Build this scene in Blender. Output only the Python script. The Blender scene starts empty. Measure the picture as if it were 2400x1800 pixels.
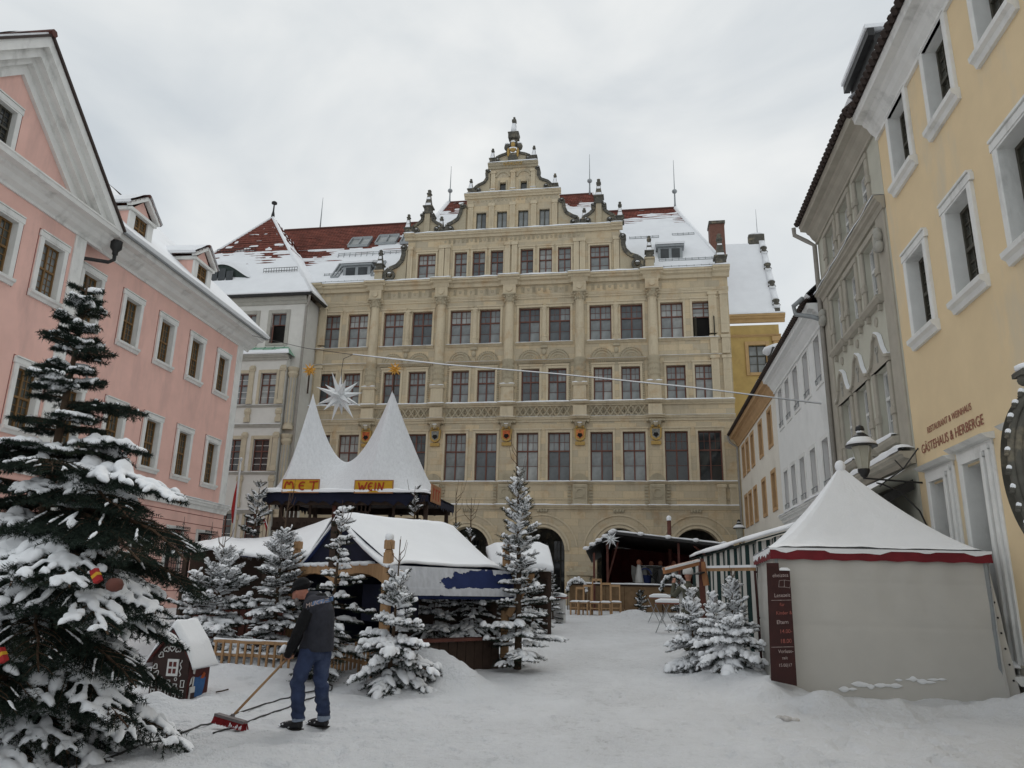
import bpy, math, random
import numpy as np
from mathutils import Vector, Matrix, Euler
R = math.radians
PI = math.pi
random.seed(7)
RNG = np.random.default_rng(11)
scene = bpy.context.scene
COL = scene.collection

# ---------------------------------------------------------------- camera
CAM_H = 1.65
F_PX, PITCH, ROLL, YAW = 1762.0, R(15.318), R(1.288), R(9.553)
fwv = np.array([-math.sin(YAW) * math.cos(PITCH), math.cos(YAW) * math.cos(PITCH), math.sin(PITCH)])
r0v = np.array([math.cos(YAW), math.sin(YAW), 0.0])
u0v = np.cross(r0v, fwv)
rv = r0v * math.cos(ROLL) + u0v * math.sin(ROLL)
uv_ = -r0v * math.sin(ROLL) + u0v * math.cos(ROLL)
cam_data = bpy.data.cameras.new('camera')
cam = bpy.data.objects.new('camera', cam_data)
COL.objects.link(cam)
cam_data.sensor_width = 36.0
cam_data.lens = F_PX / 2400.0 * 36.0
cam_data.clip_start = 0.05
cam_data.clip_end = 2000.0
cam.matrix_world = Matrix(((rv[0], uv_[0], -fwv[0], 0), (rv[1], uv_[1], -fwv[1], 0), (rv[2], uv_[2], -fwv[2], CAM_H), (0, 0, 0, 1)))
scene.camera = cam


def at(px, py, Y):
 """position taken from image pixels: the point at depth Y (metres up the square) seen at a photo position"""
 d = rv * (px - 1200.0) - uv_ * (py - 900.0) + fwv * F_PX
 t = Y / d[1]
 return Vector((d[0] * t, Y, CAM_H + d[2] * t))


def AT(dx, dy, Y):
 s = 2400.0 / 2212.0
 return at(dx * s, dy * s, Y)


# ---------------------------------------------------------------- sky and light
SUN_EL, SUN_AZ = R(48), R(4)      # azimuth from +Y, clockwise
world = bpy.data.worlds.new('World')
scene.world = world
world.use_nodes = True
wn, wl = world.node_tree.nodes, world.node_tree.links
wn.clear()
w_out = wn.new('ShaderNodeOutputWorld')
w_bg = wn.new('ShaderNodeBackground')
w_bg.inputs['Strength'].default_value = 0.1
w_sky = wn.new('ShaderNodeTexSky')
w_sky.sky_type = 'NISHITA'
w_sky.sun_disc = False
w_sky.sun_elevation = SUN_EL
w_sky.sun_rotation = SUN_AZ
w_tc = wn.new('ShaderNodeTexCoord')
w_map = wn.new('ShaderNodeMapping')
w_map.inputs['Scale'].default_value = (1.0, 1.0, 1.9)
w_map.inputs['Location'].default_value = (2.1, 0.4, 1.3)
w_n1 = wn.new('ShaderNodeTexNoise')
w_n1.inputs['Scale'].default_value = 2.3
w_n1.inputs['Detail'].default_value = 6.0
w_n1.inputs['Roughness'].default_value = 0.48
w_n1.inputs['Distortion'].default_value = 0.35
w_r1 = wn.new('ShaderNodeValToRGB')
w_r1.color_ramp.elements[0].position = 0.33
w_r1.color_ramp.elements[0].color = (4.9, 5.4, 5.85, 1)
w_r1.color_ramp.elements[1].position = 0.68
w_r1.color_ramp.elements[1].color = (8.6, 8.65, 8.5, 1)
_e = w_r1.color_ramp.elements.new(0.5)
_e.color = (6.75, 7.05, 7.2, 1)
w_n2 = wn.new('ShaderNodeTexNoise')
w_n2.inputs['Scale'].default_value = 1.3
w_n2.inputs['Detail'].default_value = 4.0
w_r2 = wn.new('ShaderNodeValToRGB')
w_r2.color_ramp.elements[0].position = 0.62
w_r2.color_ramp.elements[0].color = (0.97, 0.97, 0.97, 1)
w_r2.color_ramp.elements[1].position = 0.78
w_r2.color_ramp.elements[1].color = (0.72, 0.72, 0.72, 1)
w_mix = wn.new('ShaderNodeMixRGB')
wl.new(w_tc.outputs['Generated'], w_map.inputs['Vector'])
wl.new(w_map.outputs['Vector'], w_n1.inputs['Vector'])
wl.new(w_map.outputs['Vector'], w_n2.inputs['Vector'])
wl.new(w_n1.outputs['Fac'], w_r1.inputs['Fac'])
wl.new(w_n2.outputs['Fac'], w_r2.inputs['Fac'])
wl.new(w_r2.outputs['Color'], w_mix.inputs['Fac'])
wl.new(w_sky.outputs['Color'], w_mix.inputs['Color1'])
wl.new(w_r1.outputs['Color'], w_mix.inputs['Color2'])
wl.new(w_mix.outputs['Color'], w_bg.inputs['Color'])
wl.new(w_bg.outputs['Background'], w_out.inputs['Surface'])

sun_d = bpy.data.lights.new('sun', 'SUN')
sun_d.energy = 0.75
sun_d.angle = R(28)
sun_d.color = (1.0, 0.97, 0.93)
sun = bpy.data.objects.new('sun', sun_d)
COL.objects.link(sun)
_dir = Vector((math.sin(SUN_AZ) * math.cos(SUN_EL), math.cos(SUN_AZ) * math.cos(SUN_EL), math.sin(SUN_EL)))
sun.rotation_euler = _dir.to_track_quat('Z', 'Y').to_euler()
vs = scene.view_settings
scene.display_settings.display_device = 'sRGB'
vs.view_transform = 'Standard'
vs.look = 'None'
vs.exposure = 0.12
vs.gamma = 1.0
vs.use_curve_mapping = False
scene.cycles.max_bounces = 5
scene.cycles.diffuse_bounces = 3
scene.cycles.glossy_bounces = 2
scene.cycles.transparent_max_bounces = 6
scene.cycles.use_denoising = True

# ---------------------------------------------------------------- helpers
XK = [1.0, 0.0]      # scaling of a building group about the camera: scale, height shift


def cam_scale(k=1.0):
 XK[0] = k
 XK[1] = -CAM_H * (k - 1.0)


class MB:
 def __init__(s):
  s.v, s.f = [], []
  s.m = None

 def add(s, vs_, fs):
  n = len(s.v)
  if s.m is not None:
   vs_ = [tuple(s.m @ Vector(p)) for p in vs_]
  s.v.extend([tuple(p) for p in vs_])
  s.f.extend([tuple(i + n for i in f) for f in fs])
  return s

 def box(s, x0, x1, y0, y1, z0, z1):
  return s.add([(x0, y0, z0), (x1, y0, z0), (x1, y1, z0), (x0, y1, z0), (x0, y0, z1), (x1, y0, z1), (x1, y1, z1), (x0, y1, z1)],
        [(0, 3, 2, 1), (4, 5, 6, 7), (0, 1, 5, 4), (1, 2, 6, 5), (2, 3, 7, 6), (3, 0, 4, 7)])

 def bbox(s, x0, x1, y0, y1, z0, z1, b=0.02):
  """box with its front and upright edges chamfered"""
  p = [(x0 + b, y0), (x1 - b, y0), (x1, y0 + b), (x1, y1), (x0, y1), (x0, y0 + b)]
  n = 6
  q = [(x, y, z0) for x, y in p] + [(x, y, z1 - b) for x, y in p] + [(min(max(x, x0 + b), x1 - b), max(y, y0 + b), z1) for x, y in p]
  fs = [tuple(range(n - 1, -1, -1)), tuple(range(2 * n, 3 * n))]
  for L in (0, n):
   fs += [(L + i, L + (i + 1) % n, L + n + (i + 1) % n, L + n + i) for i in range(n)]
  return s.add(q, fs)

 def prism(s, pts, a0, a1, axis='y'):
  n = len(pts)
  if axis == 'y':
   q = [(x, a0, z) for x, z in pts] + [(x, a1, z) for x, z in pts]
  elif axis == 'x':
   q = [(a0, y, z) for y, z in pts] + [(a1, y, z) for y, z in pts]
  else:
   q = [(x, y, a0) for x, y in pts] + [(x, y, a1) for x, y in pts]
  fs = [tuple(range(n)), tuple(range(2 * n - 1, n - 1, -1))]
  fs += [(i, i + n, (i + 1) % n + n, (i + 1) % n) for i in range(n)]
  return s.add(q, fs)

 def lathe(s, prof, cx=0, cy=0, z=0, n=12, sq=False):
  q, fs = [], []
  k = 4 if sq else n
  for r_, h_ in prof:
   for i in range(k):
    a = 2 * PI * (i + (0.5 if sq else 0)) / k
    rr = r_ * (1.41421 if sq else 1)
    q.append((cx + rr * math.cos(a), cy + rr * math.sin(a), z + h_))
  for j in range(len(prof) - 1):
   fs += [(j * k + i, j * k + (i + 1) % k, (j + 1) * k + (i + 1) % k, (j + 1) * k + i) for i in range(k)]
  fs.append(tuple(range(k - 1, -1, -1)))
  m_ = (len(prof) - 1) * k
  fs.append(tuple(range(m_, m_ + k)))
  return s.add(q, fs)

 def tube(s, pts, r, n=6, flat=1.0, cap=True):
  pts = [Vector(p) for p in pts]
  m_ = len(pts)
  rs = r if isinstance(r, (list, tuple, np.ndarray)) else [r] * m_
  q, fs = [], []
  a = None
  for i, p in enumerate(pts):
   t = (pts[min(i + 1, m_ - 1)] - pts[max(i - 1, 0)])
   if t.length < 1e-9:
    t = Vector((0, 0, 1))
   t.normalize()
   if a is None:
    a = t.cross(Vector((0, 0, 1)))
    if a.length < 1e-3:
     a = t.cross(Vector((1, 0, 0)))
   else:
    a = a - t * a.dot(t)
    if a.length < 1e-4:
     a = t.cross(Vector((0, 1, .1)))
   a.normalize()
   b = a.cross(t)
   for j in range(n):
    w = 2 * PI * j / n
    q.append(tuple(p + a * (rs[i] * math.cos(w)) + b * (rs[i] * flat * math.sin(w))))
  for i in range(m_ - 1):
   fs += [(i * n + j, i * n + (j + 1) % n, (i + 1) * n + (j + 1) % n, (i + 1) * n + j) for j in range(n)]
  if cap:
   fs.append(tuple(range(n - 1, -1, -1)))
   fs.append(tuple(range((m_ - 1) * n, m_ * n)))
  return s.add(q, fs)

 def bar(s, a, b, w, h_=None):
  """rectangular beam from a to b"""
  a, b = Vector(a), Vector(b)
  h_ = h_ or w
  t = (b - a).normalized()
  x = t.cross(Vector((0, 0, 1)))
  if x.length < 1e-3:
   x = Vector((1, 0, 0))
  x.normalize()
  y = x.cross(t)
  q = []
  for p in (a, b):
   for sx, sy in ((-1, -1), (1, -1), (1, 1), (-1, 1)):
    q.append(tuple(p + x * (sx * w / 2) + y * (sy * h_ / 2)))
  return s.add(q, [(3, 2, 1, 0), (4, 5, 6, 7), (0, 1, 5, 4), (1, 2, 6, 5), (2, 3, 7, 6), (3, 0, 4, 7)])

 def ell(s, c, r, n=10, m_=6, rot=None):
  q, fs = [], []
  c = Vector(c)
  r = r if isinstance(r, (tuple, list)) else (r, r, r)
  for j in range(m_ + 1):
   th = PI * j / m_
   for i in range(n):
    ph = 2 * PI * i / n
    p = Vector((r[0] * math.sin(th) * math.cos(ph), r[1] * math.sin(th) * math.sin(ph), r[2] * math.cos(th)))
    if rot is not None:
     p = rot @ p
    q.append(tuple(c + p))
  for j in range(m_):
   fs += [(j * n + i, (j + 1) * n + i, (j + 1) * n + (i + 1) % n, j * n + (i + 1) % n) for i in range(n)]
  return s.add(q, fs)

 def quad(s, *p):
  return s.add(p, [tuple(range(len(p)))])

 def ring(s, cx, cz, r0, r1, y0, y1, a0=0.0, a1=PI, n=20):
  """flat arch band in the xz plane between two radii"""
  q, fs = [], []
  for i in range(n + 1):
   a = a0 + (a1 - a0) * i / n
   c, d = math.cos(a), math.sin(a)
   q += [(cx + r0 * c, y0, cz + r0 * d), (cx + r1 * c, y0, cz + r1 * d), (cx + r1 * c, y1, cz + r1 * d), (cx + r0 * c, y1, cz + r0 * d)]
  for i in range(n):
   b = i * 4
   fs += [(b, b + 1, b + 5, b + 4), (b + 1, b + 2, b + 6, b + 5), (b + 3, b, b + 4, b + 7)]
  return s.add(q, fs)

 def mesh(s, name, k=None):
  me = bpy.data.meshes.new(name)
  v = np.array(s.v, dtype=float).reshape(-1, 3)
  if k is None:
   k = tuple(XK)
  v = v * k[0]
  v[:, 2] += k[1]
  me.from_pydata(v.tolist(), [], s.f)
  me.validate()
  return me

 def build(s, name, m_, parent=None, smooth=False, k=None, loc=None):
  return link(name, s.mesh(name, k), m_, parent, smooth, loc)


def link(name, me, m_, parent=None, smooth=False, loc=None):
 o = bpy.data.objects.new(name, me)
 COL.objects.link(o)
 if m_ is not None and len(me.materials) == 0:
  me.materials.append(m_)
 if smooth:
  me.polygons.foreach_set('use_smooth', [True] * len(me.polygons))
  if smooth == 'auto':
   me.set_sharp_from_angle(angle=R(40))
 if parent is not None:
  o.parent = parent
 if loc is not None:
  o.location = loc
 return o


def tag(o, label=None, cat=None, group=None, kind=None):
 if label:
  o['label'] = label
 if cat:
  o['category'] = cat
 if group:
  o['group'] = group
 if kind:
  o['kind'] = kind
 return o


def thing(name, label, cat, loc=(0, 0, 0), rz=0.0, group=None):
 o = bpy.data.objects.new(name, None)
 COL.objects.link(o)
 o.location = loc
 o.rotation_euler = (0, 0, rz)
 o.empty_display_size = 0.3
 return tag(o, label, cat, group)


def copy_tree(o, parent=None):
 c = o.copy()
 COL.objects.link(c)
 c.parent = parent
 for ch in [x for x in bpy.data.objects if x.parent == o]:
  copy_tree(ch, c)
 return c


def np_mesh(name, V, F):
 """fast mesh from numpy: V (n,3); F (m,3) or (m,4)"""
 me = bpy.data.meshes.new(name)
 V = np.asarray(V, dtype=np.float32)
 F = np.asarray(F, dtype=np.int32)
 k = F.shape[1]
 me.vertices.add(len(V))
 me.vertices.foreach_set('co', V.ravel())
 me.loops.add(F.size)
 me.loops.foreach_set('vertex_index', F.ravel())
 me.polygons.add(len(F))
 me.polygons.foreach_set('loop_start', np.arange(len(F), dtype=np.int32) * k)
 me.update(calc_edges=True)
 return me


def remesh(me, voxel, smooth_iter=4, name='mesh'):
 """fuse overlapping shells of a mesh into one smooth skin"""
 o = bpy.data.objects.new('tmp', me)
 COL.objects.link(o)
 m_ = o.modifiers.new('r', 'REMESH')
 m_.mode = 'VOXEL'
 m_.voxel_size = voxel
 if smooth_iter:
  q = o.modifiers.new('s', 'SMOOTH')
  q.iterations = smooth_iter
  q.factor = 0.5
 dg = bpy.context.evaluated_depsgraph_get()
 out = bpy.data.meshes.new_from_object(o.evaluated_get(dg))
 out.name = name
 bpy.data.objects.remove(o)
 out.polygons.foreach_set('use_smooth', [True] * len(out.polygons))
 return out


_perm = RNG.permutation(512)


def vnoise(x, y, seed=0):
 x = np.asarray(x, float)
 y = np.asarray(y, float)
 xi, yi = np.floor(x).astype(int), np.floor(y).astype(int)
 xf, yf = x - xi, y - yi
 u, v = xf * xf * (3 - 2 * xf), yf * yf * (3 - 2 * yf)

 def h(a, b):
  return _perm[(_perm[(a + seed * 37) & 511] + b) & 511] / 511.0
 return (h(xi, yi) * (1 - u) + h(xi + 1, yi) * u) * (1 - v) + (h(xi, yi + 1) * (1 - u) + h(xi + 1, yi + 1) * u) * v


def fbm(x, y, o=4, seed=0):
 t, a, n = 0, 0.5, 0
 x = np.asarray(x, float)
 y = np.asarray(y, float)
 for i in range(o):
  t = t + a * vnoise(x * 2 ** i, y * 2 ** i, seed + i)
  n += a
  a *= 0.5
 return t / n - 0.5


# ---------------------------------------------------------------- materials
def mat(name, col, rough=0.8, var=0.12, scale=3.0, bump=0.0, bscale=40.0, spec=0.3, metal=0.0, col2=None, c2pos=(0.55, 0.7), c2scale=1.0, detail=5.0, stretch=None, c2stretch=None):
 m_ = bpy.data.materials.new(name)
 m_.use_nodes = True
 nt = m_.node_tree
 b = nt.nodes['Principled BSDF']
 b.inputs['Roughness'].default_value = rough
 b.inputs['Specular IOR Level'].default_value = spec
 b.inputs['Metallic'].default_value = metal
 tc = nt.nodes.new('ShaderNodeTexCoord')
 vec = tc.outputs['Object']
 if stretch:
  mp = nt.nodes.new('ShaderNodeMapping')
  mp.inputs['Scale'].default_value = stretch
  nt.links.new(vec, mp.inputs['Vector'])
  vec = mp.outputs['Vector']
 n = nt.nodes.new('ShaderNodeTexNoise')
 n.inputs['Scale'].default_value = scale
 n.inputs['Detail'].default_value = detail
 n.inputs['Roughness'].default_value = 0.6
 nt.links.new(vec, n.inputs['Vector'])
 rp = nt.nodes.new('ShaderNodeValToRGB')
 lo = [max(0.0, c * (1 - var)) for c in col]
 hi = [min(1.0, c * (1 + var)) for c in col]
 rp.color_ramp.elements[0].position = 0.3
 rp.color_ramp.elements[1].position = 0.7
 rp.color_ramp.elements[0].color = (*lo, 1)
 rp.color_ramp.elements[1].color = (*hi, 1)
 nt.links.new(n.outputs['Fac'], rp.inputs['Fac'])
 out = rp.outputs['Color']
 if col2:
  n2 = nt.nodes.new('ShaderNodeTexNoise')
  n2.inputs['Scale'].default_value = c2scale
  n2.inputs['Detail'].default_value = 6.0
  n2.inputs['Roughness'].default_value = 0.65
  v2 = vec
  if c2stretch:
   mp2 = nt.nodes.new('ShaderNodeMapping')
   mp2.inputs['Scale'].default_value = c2stretch
   nt.links.new(vec, mp2.inputs['Vector'])
   v2 = mp2.outputs['Vector']
  nt.links.new(v2, n2.inputs['Vector'])
  r2 = nt.nodes.new('ShaderNodeValToRGB')
  r2.color_ramp.elements[0].position = c2pos[0]
  r2.color_ramp.elements[1].position = c2pos[1]
  r2.color_ramp.elements[0].color = (0, 0, 0, 1)
  r2.color_ramp.elements[1].color = (1, 1, 1, 1)
  nt.links.new(n2.outputs['Fac'], r2.inputs['Fac'])
  mx = nt.nodes.new('ShaderNodeMixRGB')
  nt.links.new(r2.outputs['Color'], mx.inputs['Fac'])
  nt.links.new(out, mx.inputs['Color1'])
  mx.inputs['Color2'].default_value = (*col2, 1)
  out = mx.outputs['Color']
 nt.links.new(out, b.inputs['Base Color'])
 if bump:
  n3 = nt.nodes.new('ShaderNodeTexNoise')
  n3.inputs['Scale'].default_value = bscale
  n3.inputs['Detail'].default_value = 4.0
  nt.links.new(vec, n3.inputs['Vector'])
  bp = nt.nodes.new('ShaderNodeBump')
  bp.inputs['Strength'].default_value = bump
  bp.inputs['Distance'].default_value = 0.02
  nt.links.new(n3.outputs['Fac'], bp.inputs['Height'])
  nt.links.new(bp.outputs['Normal'], b.inputs['Normal'])
 m_['out'] = 1
 return m_


def ashlar(name, col, col_b, bw=0.9, bh=0.42, stain=(0.2, 0.16, 0.11), warm=(0.42, 0.24, 0.1)):
 """dressed stone: blocks of slightly different tint with fine joints, rust-warm patches and grey soot"""
 m_ = bpy.data.materials.new(name)
 m_.use_nodes = True
 nt = m_.node_tree
 N, L = nt.nodes, nt.links
 b = N['Principled BSDF']
 b.inputs['Roughness'].default_value = 0.9
 b.inputs['Specular IOR Level'].default_value = 0.2
 tc = N.new('ShaderNodeTexCoord')
 sp = N.new('ShaderNodeSeparateXYZ')
 cb = N.new('ShaderNodeCombineXYZ')
 L.new(tc.outputs['Object'], sp.inputs[0])
 L.new(sp.outputs['X'], cb.inputs['X'])
 L.new(sp.outputs['Z'], cb.inputs['Y'])
 br = N.new('ShaderNodeTexBrick')
 br.inputs['Color1'].default_value = (*col, 1)
 br.inputs['Color2'].default_value = (*col_b, 1)
 br.inputs['Mortar'].default_value = (col[0] * .75, col[1] * .73, col[2] * .7, 1)
 br.inputs['Scale'].default_value = 1.0
 br.inputs['Mortar Size'].default_value = 0.006
 br.inputs['Brick Width'].default_value = bw
 br.inputs['Row Height'].default_value = bh
 br.inputs['Bias'].default_value = 0.0
 L.new(cb.outputs[0], br.inputs['Vector'])

 def nz(sc, det, lo, hi, stretch=None):
  n = N.new('ShaderNodeTexNoise')
  n.inputs['Scale'].default_value = sc
  n.inputs['Detail'].default_value = det
  n.inputs['Roughness'].default_value = 0.65
  if stretch:
   mp = N.new('ShaderNodeMapping')
   mp.inputs['Scale'].default_value = stretch
   L.new(tc.outputs['Object'], mp.inputs['Vector'])
   L.new(mp.outputs['Vector'], n.inputs['Vector'])
  else:
   L.new(tc.outputs['Object'], n.inputs['Vector'])
  r = N.new('ShaderNodeMapRange')
  r.inputs['From Min'].default_value = lo
  r.inputs['From Max'].default_value = hi
  L.new(n.outputs['Fac'], r.inputs['Value'])
  return r.outputs['Result']

 def mix(fac, c1, c2, f=1.0):
  mx = N.new('ShaderNodeMixRGB')
  mm = N.new('ShaderNodeMath')
  mm.operation = 'MULTIPLY'
  mm.inputs[1].default_value = f
  L.new(fac, mm.inputs[0])
  L.new(mm.outputs[0], mx.inputs['Fac'])
  L.new(c1, mx.inputs['Color1'])
  mx.inputs['Color2'].default_value = (*c2, 1)
  return mx.outputs['Color']
 c = br.outputs['Color']
 c = mix(nz(0.9, 5, 0.54, 0.72), c, warm, 0.5)
 c = mix(nz(0.7, 7, 0.52, 0.78, (2.2, 2.2, 0.6)), c, stain, 0.45)
 c = mix(nz(9, 5, 0.5, 0.75), c, (col[0] * .7, col[1] * .7, col[2] * .68), 0.35)
 L.new(c, b.inputs['Base Color'])
 n3 = N.new('ShaderNodeTexNoise')
 n3.inputs['Scale'].default_value = 25
 L.new(tc.outputs['Object'], n3.inputs['Vector'])
 bp = N.new('ShaderNodeBump')
 bp.inputs['Strength'].default_value = 0.25
 bp.inputs['Distance'].default_value = 0.02
 L.new(n3.outputs['Fac'], bp.inputs['Height'])
 L.new(bp.outputs['Normal'], b.inputs['Normal'])
 return m_


def tile_mat(name, col, col_b, w=0.22, h=0.3):
 m_ = bpy.data.materials.new(name)
 m_.use_nodes = True
 nt = m_.node_tree
 N, L = nt.nodes, nt.links
 b = N['Principled BSDF']
 b.inputs['Roughness'].default_value = 0.8
 uvn = N.new('ShaderNodeUVMap')
 br = N.new('ShaderNodeTexBrick')
 br.inputs['Color1'].default_value = (*col, 1)
 br.inputs['Color2'].default_value = (*col_b, 1)
 br.inputs['Mortar'].default_value = (col[0] * .35, col[1] * .35, col[2] * .35, 1)
 br.inputs['Scale'].default_value = 1.0
 br.inputs['Mortar Size'].default_value = 0.02
 br.inputs['Brick Width'].default_value = w
 br.inputs['Row Height'].default_value = h
 L.new(uvn.outputs['UV'], br.inputs['Vector'])
 n = N.new('ShaderNodeTexNoise')
 n.inputs['Scale'].default_value = 1.5
 n.inputs['Detail'].default_value = 5
 L.new(uvn.outputs['UV'], n.inputs['Vector'])
 mx = N.new('ShaderNodeMixRGB')
 mx.blend_type = 'MULTIPLY'
 r = N.new('ShaderNodeValToRGB')
 r.color_ramp.elements[0].position = 0.35
 r.color_ramp.elements[0].color = (0.6, 0.58, 0.56, 1)
 r.color_ramp.elements[1].position = 0.65
 L.new(n.outputs['Fac'], r.inputs['Fac'])
 mx.inputs['Fac'].default_value = 1.0
 L.new(br.outputs['Color'], mx.inputs['Color1'])
 L.new(r.outputs['Color'], mx.inputs['Color2'])
 L.new(mx.outputs['Color'], b.inputs['Base Color'])
 return m_


M = {}
M['snow'] = mat('snow', (0.84, 0.855, 0.875), 0.85, 0.03, 1.2, bump=0.35, bscale=30, spec=0.2)
M['thinsnow'] = mat('thin_snow', (0.80, 0.815, 0.835), 0.9, 0.05, 6.0, bump=0.3, bscale=60, spec=0.2)
M['stone'] = ashlar('sandstone', (0.47, 0.41, 0.305), (0.62, 0.505, 0.335))
M['trim'] = ashlar('sandstone_trim', (0.57, 0.49, 0.355), (0.59, 0.505, 0.36), 1.4, 3.0)
M['carve'] = ashlar('sandstone_carved', (0.42, 0.37, 0.27), (0.45, 0.39, 0.28), 2, 2, stain=(0.16, 0.13, 0.1))
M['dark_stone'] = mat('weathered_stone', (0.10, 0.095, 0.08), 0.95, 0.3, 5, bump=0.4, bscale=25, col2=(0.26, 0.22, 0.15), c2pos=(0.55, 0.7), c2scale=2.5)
M['winred'] = mat('window_paint_red', (0.145, 0.062, 0.046), 0.6, 0.15, 6)
M['winwhite'] = mat('window_paint_white', (0.7, 0.7, 0.68), 0.6, 0.06, 6)
M['winbrown'] = mat('window_wood_brown', (0.20, 0.115, 0.045), 0.6, 0.2, 8)
M['windark'] = mat('window_paint_dark', (0.07, 0.065, 0.05), 0.55, 0.15, 8)


def glass(name, col, rough=0.08, spec=0.6):
 return mat(name, col, rough, 0.35, 1.3, spec=spec, detail=2)


M['glass'] = glass('window_glass_curtained', (0.20, 0.215, 0.215), 0.12)
M['glass2'] = glass('window_glass_light_curtain', (0.30, 0.31, 0.30), 0.2, .5)
M['glass3'] = glass('window_glass_dim_room', (0.085, 0.095, 0.1), 0.08)
M['glassdark'] = glass('window_glass_dark', (0.03, 0.034, 0.036), 0.06)
M['glassleaded'] = glass('window_glass_leaded', (0.07, 0.072, 0.062), 0.15)
M['dark'] = mat('dark_interior', (0.012, 0.011, 0.01), 0.9, 0.3, 3)
M['tile'] = tile_mat('roof_tile_red', (0.30, 0.09, 0.06), (0.22, 0.065, 0.045))
M['tiledark'] = tile_mat('roof_tile_old', (0.12, 0.075, 0.06), (0.075, 0.055, 0.05))
M['pink'] = mat('pink_render', (0.80, 0.505, 0.435), 0.9, 0.05, 1.5, bump=0.12, bscale=60, col2=(0.64, 0.41, 0.36), c2pos=(0.5, 0.72), c2scale=0.9, c2stretch=(1, 1, .3))
M['white'] = mat('white_plaster_trim', (0.75, 0.75, 0.725), 0.85, 0.06, 2.5, bump=0.1, bscale=40, col2=(0.46, 0.46, 0.44), c2pos=(0.54, 0.78), c2scale=1.6, c2stretch=(1, 1, .4))
M['redline'] = mat('red_joint_paint', (0.22, 0.06, 0.05), 0.8, 0.15, 4)
M['yellow'] = mat('yellow_render', (0.76, 0.60, 0.375), 0.9, 0.04, 1.2, bump=0.12, bscale=60, col2=(0.64, 0.56, 0.42), c2pos=(0.53, 0.7), c2scale=0.6, c2stretch=(1, 1, .35))
M['greyrender'] = mat('grey_render', (0.52, 0.51, 0.43), 0.9, 0.06, 2, bump=0.1, bscale=60)
M['greystone'] = mat('brown_grey_stone', (0.40, 0.37, 0.31), 0.9, 0.1, 2, bump=0.15, bscale=40)
M['whiterender'] = mat('white_render', (0.80, 0.805, 0.79), 0.9, 0.04, 2, bump=0.1, bscale=60, col2=(0.58, 0.58, 0.57), c2pos=(0.55, 0.8), c2scale=0.5)
M['creamrender'] = mat('cream_render', (0.78, 0.74, 0.66), 0.9, 0.04, 2, bump=0.1, bscale=60, col2=(0.6, 0.56, 0.49), c2pos=(0.55, 0.8), c2scale=0.5)
M['ochre'] = mat('ochre_trim', (0.50, 0.34, 0.17), 0.85, 0.08, 2)
M['ochrewall'] = mat('ochre_render', (0.50, 0.36, 0.14), 0.9, 0.1, 1.5, col2=(0.4, 0.28, 0.12), c2scale=0.8)
M['limewhite'] = mat('limewashed_render', (0.62, 0.61, 0.57), 0.9, 0.05, 2, bump=0.1, bscale=50, col2=(0.5, 0.49, 0.45), c2pos=(0.55, 0.75), c2scale=0.6)
M['greytrim'] = mat('grey_stone_trim', (0.38, 0.37, 0.33), 0.9, 0.1, 3)
M['beigetrim'] = mat('beige_stone_trim', (0.48, 0.42, 0.31), 0.9, 0.1, 3)
M['copper'] = mat('green_copper', (0.22, 0.38, 0.28), 0.7, 0.15, 4)
M['slate'] = mat('dark_green_slate', (0.035, 0.05, 0.045), 0.7, 0.2, 5)
M['gutter'] = mat('dark_gutter_metal', (0.035, 0.035, 0.035), 0.5, 0.2, 5, metal=0.4)
M['pipe'] = mat('grey_pipe_metal', (0.30, 0.28, 0.25), 0.6, 0.1, 5)
M['zinc'] = mat('zinc_metal', (0.30, 0.32, 0.33), 0.5, 0.1, 4, metal=0.3)
M['iron'] = mat('black_wrought_iron', (0.02, 0.02, 0.02), 0.5, 0.2, 8, spec=0.4)
M['gold'] = mat('gilding', (0.40, 0.26, 0.08), 0.45, 0.15, 8, metal=0.2)
M['brick'] = mat('chimney_brick', (0.16, 0.08, 0.06), 0.9, 0.2, 8)
# ---------------------------------------------------------------- building kit
def wall(mb, x0, x1, z0, z1, ops, y=0.0, d=0.3):
 xs = sorted({x0, x1, *[o[0] for o in ops], *[o[1] for o in ops]})
 zs = sorted({z0, z1, *[o[2] for o in ops], *[o[3] for o in ops]})
 xs = [x for x in xs if x0 <= x <= x1]
 zs = [z for z in zs if z0 <= z <= z1]
 for j in range(len(zs) - 1):
  za, zb = zs[j], zs[j + 1]
  zm = (za + zb) / 2
  run = None
  for i in range(len(xs)):
   solid = False
   if i < len(xs) - 1:
    xm = (xs[i] + xs[i + 1]) / 2
    solid = not any(o[0] < xm < o[1] and o[2] < zm < o[3] for o in ops)
   if solid and run is None:
    run = xs[i]
   if not solid and run is not None:
    mb.quad((run, y, za), (xs[i], y, za), (xs[i], y, zb), (run, y, zb))
    run = None
 for xa, xb, za, zb in ops:
  e = y + d
  mb.quad((xa, y, za), (xa, e, za), (xa, e, zb), (xa, y, zb))
  mb.quad((xb, e, za), (xb, y, za), (xb, y, zb), (xb, e, zb))
  mb.quad((xa, e, zb), (xb, e, zb), (xb, y, zb), (xa, y, zb))
  mb.quad((xa, y, za), (xb, y, za), (xb, e, za), (xa, e, za))
 return mb


def shell(mb, x0, x1, z0, z1, depth):
 """side and back walls behind a front wall, so that the house is closed"""
 mb.quad((x0, depth, z0), (x0, 0, z0), (x0, 0, z1), (x0, depth, z1))
 mb.quad((x1, 0, z0), (x1, depth, z0), (x1, depth, z1), (x1, 0, z1))
 mb.quad((x1, depth, z0), (x0, depth, z0), (x0, depth, z1), (x1, depth, z1))
 return mb


WCACHE = {}
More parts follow.
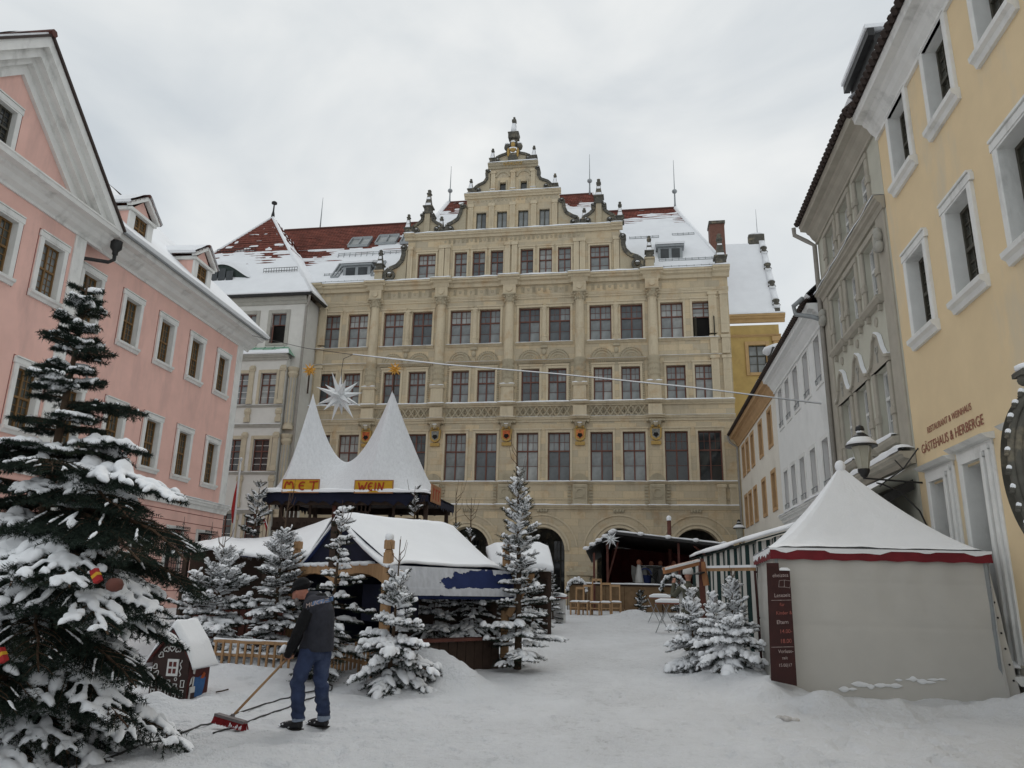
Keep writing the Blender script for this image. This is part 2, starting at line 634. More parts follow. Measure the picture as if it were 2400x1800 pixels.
# style: transom height share (from the bottom), lower bars (nx, nz), upper bars (nx, nz), frame, bar
WST = {
 'hall': (0.62, (1, 2), (2, 2), 0.07, 0.022),
 'small': (0.6, (1, 2), (1, 2), 0.055, 0.02),
 'plain': (None, (2, 1), None, 0.05, 0.02),
 'leaded': (0.52, (2, 4), (2, 3), 0.06, 0.022),
 'sash': (0.62, (1, 2), (1, 1), 0.06, 0.03),
 'casement': (0.62, (1, 3), (1, 2), 0.06, 0.025),
}


def window(parent, x, y, z, w, h, style='hall', fm='winred', gm='glass', bm=None, tilt=0.012):
 key = (round(w, 2), round(h, 2), style, fm, gm, bm, round(XK[0], 3))
 if key not in WCACHE:
  tr, lo, up, ft, bt = WST[style]
  fr = MB()
  fr.box(-w / 2, -w / 2 + ft, 0, .08, 0, h).box(w / 2 - ft, w / 2, 0, .08, 0, h)
  fr.box(-w / 2 + ft, w / 2 - ft, 0, .08, 0, ft).box(-w / 2 + ft, w / 2 - ft, 0, .08, h - ft, h)
  cells = []
  mu = ft * 0.55
  if tr:
   zt = h * tr
   fr.box(-w / 2 + ft, w / 2 - ft, -.02, .08, zt - ft * .55, zt + ft * .55)
   for sx in (-1, 1):
    xa, xb = sorted((sx * mu, sx * (w / 2 - ft)))
    cells.append((xa, xb, ft, zt - ft * .55, lo))
    cells.append((xa, xb, zt + ft * .55, h - ft, up))
   fr.box(-mu, mu, -.012, .08, ft, zt - ft * .55).box(-mu, mu, -.012, .08, zt + ft * .55, h - ft)
  else:
   for sx in (-1, 1):
    xa, xb = sorted((sx * mu, sx * (w / 2 - ft)))
    cells.append((xa, xb, ft, h - ft, (1, lo[1])))
   fr.box(-mu, mu, -.012, .08, ft, h - ft)
  bars = MB()
  panes = []
  for xa, xb, za, zb, (nx, nz) in cells:
   for i in range(1, nx):
    xm = xa + (xb - xa) * i / nx
    bars.box(xm - bt / 2, xm + bt / 2, .02, .06, za, zb)
   for i in range(1, nz):
    zm = za + (zb - za) * i / nz
    bars.box(xa, xb, .024, .056, zm - bt / 2, zm + bt / 2)
   p = MB()
   ww, hh = (xb - xa) / 2, (zb - za) / 2
   p.box(-ww, ww, 0, .008, -hh, hh)
   panes.append((p.mesh('pane', (XK[0], 0)), ((xa + xb) / 2, .045, (za + zb) / 2)))
  WCACHE[key] = (fr.mesh('window', (XK[0], 0)), bars.mesh('glazing_bars', (XK[0], 0)) if bars.v else None, panes)
 fme, bme, panes = WCACHE[key]
 k = XK[0]
 o = link('window', fme, M[fm], parent, loc=(x * k, y * k, z * k + XK[1]))
 if bme:
  link('glazing_bars', bme, M[bm or fm], o)['kind'] = 'stuff'
 alt = random.choices(['glass', 'glass2', 'glass3'], (5, 3, 3))[0] if gm == 'glass' else gm
 for pm, l in panes:
  q = link('pane', pm, M[gm], o, loc=(l[0] * k, l[1] * k, l[2] * k))
  q.rotation_euler = (random.uniform(-tilt, tilt), 0, random.uniform(-tilt, tilt))
  if gm == 'glass':
   q.material_slots[0].link = 'OBJECT'
   q.material_slots[0].material = M[alt if random.random() < .75 else 'glass']
 return o


def snow_strip(parent, x0, x1, y0, y1, z, t=0.07, name='snow', seed=None, over=0.02):
 """a rounded ridge of lying snow along a ledge"""
 seed = random.randint(0, 400) if seed is None else seed
 k = XK[0]
 n = max(6, int((x1 - x0) / 0.14))
 prof = [(0.0, 0.0), (-0.02, .55), (0.12, .92), (.4, 1.0), (.75, .95), (1.0, .8)]
 xs = np.linspace(x0, x1, n)
 tn = t * 1.35 * (0.75 + 0.9 * (fbm(xs * 1.3, xs * 0 + seed, 3, 3) + .25))
 tn[0] *= .5
 tn[-1] *= .5
 V, F = [], []
 for i in range(n):
  yy0 = y0 - over + 0.03 * (vnoise(xs[i] * 3, seed, 5) - .5)
  for (a, b) in prof:
   V.append((xs[i] * k, (yy0 + (y1 - yy0) * a) * k, (z + max(tn[i], .012) * b) * k + XK[1]))
 m_ = len(prof)
 for i in range(n - 1):
  for j in range(m_ - 1):
   F.append((i * m_ + j, (i + 1) * m_ + j, (i + 1) * m_ + j + 1, i * m_ + j + 1))
 return link(name, np_mesh(name, V, F), M['snow'], parent, True)


def ledge(parent, name, x0, x1, z, out, h, snow=0.06, m_='trim', res=(), rw=0.6, ro=0.2, y=0.0, snow_on_res=True):
 """moulded string course, breaking forward at the given places"""
 def prof(o):
  return [(y + .02, z - h), (y - o * .3, z - h), (y - o * .42, z - h * .62), (y - o * .75, z - h * .5), (y - o * .8, z - h * .3), (y - o, z - h * .22), (y - o, z), (y + .02, z)]
 mb = MB()
 xs = [x0]
 for r in sorted(res):
  xs += [r - rw, r + rw]
 xs.append(x1)
 segs = []
 for i in range(len(xs) - 1):
  a, b = max(xs[i], x0), min(xs[i + 1], x1)
  if b - a < 0.02:
   continue
  o = out + ro if i % 2 else out
  mb.prism(prof(o), a, b, 'x')
  segs.append((a, b, o))
 ob = mb.build(name, M[m_], parent)
 if snow:
  for a, b, o in segs:
   snow_strip(ob, a, b, y - o, y, z, snow)
 return ob


def quadgrid(P, nu, nv):
 P = [np.array(p, float) for p in P]
 u = np.linspace(0, 1, nu)[None, :, None]
 v = np.linspace(0, 1, nv)[:, None, None]
 G = (P[0] * (1 - u) + P[1] * u) * (1 - v) + (P[3] * (1 - u) + P[2] * u) * v
 n = np.cross(P[1] - P[0], P[3] - P[0])
 n = n / np.linalg.norm(n)
 return G, n


def slope_snow(parent, P, fn, nu=80, nv=40, name='snow', m_='snow'):
 """snow lying on a roof slope; fn(U, V in metres) gives its thickness, nothing where it is negative"""
 k = XK[0]
 G, n = quadgrid(P, nu, nv)
 wu = np.linalg.norm(np.array(P[1], float) - np.array(P[0], float))
 wv = np.linalg.norm(np.array(P[3], float) - np.array(P[0], float))
 U, Vv = np.meshgrid(np.linspace(0, wu, nu), np.linspace(0, wv, nv))
 t = fn(U, Vv)
 G = G + n * (np.maximum(t, 0) + .012)[:, :, None]
 V = G.reshape(-1, 3)
 idx = np.arange(nu * nv).reshape(nv, nu)
 f = np.stack([idx[:-1, :-1], idx[:-1, 1:], idx[1:, 1:], idx[1:, :-1]], -1).reshape(-1, 4)
 tm = (t[:-1, :-1] + t[:-1, 1:] + t[1:, 1:] + t[1:, :-1]).reshape(-1) / 4
 f = f[tm > 0]
 # the cut face along the eaves
 low = G[0] - n * (np.maximum(t[0], 0) + .012)[:, None]
 base = len(V)
 V = np.vstack([V, low])
 e = [(base + i, base + i + 1, i + 1, i) for i in range(nu - 1) if t[0, i] > 0 and t[0, i + 1] > 0]
 if e:
  f = np.vstack([f, np.array(e)])
 V = V * k
 V[:, 2] += XK[1]
 used = np.unique(f)
 mp = -np.ones(len(V), int)
 mp[used] = np.arange(len(used))
 return link(name, np_mesh(name, V[used], mp[f]), M[m_], parent, True)


def tile_roof(parent, P, row=0.32, m_='tile', name='roof'):
 """roof slope laid in stepped tile courses"""
 k = XK[0]
 P = [np.array(p, float) for p in P]
 n = np.cross(P[1] - P[0], P[3] - P[0])
 n = n / np.linalg.norm(n)
 wu = np.linalg.norm(P[1] - P[0])
 wv = np.linalg.norm(P[3] - P[0])
 nr = max(2, int(wv / row))
 V, F, UVs = [], [], []
 for j in range(nr):
  a, b = j / nr, (j + 1) / nr
  l0, r0_ = P[0] * (1 - a) + P[3] * a, P[1] * (1 - a) + P[2] * a
  l1, r1_ = P[0] * (1 - b) + P[3] * b, P[1] * (1 - b) + P[2] * b
  i = len(V)
  V += [l0 + n * .045, r0_ + n * .045, r1_, l1, l0, r0_]
  F += [(i, i + 1, i + 2, i + 3), (i + 4, i + 5, i + 1, i)]
  UVs += [(0, a * wv), (wu, a * wv), (wu, b * wv), (0, b * wv), (0, a * wv), (wu, a * wv), (wu, a * wv), (0, a * wv)]
 V = np.array(V) * k
 V[:, 2] += XK[1]
 me = np_mesh(name, V, F)
 uvl = me.uv_layers.new(name='UVMap')
 uvl.data.foreach_set('uv', np.array(UVs, np.float32).ravel() * k)
 return link(name, me, M[m_], parent)


def flat(parent, name, pts, m_):
 mb = MB()
 mb.quad(*pts)
 return mb.build(name, M[m_], parent)


def text(parent, name, s, size, m_, loc, rot=(PI / 2, 0, 0), sx=1.0, ext=0.004, align='CENTER', shear=0.0, spacing=1.0):
 cu = bpy.data.curves.new(name, 'FONT')
 cu.body = s
 cu.size = size
 cu.extrude = ext
 cu.align_x = align
 cu.align_y = 'CENTER'
 cu.shear = shear
 cu.space_character = spacing
 cu.resolution_u = 3
 t = bpy.data.objects.new(name, cu)
 COL.objects.link(t)
 me = bpy.data.meshes.new_from_object(t.evaluated_get(bpy.context.evaluated_depsgraph_get()))
 bpy.data.objects.remove(t)
 me.name = name
 me.materials.clear()
 me.materials.append(M[m_])
 o = bpy.data.objects.new(name, me)
 COL.objects.link(o)
 o.parent = parent
 o.location = loc
 o.rotation_euler = rot
 o.scale = (sx, 1, 1)
 return o


# ---------------------------------------------------------------- town hall
KH = 46.0 / 43.0  # hall, limewashed and ochre houses scaled about the camera to a greater depth
cam_scale(KH)
HB = [-10.72, -6.495, -2.165, 2.165, 6.495, 10.72]      # bay centres
HP = [-8.66, -4.33, 0.0, 4.33, 8.66]                     # pilasters
HALL = thing('town_hall', 'sandstone town hall with tall scrolled gable and round arches closing the square', 'town hall', (-7.48 * KH, 46.0, 0))
HW = 13.1


def hall_windows():
 ops = []
 for i, b in enumerate(HB):
  for s in (-1, 1):
   ops.append((b + s * .93 - .66, b + s * .93 + .66, 16.17, 18.45, 'hall'))
   ops.append((b + s * .81 - .55, b + s * .81 + .55, 12.40, 14.52, 'hall'))
   ops.append((b + s * .93 - .65, b + s * .93 + .65, 7.74, 10.6, 'hall'))
 return ops


ops = hall_windows()
mb = MB()
wall(mb, -HW, HW, 6.2, 20.1, [o[:4] for o in ops], 0, .32)
shell(mb, -HW, HW, 0, 20.4, 12.0)
mb.build('wall', M['stone'], HALL)
for xa, xb, za, zb, st in ops:
 openw = abs((xa + xb) / 2 - (HB[5] + .93)) < .1 and za > 16
 first = za < 8
 gm = 'glass' if not first else ('glassdark' if xa > 8.5 else 'glass')
 if openw:       # the one window standing open: only its upper light is closed
  window(HALL, (xa + xb) / 2, .2, za + (zb - za) * .58, xb - xa, (zb - za) * .42, 'small', 'winred', 'glass')
  flat(HALL, 'window_opening', [(xa, .3, za), (xb, .3, za), (xb, .3, zb), (xa, .3, zb)], 'dark')
  for s, x in ((1, xa + .03), (-1, xb - .03)):
   q = MB()
   q.box(0, .05, -.5, 0, 0, 1.25).box(0, .05, -.5, -.44, 0, 1.25)
   q.build('open_casement', M['windark'], HALL, loc=(x * KH, .25 * KH, za * KH)).rotation_euler = (0, 0, s * .25)
 else:
  window(HALL, (xa + xb) / 2, .2, za, xb - xa, zb - za, 'hall', 'winred', gm, 'winred' if (first or za < 13) else 'winred')
# moulded surrounds
for xa, xb, za, zb, st in ops:
 q = MB()
 w_ = .13
 zb2 = zb + .16
 q.prism([(-.05, 0), (0, 0), (0, zb2 - za), (-.05, zb2 - za)], xa - w_, xa, 'x')
 q.prism([(-.05, 0), (0, 0), (0, zb2 - za), (-.05, zb2 - za)], xb, xb + w_, 'x')
 q.v = [(x, y, z + za) for x, y, z in q.v]
 q.box(xa - w_ - .04, xb + w_ + .04, -.09, 0.01, zb2, zb2 + .09)
 q.box(xa, xb, -.04, 0.01, zb, zb2 - .002)
 q.build('window_surround', M['trim'], HALL)

# ground floor arcade
ac = HB
mb = MB()
AR, AZ = 1.28, 3.85
xs0 = -HW
for i, c in enumerate(ac):
 x1 = HW if i == len(ac) - 1 else (ac[i] + ac[i + 1]) / 2
 q, n = [], 24
 arc = [(c + AR * math.cos(PI - PI * j / n), AZ + AR * math.sin(PI - PI * j / n)) for j in range(n + 1)]
 mb.quad((xs0, 0, 0), (c - AR, 0, 0), (c - AR, 0, AZ), (xs0, 0, AZ))
 mb.quad((c + AR, 0, 0), (x1, 0, 0), (x1, 0, AZ), (c + AR, 0, AZ))
 mb.quad((xs0, 0, AZ), (c - AR, 0, AZ), (c - AR, 0, 6.2), (xs0, 0, 6.2))
 mb.quad((c + AR, 0, AZ), (x1, 0, AZ), (x1, 0, 6.2), (c + AR, 0, 6.2))
 for j in range(n):
  (xa, za), (xb, zb) = arc[j], arc[j + 1]
  mb.quad((xa, 0, za), (xb, 0, zb), (xb, 0, 6.2), (xa, 0, 6.2))
  mb.quad((xa, 0.9, za), (xb, 0.9, zb), (xb, 0, zb), (xa, 0, za))
 mb.quad((c - AR, 0, 0), (c - AR, .9, 0), (c - AR, .9, AZ), (c - AR, 0, AZ))
 mb.quad((c + AR, .9, 0), (c + AR, 0, 0), (c + AR, 0, AZ), (c + AR, .9, AZ))
 xs0 = x1
mb.build('arcade_wall', M['stone'], HALL)
for c in ac:
 q = MB()
 q.ring(c, AZ, AR + .0, AR + .14, -.06, .1).ring(c, AZ, AR + .17, AR + .3, -.1, .05).ring(c, AZ, AR + .66, AR + .74, -.05, .02, .12, PI - .12)
 q.build('archivolt', M['trim'], HALL, 'auto')
 q = MB()
 for s in (-.24, -.08, .08, .24):
  q.ell((c + s, -.05, 6.05), (.085, .06, .1), 8, 5)
 q.box(c - .36, c + .36, -.05, .01, 6.13, 6.17)
 q.build('carved_keystone', M['carve'], HALL, True)
for p in HP + [-12.4, 12.4]:
 q = MB()
 q.bbox(p - .55, p + .55, -.3, .02, 0, 2.5, .05).prism([(-.36, 2.5), (.02, 2.5), (.02, 3.0), (-.1, 3.0), (-.16, 2.8), (-.36, 2.7)], p - .75, p + .75, 'x')
 q.ell((p - .5, -.16, 2.75), (.16, .2, .16), 10, 6).ell((p + .5, -.16, 2.75), (.16, .2, .16), 10, 6)
 q.build('arcade_pier', M['carve'], HALL)
# arcade interior: vault floor, back wall with tall doors
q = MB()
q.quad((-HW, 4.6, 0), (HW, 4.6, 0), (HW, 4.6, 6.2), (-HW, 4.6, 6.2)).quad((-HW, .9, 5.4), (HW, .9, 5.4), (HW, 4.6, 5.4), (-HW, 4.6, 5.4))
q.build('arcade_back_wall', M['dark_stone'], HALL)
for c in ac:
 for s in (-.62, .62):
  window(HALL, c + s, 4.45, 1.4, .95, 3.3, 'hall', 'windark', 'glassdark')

# string courses
ledge(HALL, 'string_course', -HW - .02, HW + .02, 6.36, .2, .22, .05, res=HP, rw=.62, ro=.14)
ledge(HALL, 'string_course', -HW, HW, 6.72, .06, .09, 0)
ledge(HALL, 'sill_course', -HW - .02, HW + .02, 7.7, .15, .16, .045, res=HP, rw=.55, ro=.06)
ledge(HALL, 'string_course', -HW - .02, HW + .02, 11.52, .18, .3, .015, res=HP, rw=.55, ro=.2)
ledge(HALL, 'balustrade_rail', -HW - .02, HW + .02, 12.38, .3, .22, .06, res=HP, rw=.55, ro=.14)
ledge(HALL, 'architrave', -HW - .02, HW + .02, 19.28, .14, .26, 0, res=HP, rw=.5, ro=.22)
ledge(HALL, 'cornice', -HW - .1, HW + .1, 20.42, .55, .5, .085, res=HP + [-12.9, 12.9], rw=.68, ro=.22)
for i, b in enumerate(HB):
 ledge(HALL, 'window_sill', b - 1.75, b + 1.75, 16.14, .2, .13, .03)
 if i in (0, 5):
  ledge(HALL, 'string_course', b - 1.85, b + 1.85, 15.12, .1, .1, .02)
  continue
 ledge(HALL, 'lunette_shelf', b - 1.72, b + 1.72, 15.02, .18, .1, .015)
 q = MB()
 for j in range(26):
  q.box(b - 1.62 + j * .126, b - 1.62 + j * .126 + .07, -.1, .0, 14.83, 14.92)
 q.build('dentils', M['carve'], HALL)['kind'] = 'stuff'
 for s in (-1, 1):
  q = MB()
  c = b + s * .86
  q.ring(c, 15.03, .52, .6, -.07, .01, 0, PI, 18)
  q.ring(c, 15.03, .36, .44, -.045, .01, 0, PI, 16)
  for j in range(15):
   a = PI * (j + .5) / 15
   q.ell((c + .66 * math.cos(a), -.03, 15.03 + .66 * math.sin(a)), (.05, .05, .05), 6, 4)
  for j in range(7):
   a = PI * (j + .5) / 7
   q.bar((c + .06 * math.cos(a), -.02, 15.05 + .06 * math.sin(a)), (c + .33 * math.cos(a), -.02, 15.05 + .33 * math.sin(a)), .035, .04)
  q.build('carved_lunette', M['carve'], HALL, 'auto')
 q = MB()
 q.bbox(b - .12, b + .12, -.1, .01, 15.05, 15.3).ell((b, -.08, 15.55), (.14, .1, .2), 10, 6).bbox(b - .2, b + .2, -.12, .01, 15.8, 15.98)
 q.build('carved_bracket', M['carve'], HALL, 'auto')
 # colonnette between the paired windows
 q = MB()
 q.lathe([(.2, 0), (.2, .3), (.22, .32), (.22, .42), (.16, .46), (.17, 1.2), (.145, 2.0), (.15, 2.02), (.16, 2.06), (.2, 2.12), (.22, 2.22)], b, -.05, 16.16, 12)
 q.box(b - .25, b + .25, -.26, .02, 18.38, 18.48)
 q.build('colonnette', M['trim'], HALL, 'auto')
 # frieze ornaments
 q = MB()
 for j in range(9):
  x = b - 1.36 + j * .34
  if j % 2 == 0:
   for e in (-.07, 0, .07):
    q.box(x + e - .02, x + e + .02, -.03, .0, 19.45, 19.83)
  else:
   q.ell((x, 0, 19.64), (.09, .04, .1), 10, 5)
 q.build('frieze_ornament', M['carve'], HALL)
 # pierced tracery of the balustrade
 q = MB()
 x0_, x1_, z0_, z1_ = b - 1.6, b + 1.6, 11.54, 12.14
 n = 8
 st_ = (x1_ - x0_) / n
 for j in range(n):
  xa = x0_ + j * st_
  q.bar((xa, -.1, z0_), (xa + st_, -.1, z1_), .05, .06).bar((xa, -.085, z1_), (xa + st_, -.085, z0_), .05, .06)
  cx_ = xa + st_ / 2
  for dx, dz in ((0, .2), (0, -.2), (-st_ / 2 + .01, 0), (st_ / 2 - .01, 0)):
   cz_ = (z0_ + z1_) / 2 + dz
   q.ring(cx_ + dx, cz_, .045, .075, -.11, -.06, 0, 2 * PI, 8)
 q.box(x0_, x1_, -.12, -.05, z0_ - .02, z0_ + .02)
 q.build('tracery_panel', M['carve'], HALL)
# orders: pedestal, carved drum, shaft and capital one above the other
for p in HP:
 q = MB()
 q.bbox(p - .42, p + .42, -.24, .02, 6.4, 7.55, .03).ring(p, 7.05, .2, .28, -.29, -.2, 0, 2 * PI, 16).box(p - .34, p + .34, -.27, -.2, 6.72, 6.76).box(p - .34, p + .34, -.27, -.2, 7.36, 7.4)
 for e in (-.62, .62):
  for j in range(6):
   q.box(p + e - .1, p + e + .1, -.08, .01, 6.5 + j * .18, 6.6 + j * .18)
 q.build('carved_panel', M['carve'], HALL)
 q = MB()
 q.ring(p, 7.75, .0, .42, -.14, .01, 0, PI, 14)
 for j in range(7):
  a = PI * (j + .5) / 7
  q.bar((p + .1 * math.cos(a), -.14, 7.76 + .1 * math.sin(a)), (p + .4 * math.cos(a), -.14, 7.76 + .4 * math.sin(a)), .03, .05)
 q.build('carved_shell', M['carve'], HALL)
 # bracket under the balustrade pedestal and the coat of arms below it
 q = MB()
 q.prism([(-.05, 10.7), (.02, 10.7), (.02, 11.25), (-.4, 11.25), (-.38, 11.12), (-.2, 10.95)], p - .3, p + .3, 'x')
 for j in range(7):
  q.box(p - .52 + j * .16, p - .43 + j * .16, -.42, 0, 11.14, 11.22)
 q.ell((p, -.3, 10.98), (.13, .12, .15), 10, 6)
 q.build('corbel_head', M['carve'], HALL, 'auto')
 sh = MB()
 sh.prism([(p - .33, 10.82), (p - .3, 10.25), (p - .2, 10.12), (p, 10.05), (p + .2, 10.12), (p + .3, 10.25), (p + .33, 10.82), (p + .18, 10.76), (p, 10.84), (p - .18, 10.76)], -.16, .0)
 so = sh.build('coat_of_arms', M['gold'], HALL)
 idx = HP.index(p)
 fc = ['shieldred', 'shieldgrey', 'shieldred', 'shieldorange', 'shieldgrey'][idx]
 q = MB()
 q.prism([(p - .23, 10.72), (p - .2, 10.3), (p, 10.16), (p + .2, 10.3), (p + .23, 10.72)], -.175, -.16)
 M.setdefault(fc, mat(fc.replace('shield', 'heraldic_'), {'shieldred': (.42, .1, .03), 'shieldgrey': (.2, .2, .18), 'shieldorange': (.5, .17, .05)}[fc], .6, .5, 9))
 q.build('field', M[fc], so)
 q = MB()
 q.prism([(p - .1, 10.5), (p + .1, 10.5), (p + .16, 10.36), (p, 10.22), (p - .16, 10.36)], -.185, -.176)
 q.build('charge', M['dark'], so)
 q = MB()
 q.box(p - .28, p + .28, -.12, 0, 9.82, 10.02)
 q.build('name_scroll', M['gold'], so)
 q = MB()
 for j in range(5):
  q.ell((p - .2 + j * .1, -.2, 10.86 + .05 * (2 - abs(j - 2))), (.06, .06, .1), 8, 5)
 q.build('crest', M['gold'], so)
 snow_strip(so, p - .13, p + .13, -.36, -.22, 11.08, .06)
 q = MB()
 q.bbox(p - .4, p + .4, -.32, .02, 11.54, 12.16)
 q.build('balustrade_pedestal', M['trim'], HALL)
 q = MB()
 q.bbox(p - .38, p + .38, -.3, .02, 12.42, 13.36).box(p - .27, p + .27, -.325, -.3, 12.55, 13.2).prism([(-.32, 13.36), (.02, 13.36), (.02, 13.52), (-.4, 13.52), (-.38, 13.44)], p - .45, p + .45, 'x')
 pd = q.build('column_pedestal', M['trim'], HALL)
 snow_strip(pd, p - .45, p + .45, -.4, -.15, 13.52, .06)
 q = MB()
 q.lathe([(.36, 0), (.37, .1), (.33, .16), (.34, .3), (.345, 1.1), (.34, 1.3), (.37, 1.36), (.37, 1.5), (.3, 1.56)], p, -.08, 13.54, 18)
 for j in range(9):
  a = PI + PI * (j + .5) / 9
  for k2 in range(3):
   q.ell((p + .345 * math.cos(a), -.08 + .345 * math.sin(a), 13.95 + k2 * .34), (.04, .04, .11), 6, 4)
 q.build('column_drum', M['carve'], HALL, 'auto')
 q = MB()
 q.lathe([(.29, 0), (.29, .5), (.3, 1.4), (.28, 2.6), (.255, 3.55), (.28, 3.58), (.28, 3.64)], p, -.08, 15.1, 18)
 q.build('column_shaft', M['trim'], HALL, 'auto')
 q = MB()
 q.lathe([(.27, 0), (.3, .12), (.29, .2), (.36, .34), (.34, .38), (.41, .5)], p, -.08, 18.72, 16)
 for j in range(8):
  a = 2 * PI * j / 8
  q.ell((p + .33 * math.cos(a), -.08 + .33 * math.sin(a), 18.86), (.07, .07, .1), 6, 4)
  q.ell((p + .4 * math.cos(a), -.08 + .4 * math.sin(a), 19.1), (.07, .07, .07), 6, 4)
 q.box(p - .42, p + .42, -.5, .02, 19.22, 19.3)
 q.build('capital', M['carve'], HALL, 'auto')
 q = MB()
 q.bbox(p - .4, p + .4, -.36, .02, 19.3, 19.95).ring(p, 19.62, 0, .19, -.42, -.36, 0, 2 * PI, 14).prism([(-.36, 19.9), (.02, 19.9), (.02, 20.18), (-.62, 20.18), (-.5, 20.1)], p - .52, p + .52, 'x')
 q.build('frieze_block', M['trim'], HALL)
# corner pilasters and carved strips beside the middle windows
for sx in (-1, 1):
 for p in (sx * 12.15, sx * 12.8):
  for za, zb in ((6.4, 7.55), (12.42, 15.05), (15.15, 16.3), (16.4, 19.0)):
   q = MB()
   q.bbox(p - .22, p + .22, -.14, .02, za, zb)
   for e in (-.1, 0, .1):
    q.box(p + e - .02, p + e + .02, -.155, -.135, za + .2, zb - .25)
   q.bbox(p - .27, p + .27, -.19, .02, zb - .2, zb - .03)
   q.build('corner_pilaster', M['trim'], HALL)
for i, b in enumerate(HB[1:5]):
 for e in (-1.55, 1.55):
  q = MB()
  for j in range(17):
   q.ell((b + e, -.02, 12.6 + j * .135), (.09, .05, .05), 6, 4)
  q.build('carved_strip', M['carve'], HALL)


# ---- the stepped gable
def obelisk(parent, x, z0, z1, y=-.05, r=.2, m_='dark_stone', name='pinnacle'):
 h_ = z1 - z0
 q = MB()
 q.lathe([(r * 1.25, 0), (r * 1.25, h_ * .07), (r * .95, h_ * .09), (r * .95, h_ * .24), (r * 1.3, h_ * .27), (r * 1.3, h_ * .31), (r * .85, h_ * .33), (r * .4, h_ * .78), (r * .6, h_ * .8), (r * .6, h_ * .84), (r * .35, h_ * .87), (r * .42, h_ * .96), (r * .1, h_)], x, y, z0, sq=True)
 o = q.build(name, M[m_], parent)
 s = MB()
 for f, rr in ((.31, 1.25), (.07, 1.2), (.84, .5)):
  s.ell((x, y, z0 + h_ * f), (r * rr, r * rr, h_ * .035), 8, 4)
 s.lathe([(r * .8, h_ * .33), (r * .55, h_ * .5), (r * .43, h_ * .68)], x, y - .025, z0, sq=True)
 s.build('snow', M['snow'], o)
 return o


def scroll(parent, pts, w, y0=-.25, y1=.25, name='scroll', spirals=(), m_='dark_stone', snow=True):
 """curved scroll wall: pts is its outer edge from top to bottom, standing on the lower ledge"""
 (xt, zt), (xb, zb) = pts[0], pts[-1]
 poly = list(pts) + [(xt, zb)]
 q = MB()
 q.prism(poly, y0 + .1, y1 - .1)
 o = q.build(name, M['carve'], parent)
 e = MB()
 n = len(pts)
 for i in range(n - 1):
  (xa, za), (xc, zc) = pts[i], pts[i + 1]
  e.bar((xa, (y0 + y1) / 2, za), (xc, (y0 + y1) / 2, zc), y1 - y0, w * 1.35)
 for cx, cz, rr in spirals:
  e.ring(cx, cz, rr * .62, rr, y0 - .06, y1, 0, 2 * PI, 18)
  e.ring(cx, cz, 0, rr * .34, y0 - .1, y1, 0, 2 * PI, 12)
 e.build('scroll_rim', M[m_], o)
 if snow:
  s = MB()
  for i in range(n - 1):
   (xa, za), (xc, zc) = pts[i], pts[i + 1]
   L_ = math.hypot(xc - xa, zc - za)
   if abs(xc - xa) / L_ > .3:
    ox, oz = -(zc - za) / L_ * w * .5, (xc - xa) / L_ * w * .5
    if oz < 0:
     ox, oz = -ox, -oz
    s.bar((xa + ox, (y0 + y1) / 2, za + oz), (xc + ox, (y0 + y1) / 2, zc + oz), (y1 - y0) * .9, .05)
  for cx, cz, rr in spirals:
   s.ell((cx, y0 - .04, cz + rr * .34), (rr * .4, .1, rr * .16), 8, 4)
  if s.v:
   s.build('snow', M['snow'], o)
 return o


A_OPS = [(-5.49 - .6, -5.49 + .6)] + [(c - .41, c + .41) for c in (-3.25, -2.07, -.9, 1.01, 2.19, 3.38)] + [(5.56 - .6, 5.56 + .6)]
GA = 6.8
mb = MB()
wall(mb, -GA, GA, 20.42, 23.5, [(a, b, 20.5, 22.42) for a, b in A_OPS], 0, .28)
shell(mb, -GA, GA, 20.0, 23.6, 2.0)
mb.build('gable_wall', M['stone'], HALL)
for a, b in A_OPS:
 window(HALL, (a + b) / 2, .16, 20.5, b - a, 1.92, 'hall' if b - a > 1 else 'small', 'winred', 'glass')
 q = MB()
 q.box(a - .1, a, -.05, .0, 20.45, 22.55).box(b, b + .1, -.05, .0, 20.45, 22.55).box(a - .14, b + .14, -.08, .01, 22.55, 22.64).box(a, b, -.04, .01, 22.42, 22.548)
 q.build('window_surround', M['trim'], HALL)
for p in (-4.5, -4.12, -.22, .22, 4.12, 4.5, -6.6, 6.6):
 q = MB()
 q.bbox(p - .17, p + .17, -.12, .02, 20.45, 22.95)
 q.box(p - .03, p + .03, -.135, -.11, 20.8, 22.6)
 q.bbox(p - .21, p + .21, -.17, .02, 22.7, 22.93)
 q.build('gable_pilaster', M['trim'], HALL)
q = MB()
for j in range(31):
 x = -4.3 + j * .285
 if j % 3:
  for e in (-.06, 0, .06):
   q.box(x + e - .016, x + e + .016, -.03, 0, 23.06, 23.32)
 else:
  q.ell((x, 0, 23.19), (.09, .04, .1), 8, 4)
q.build('frieze_ornament', M['carve'], HALL)
ledge(HALL, 'gable_cornice', -GA - .2, GA + .2, 23.74, .34, .36, .07, res=[-6.7, 6.7], rw=.4, ro=.1)
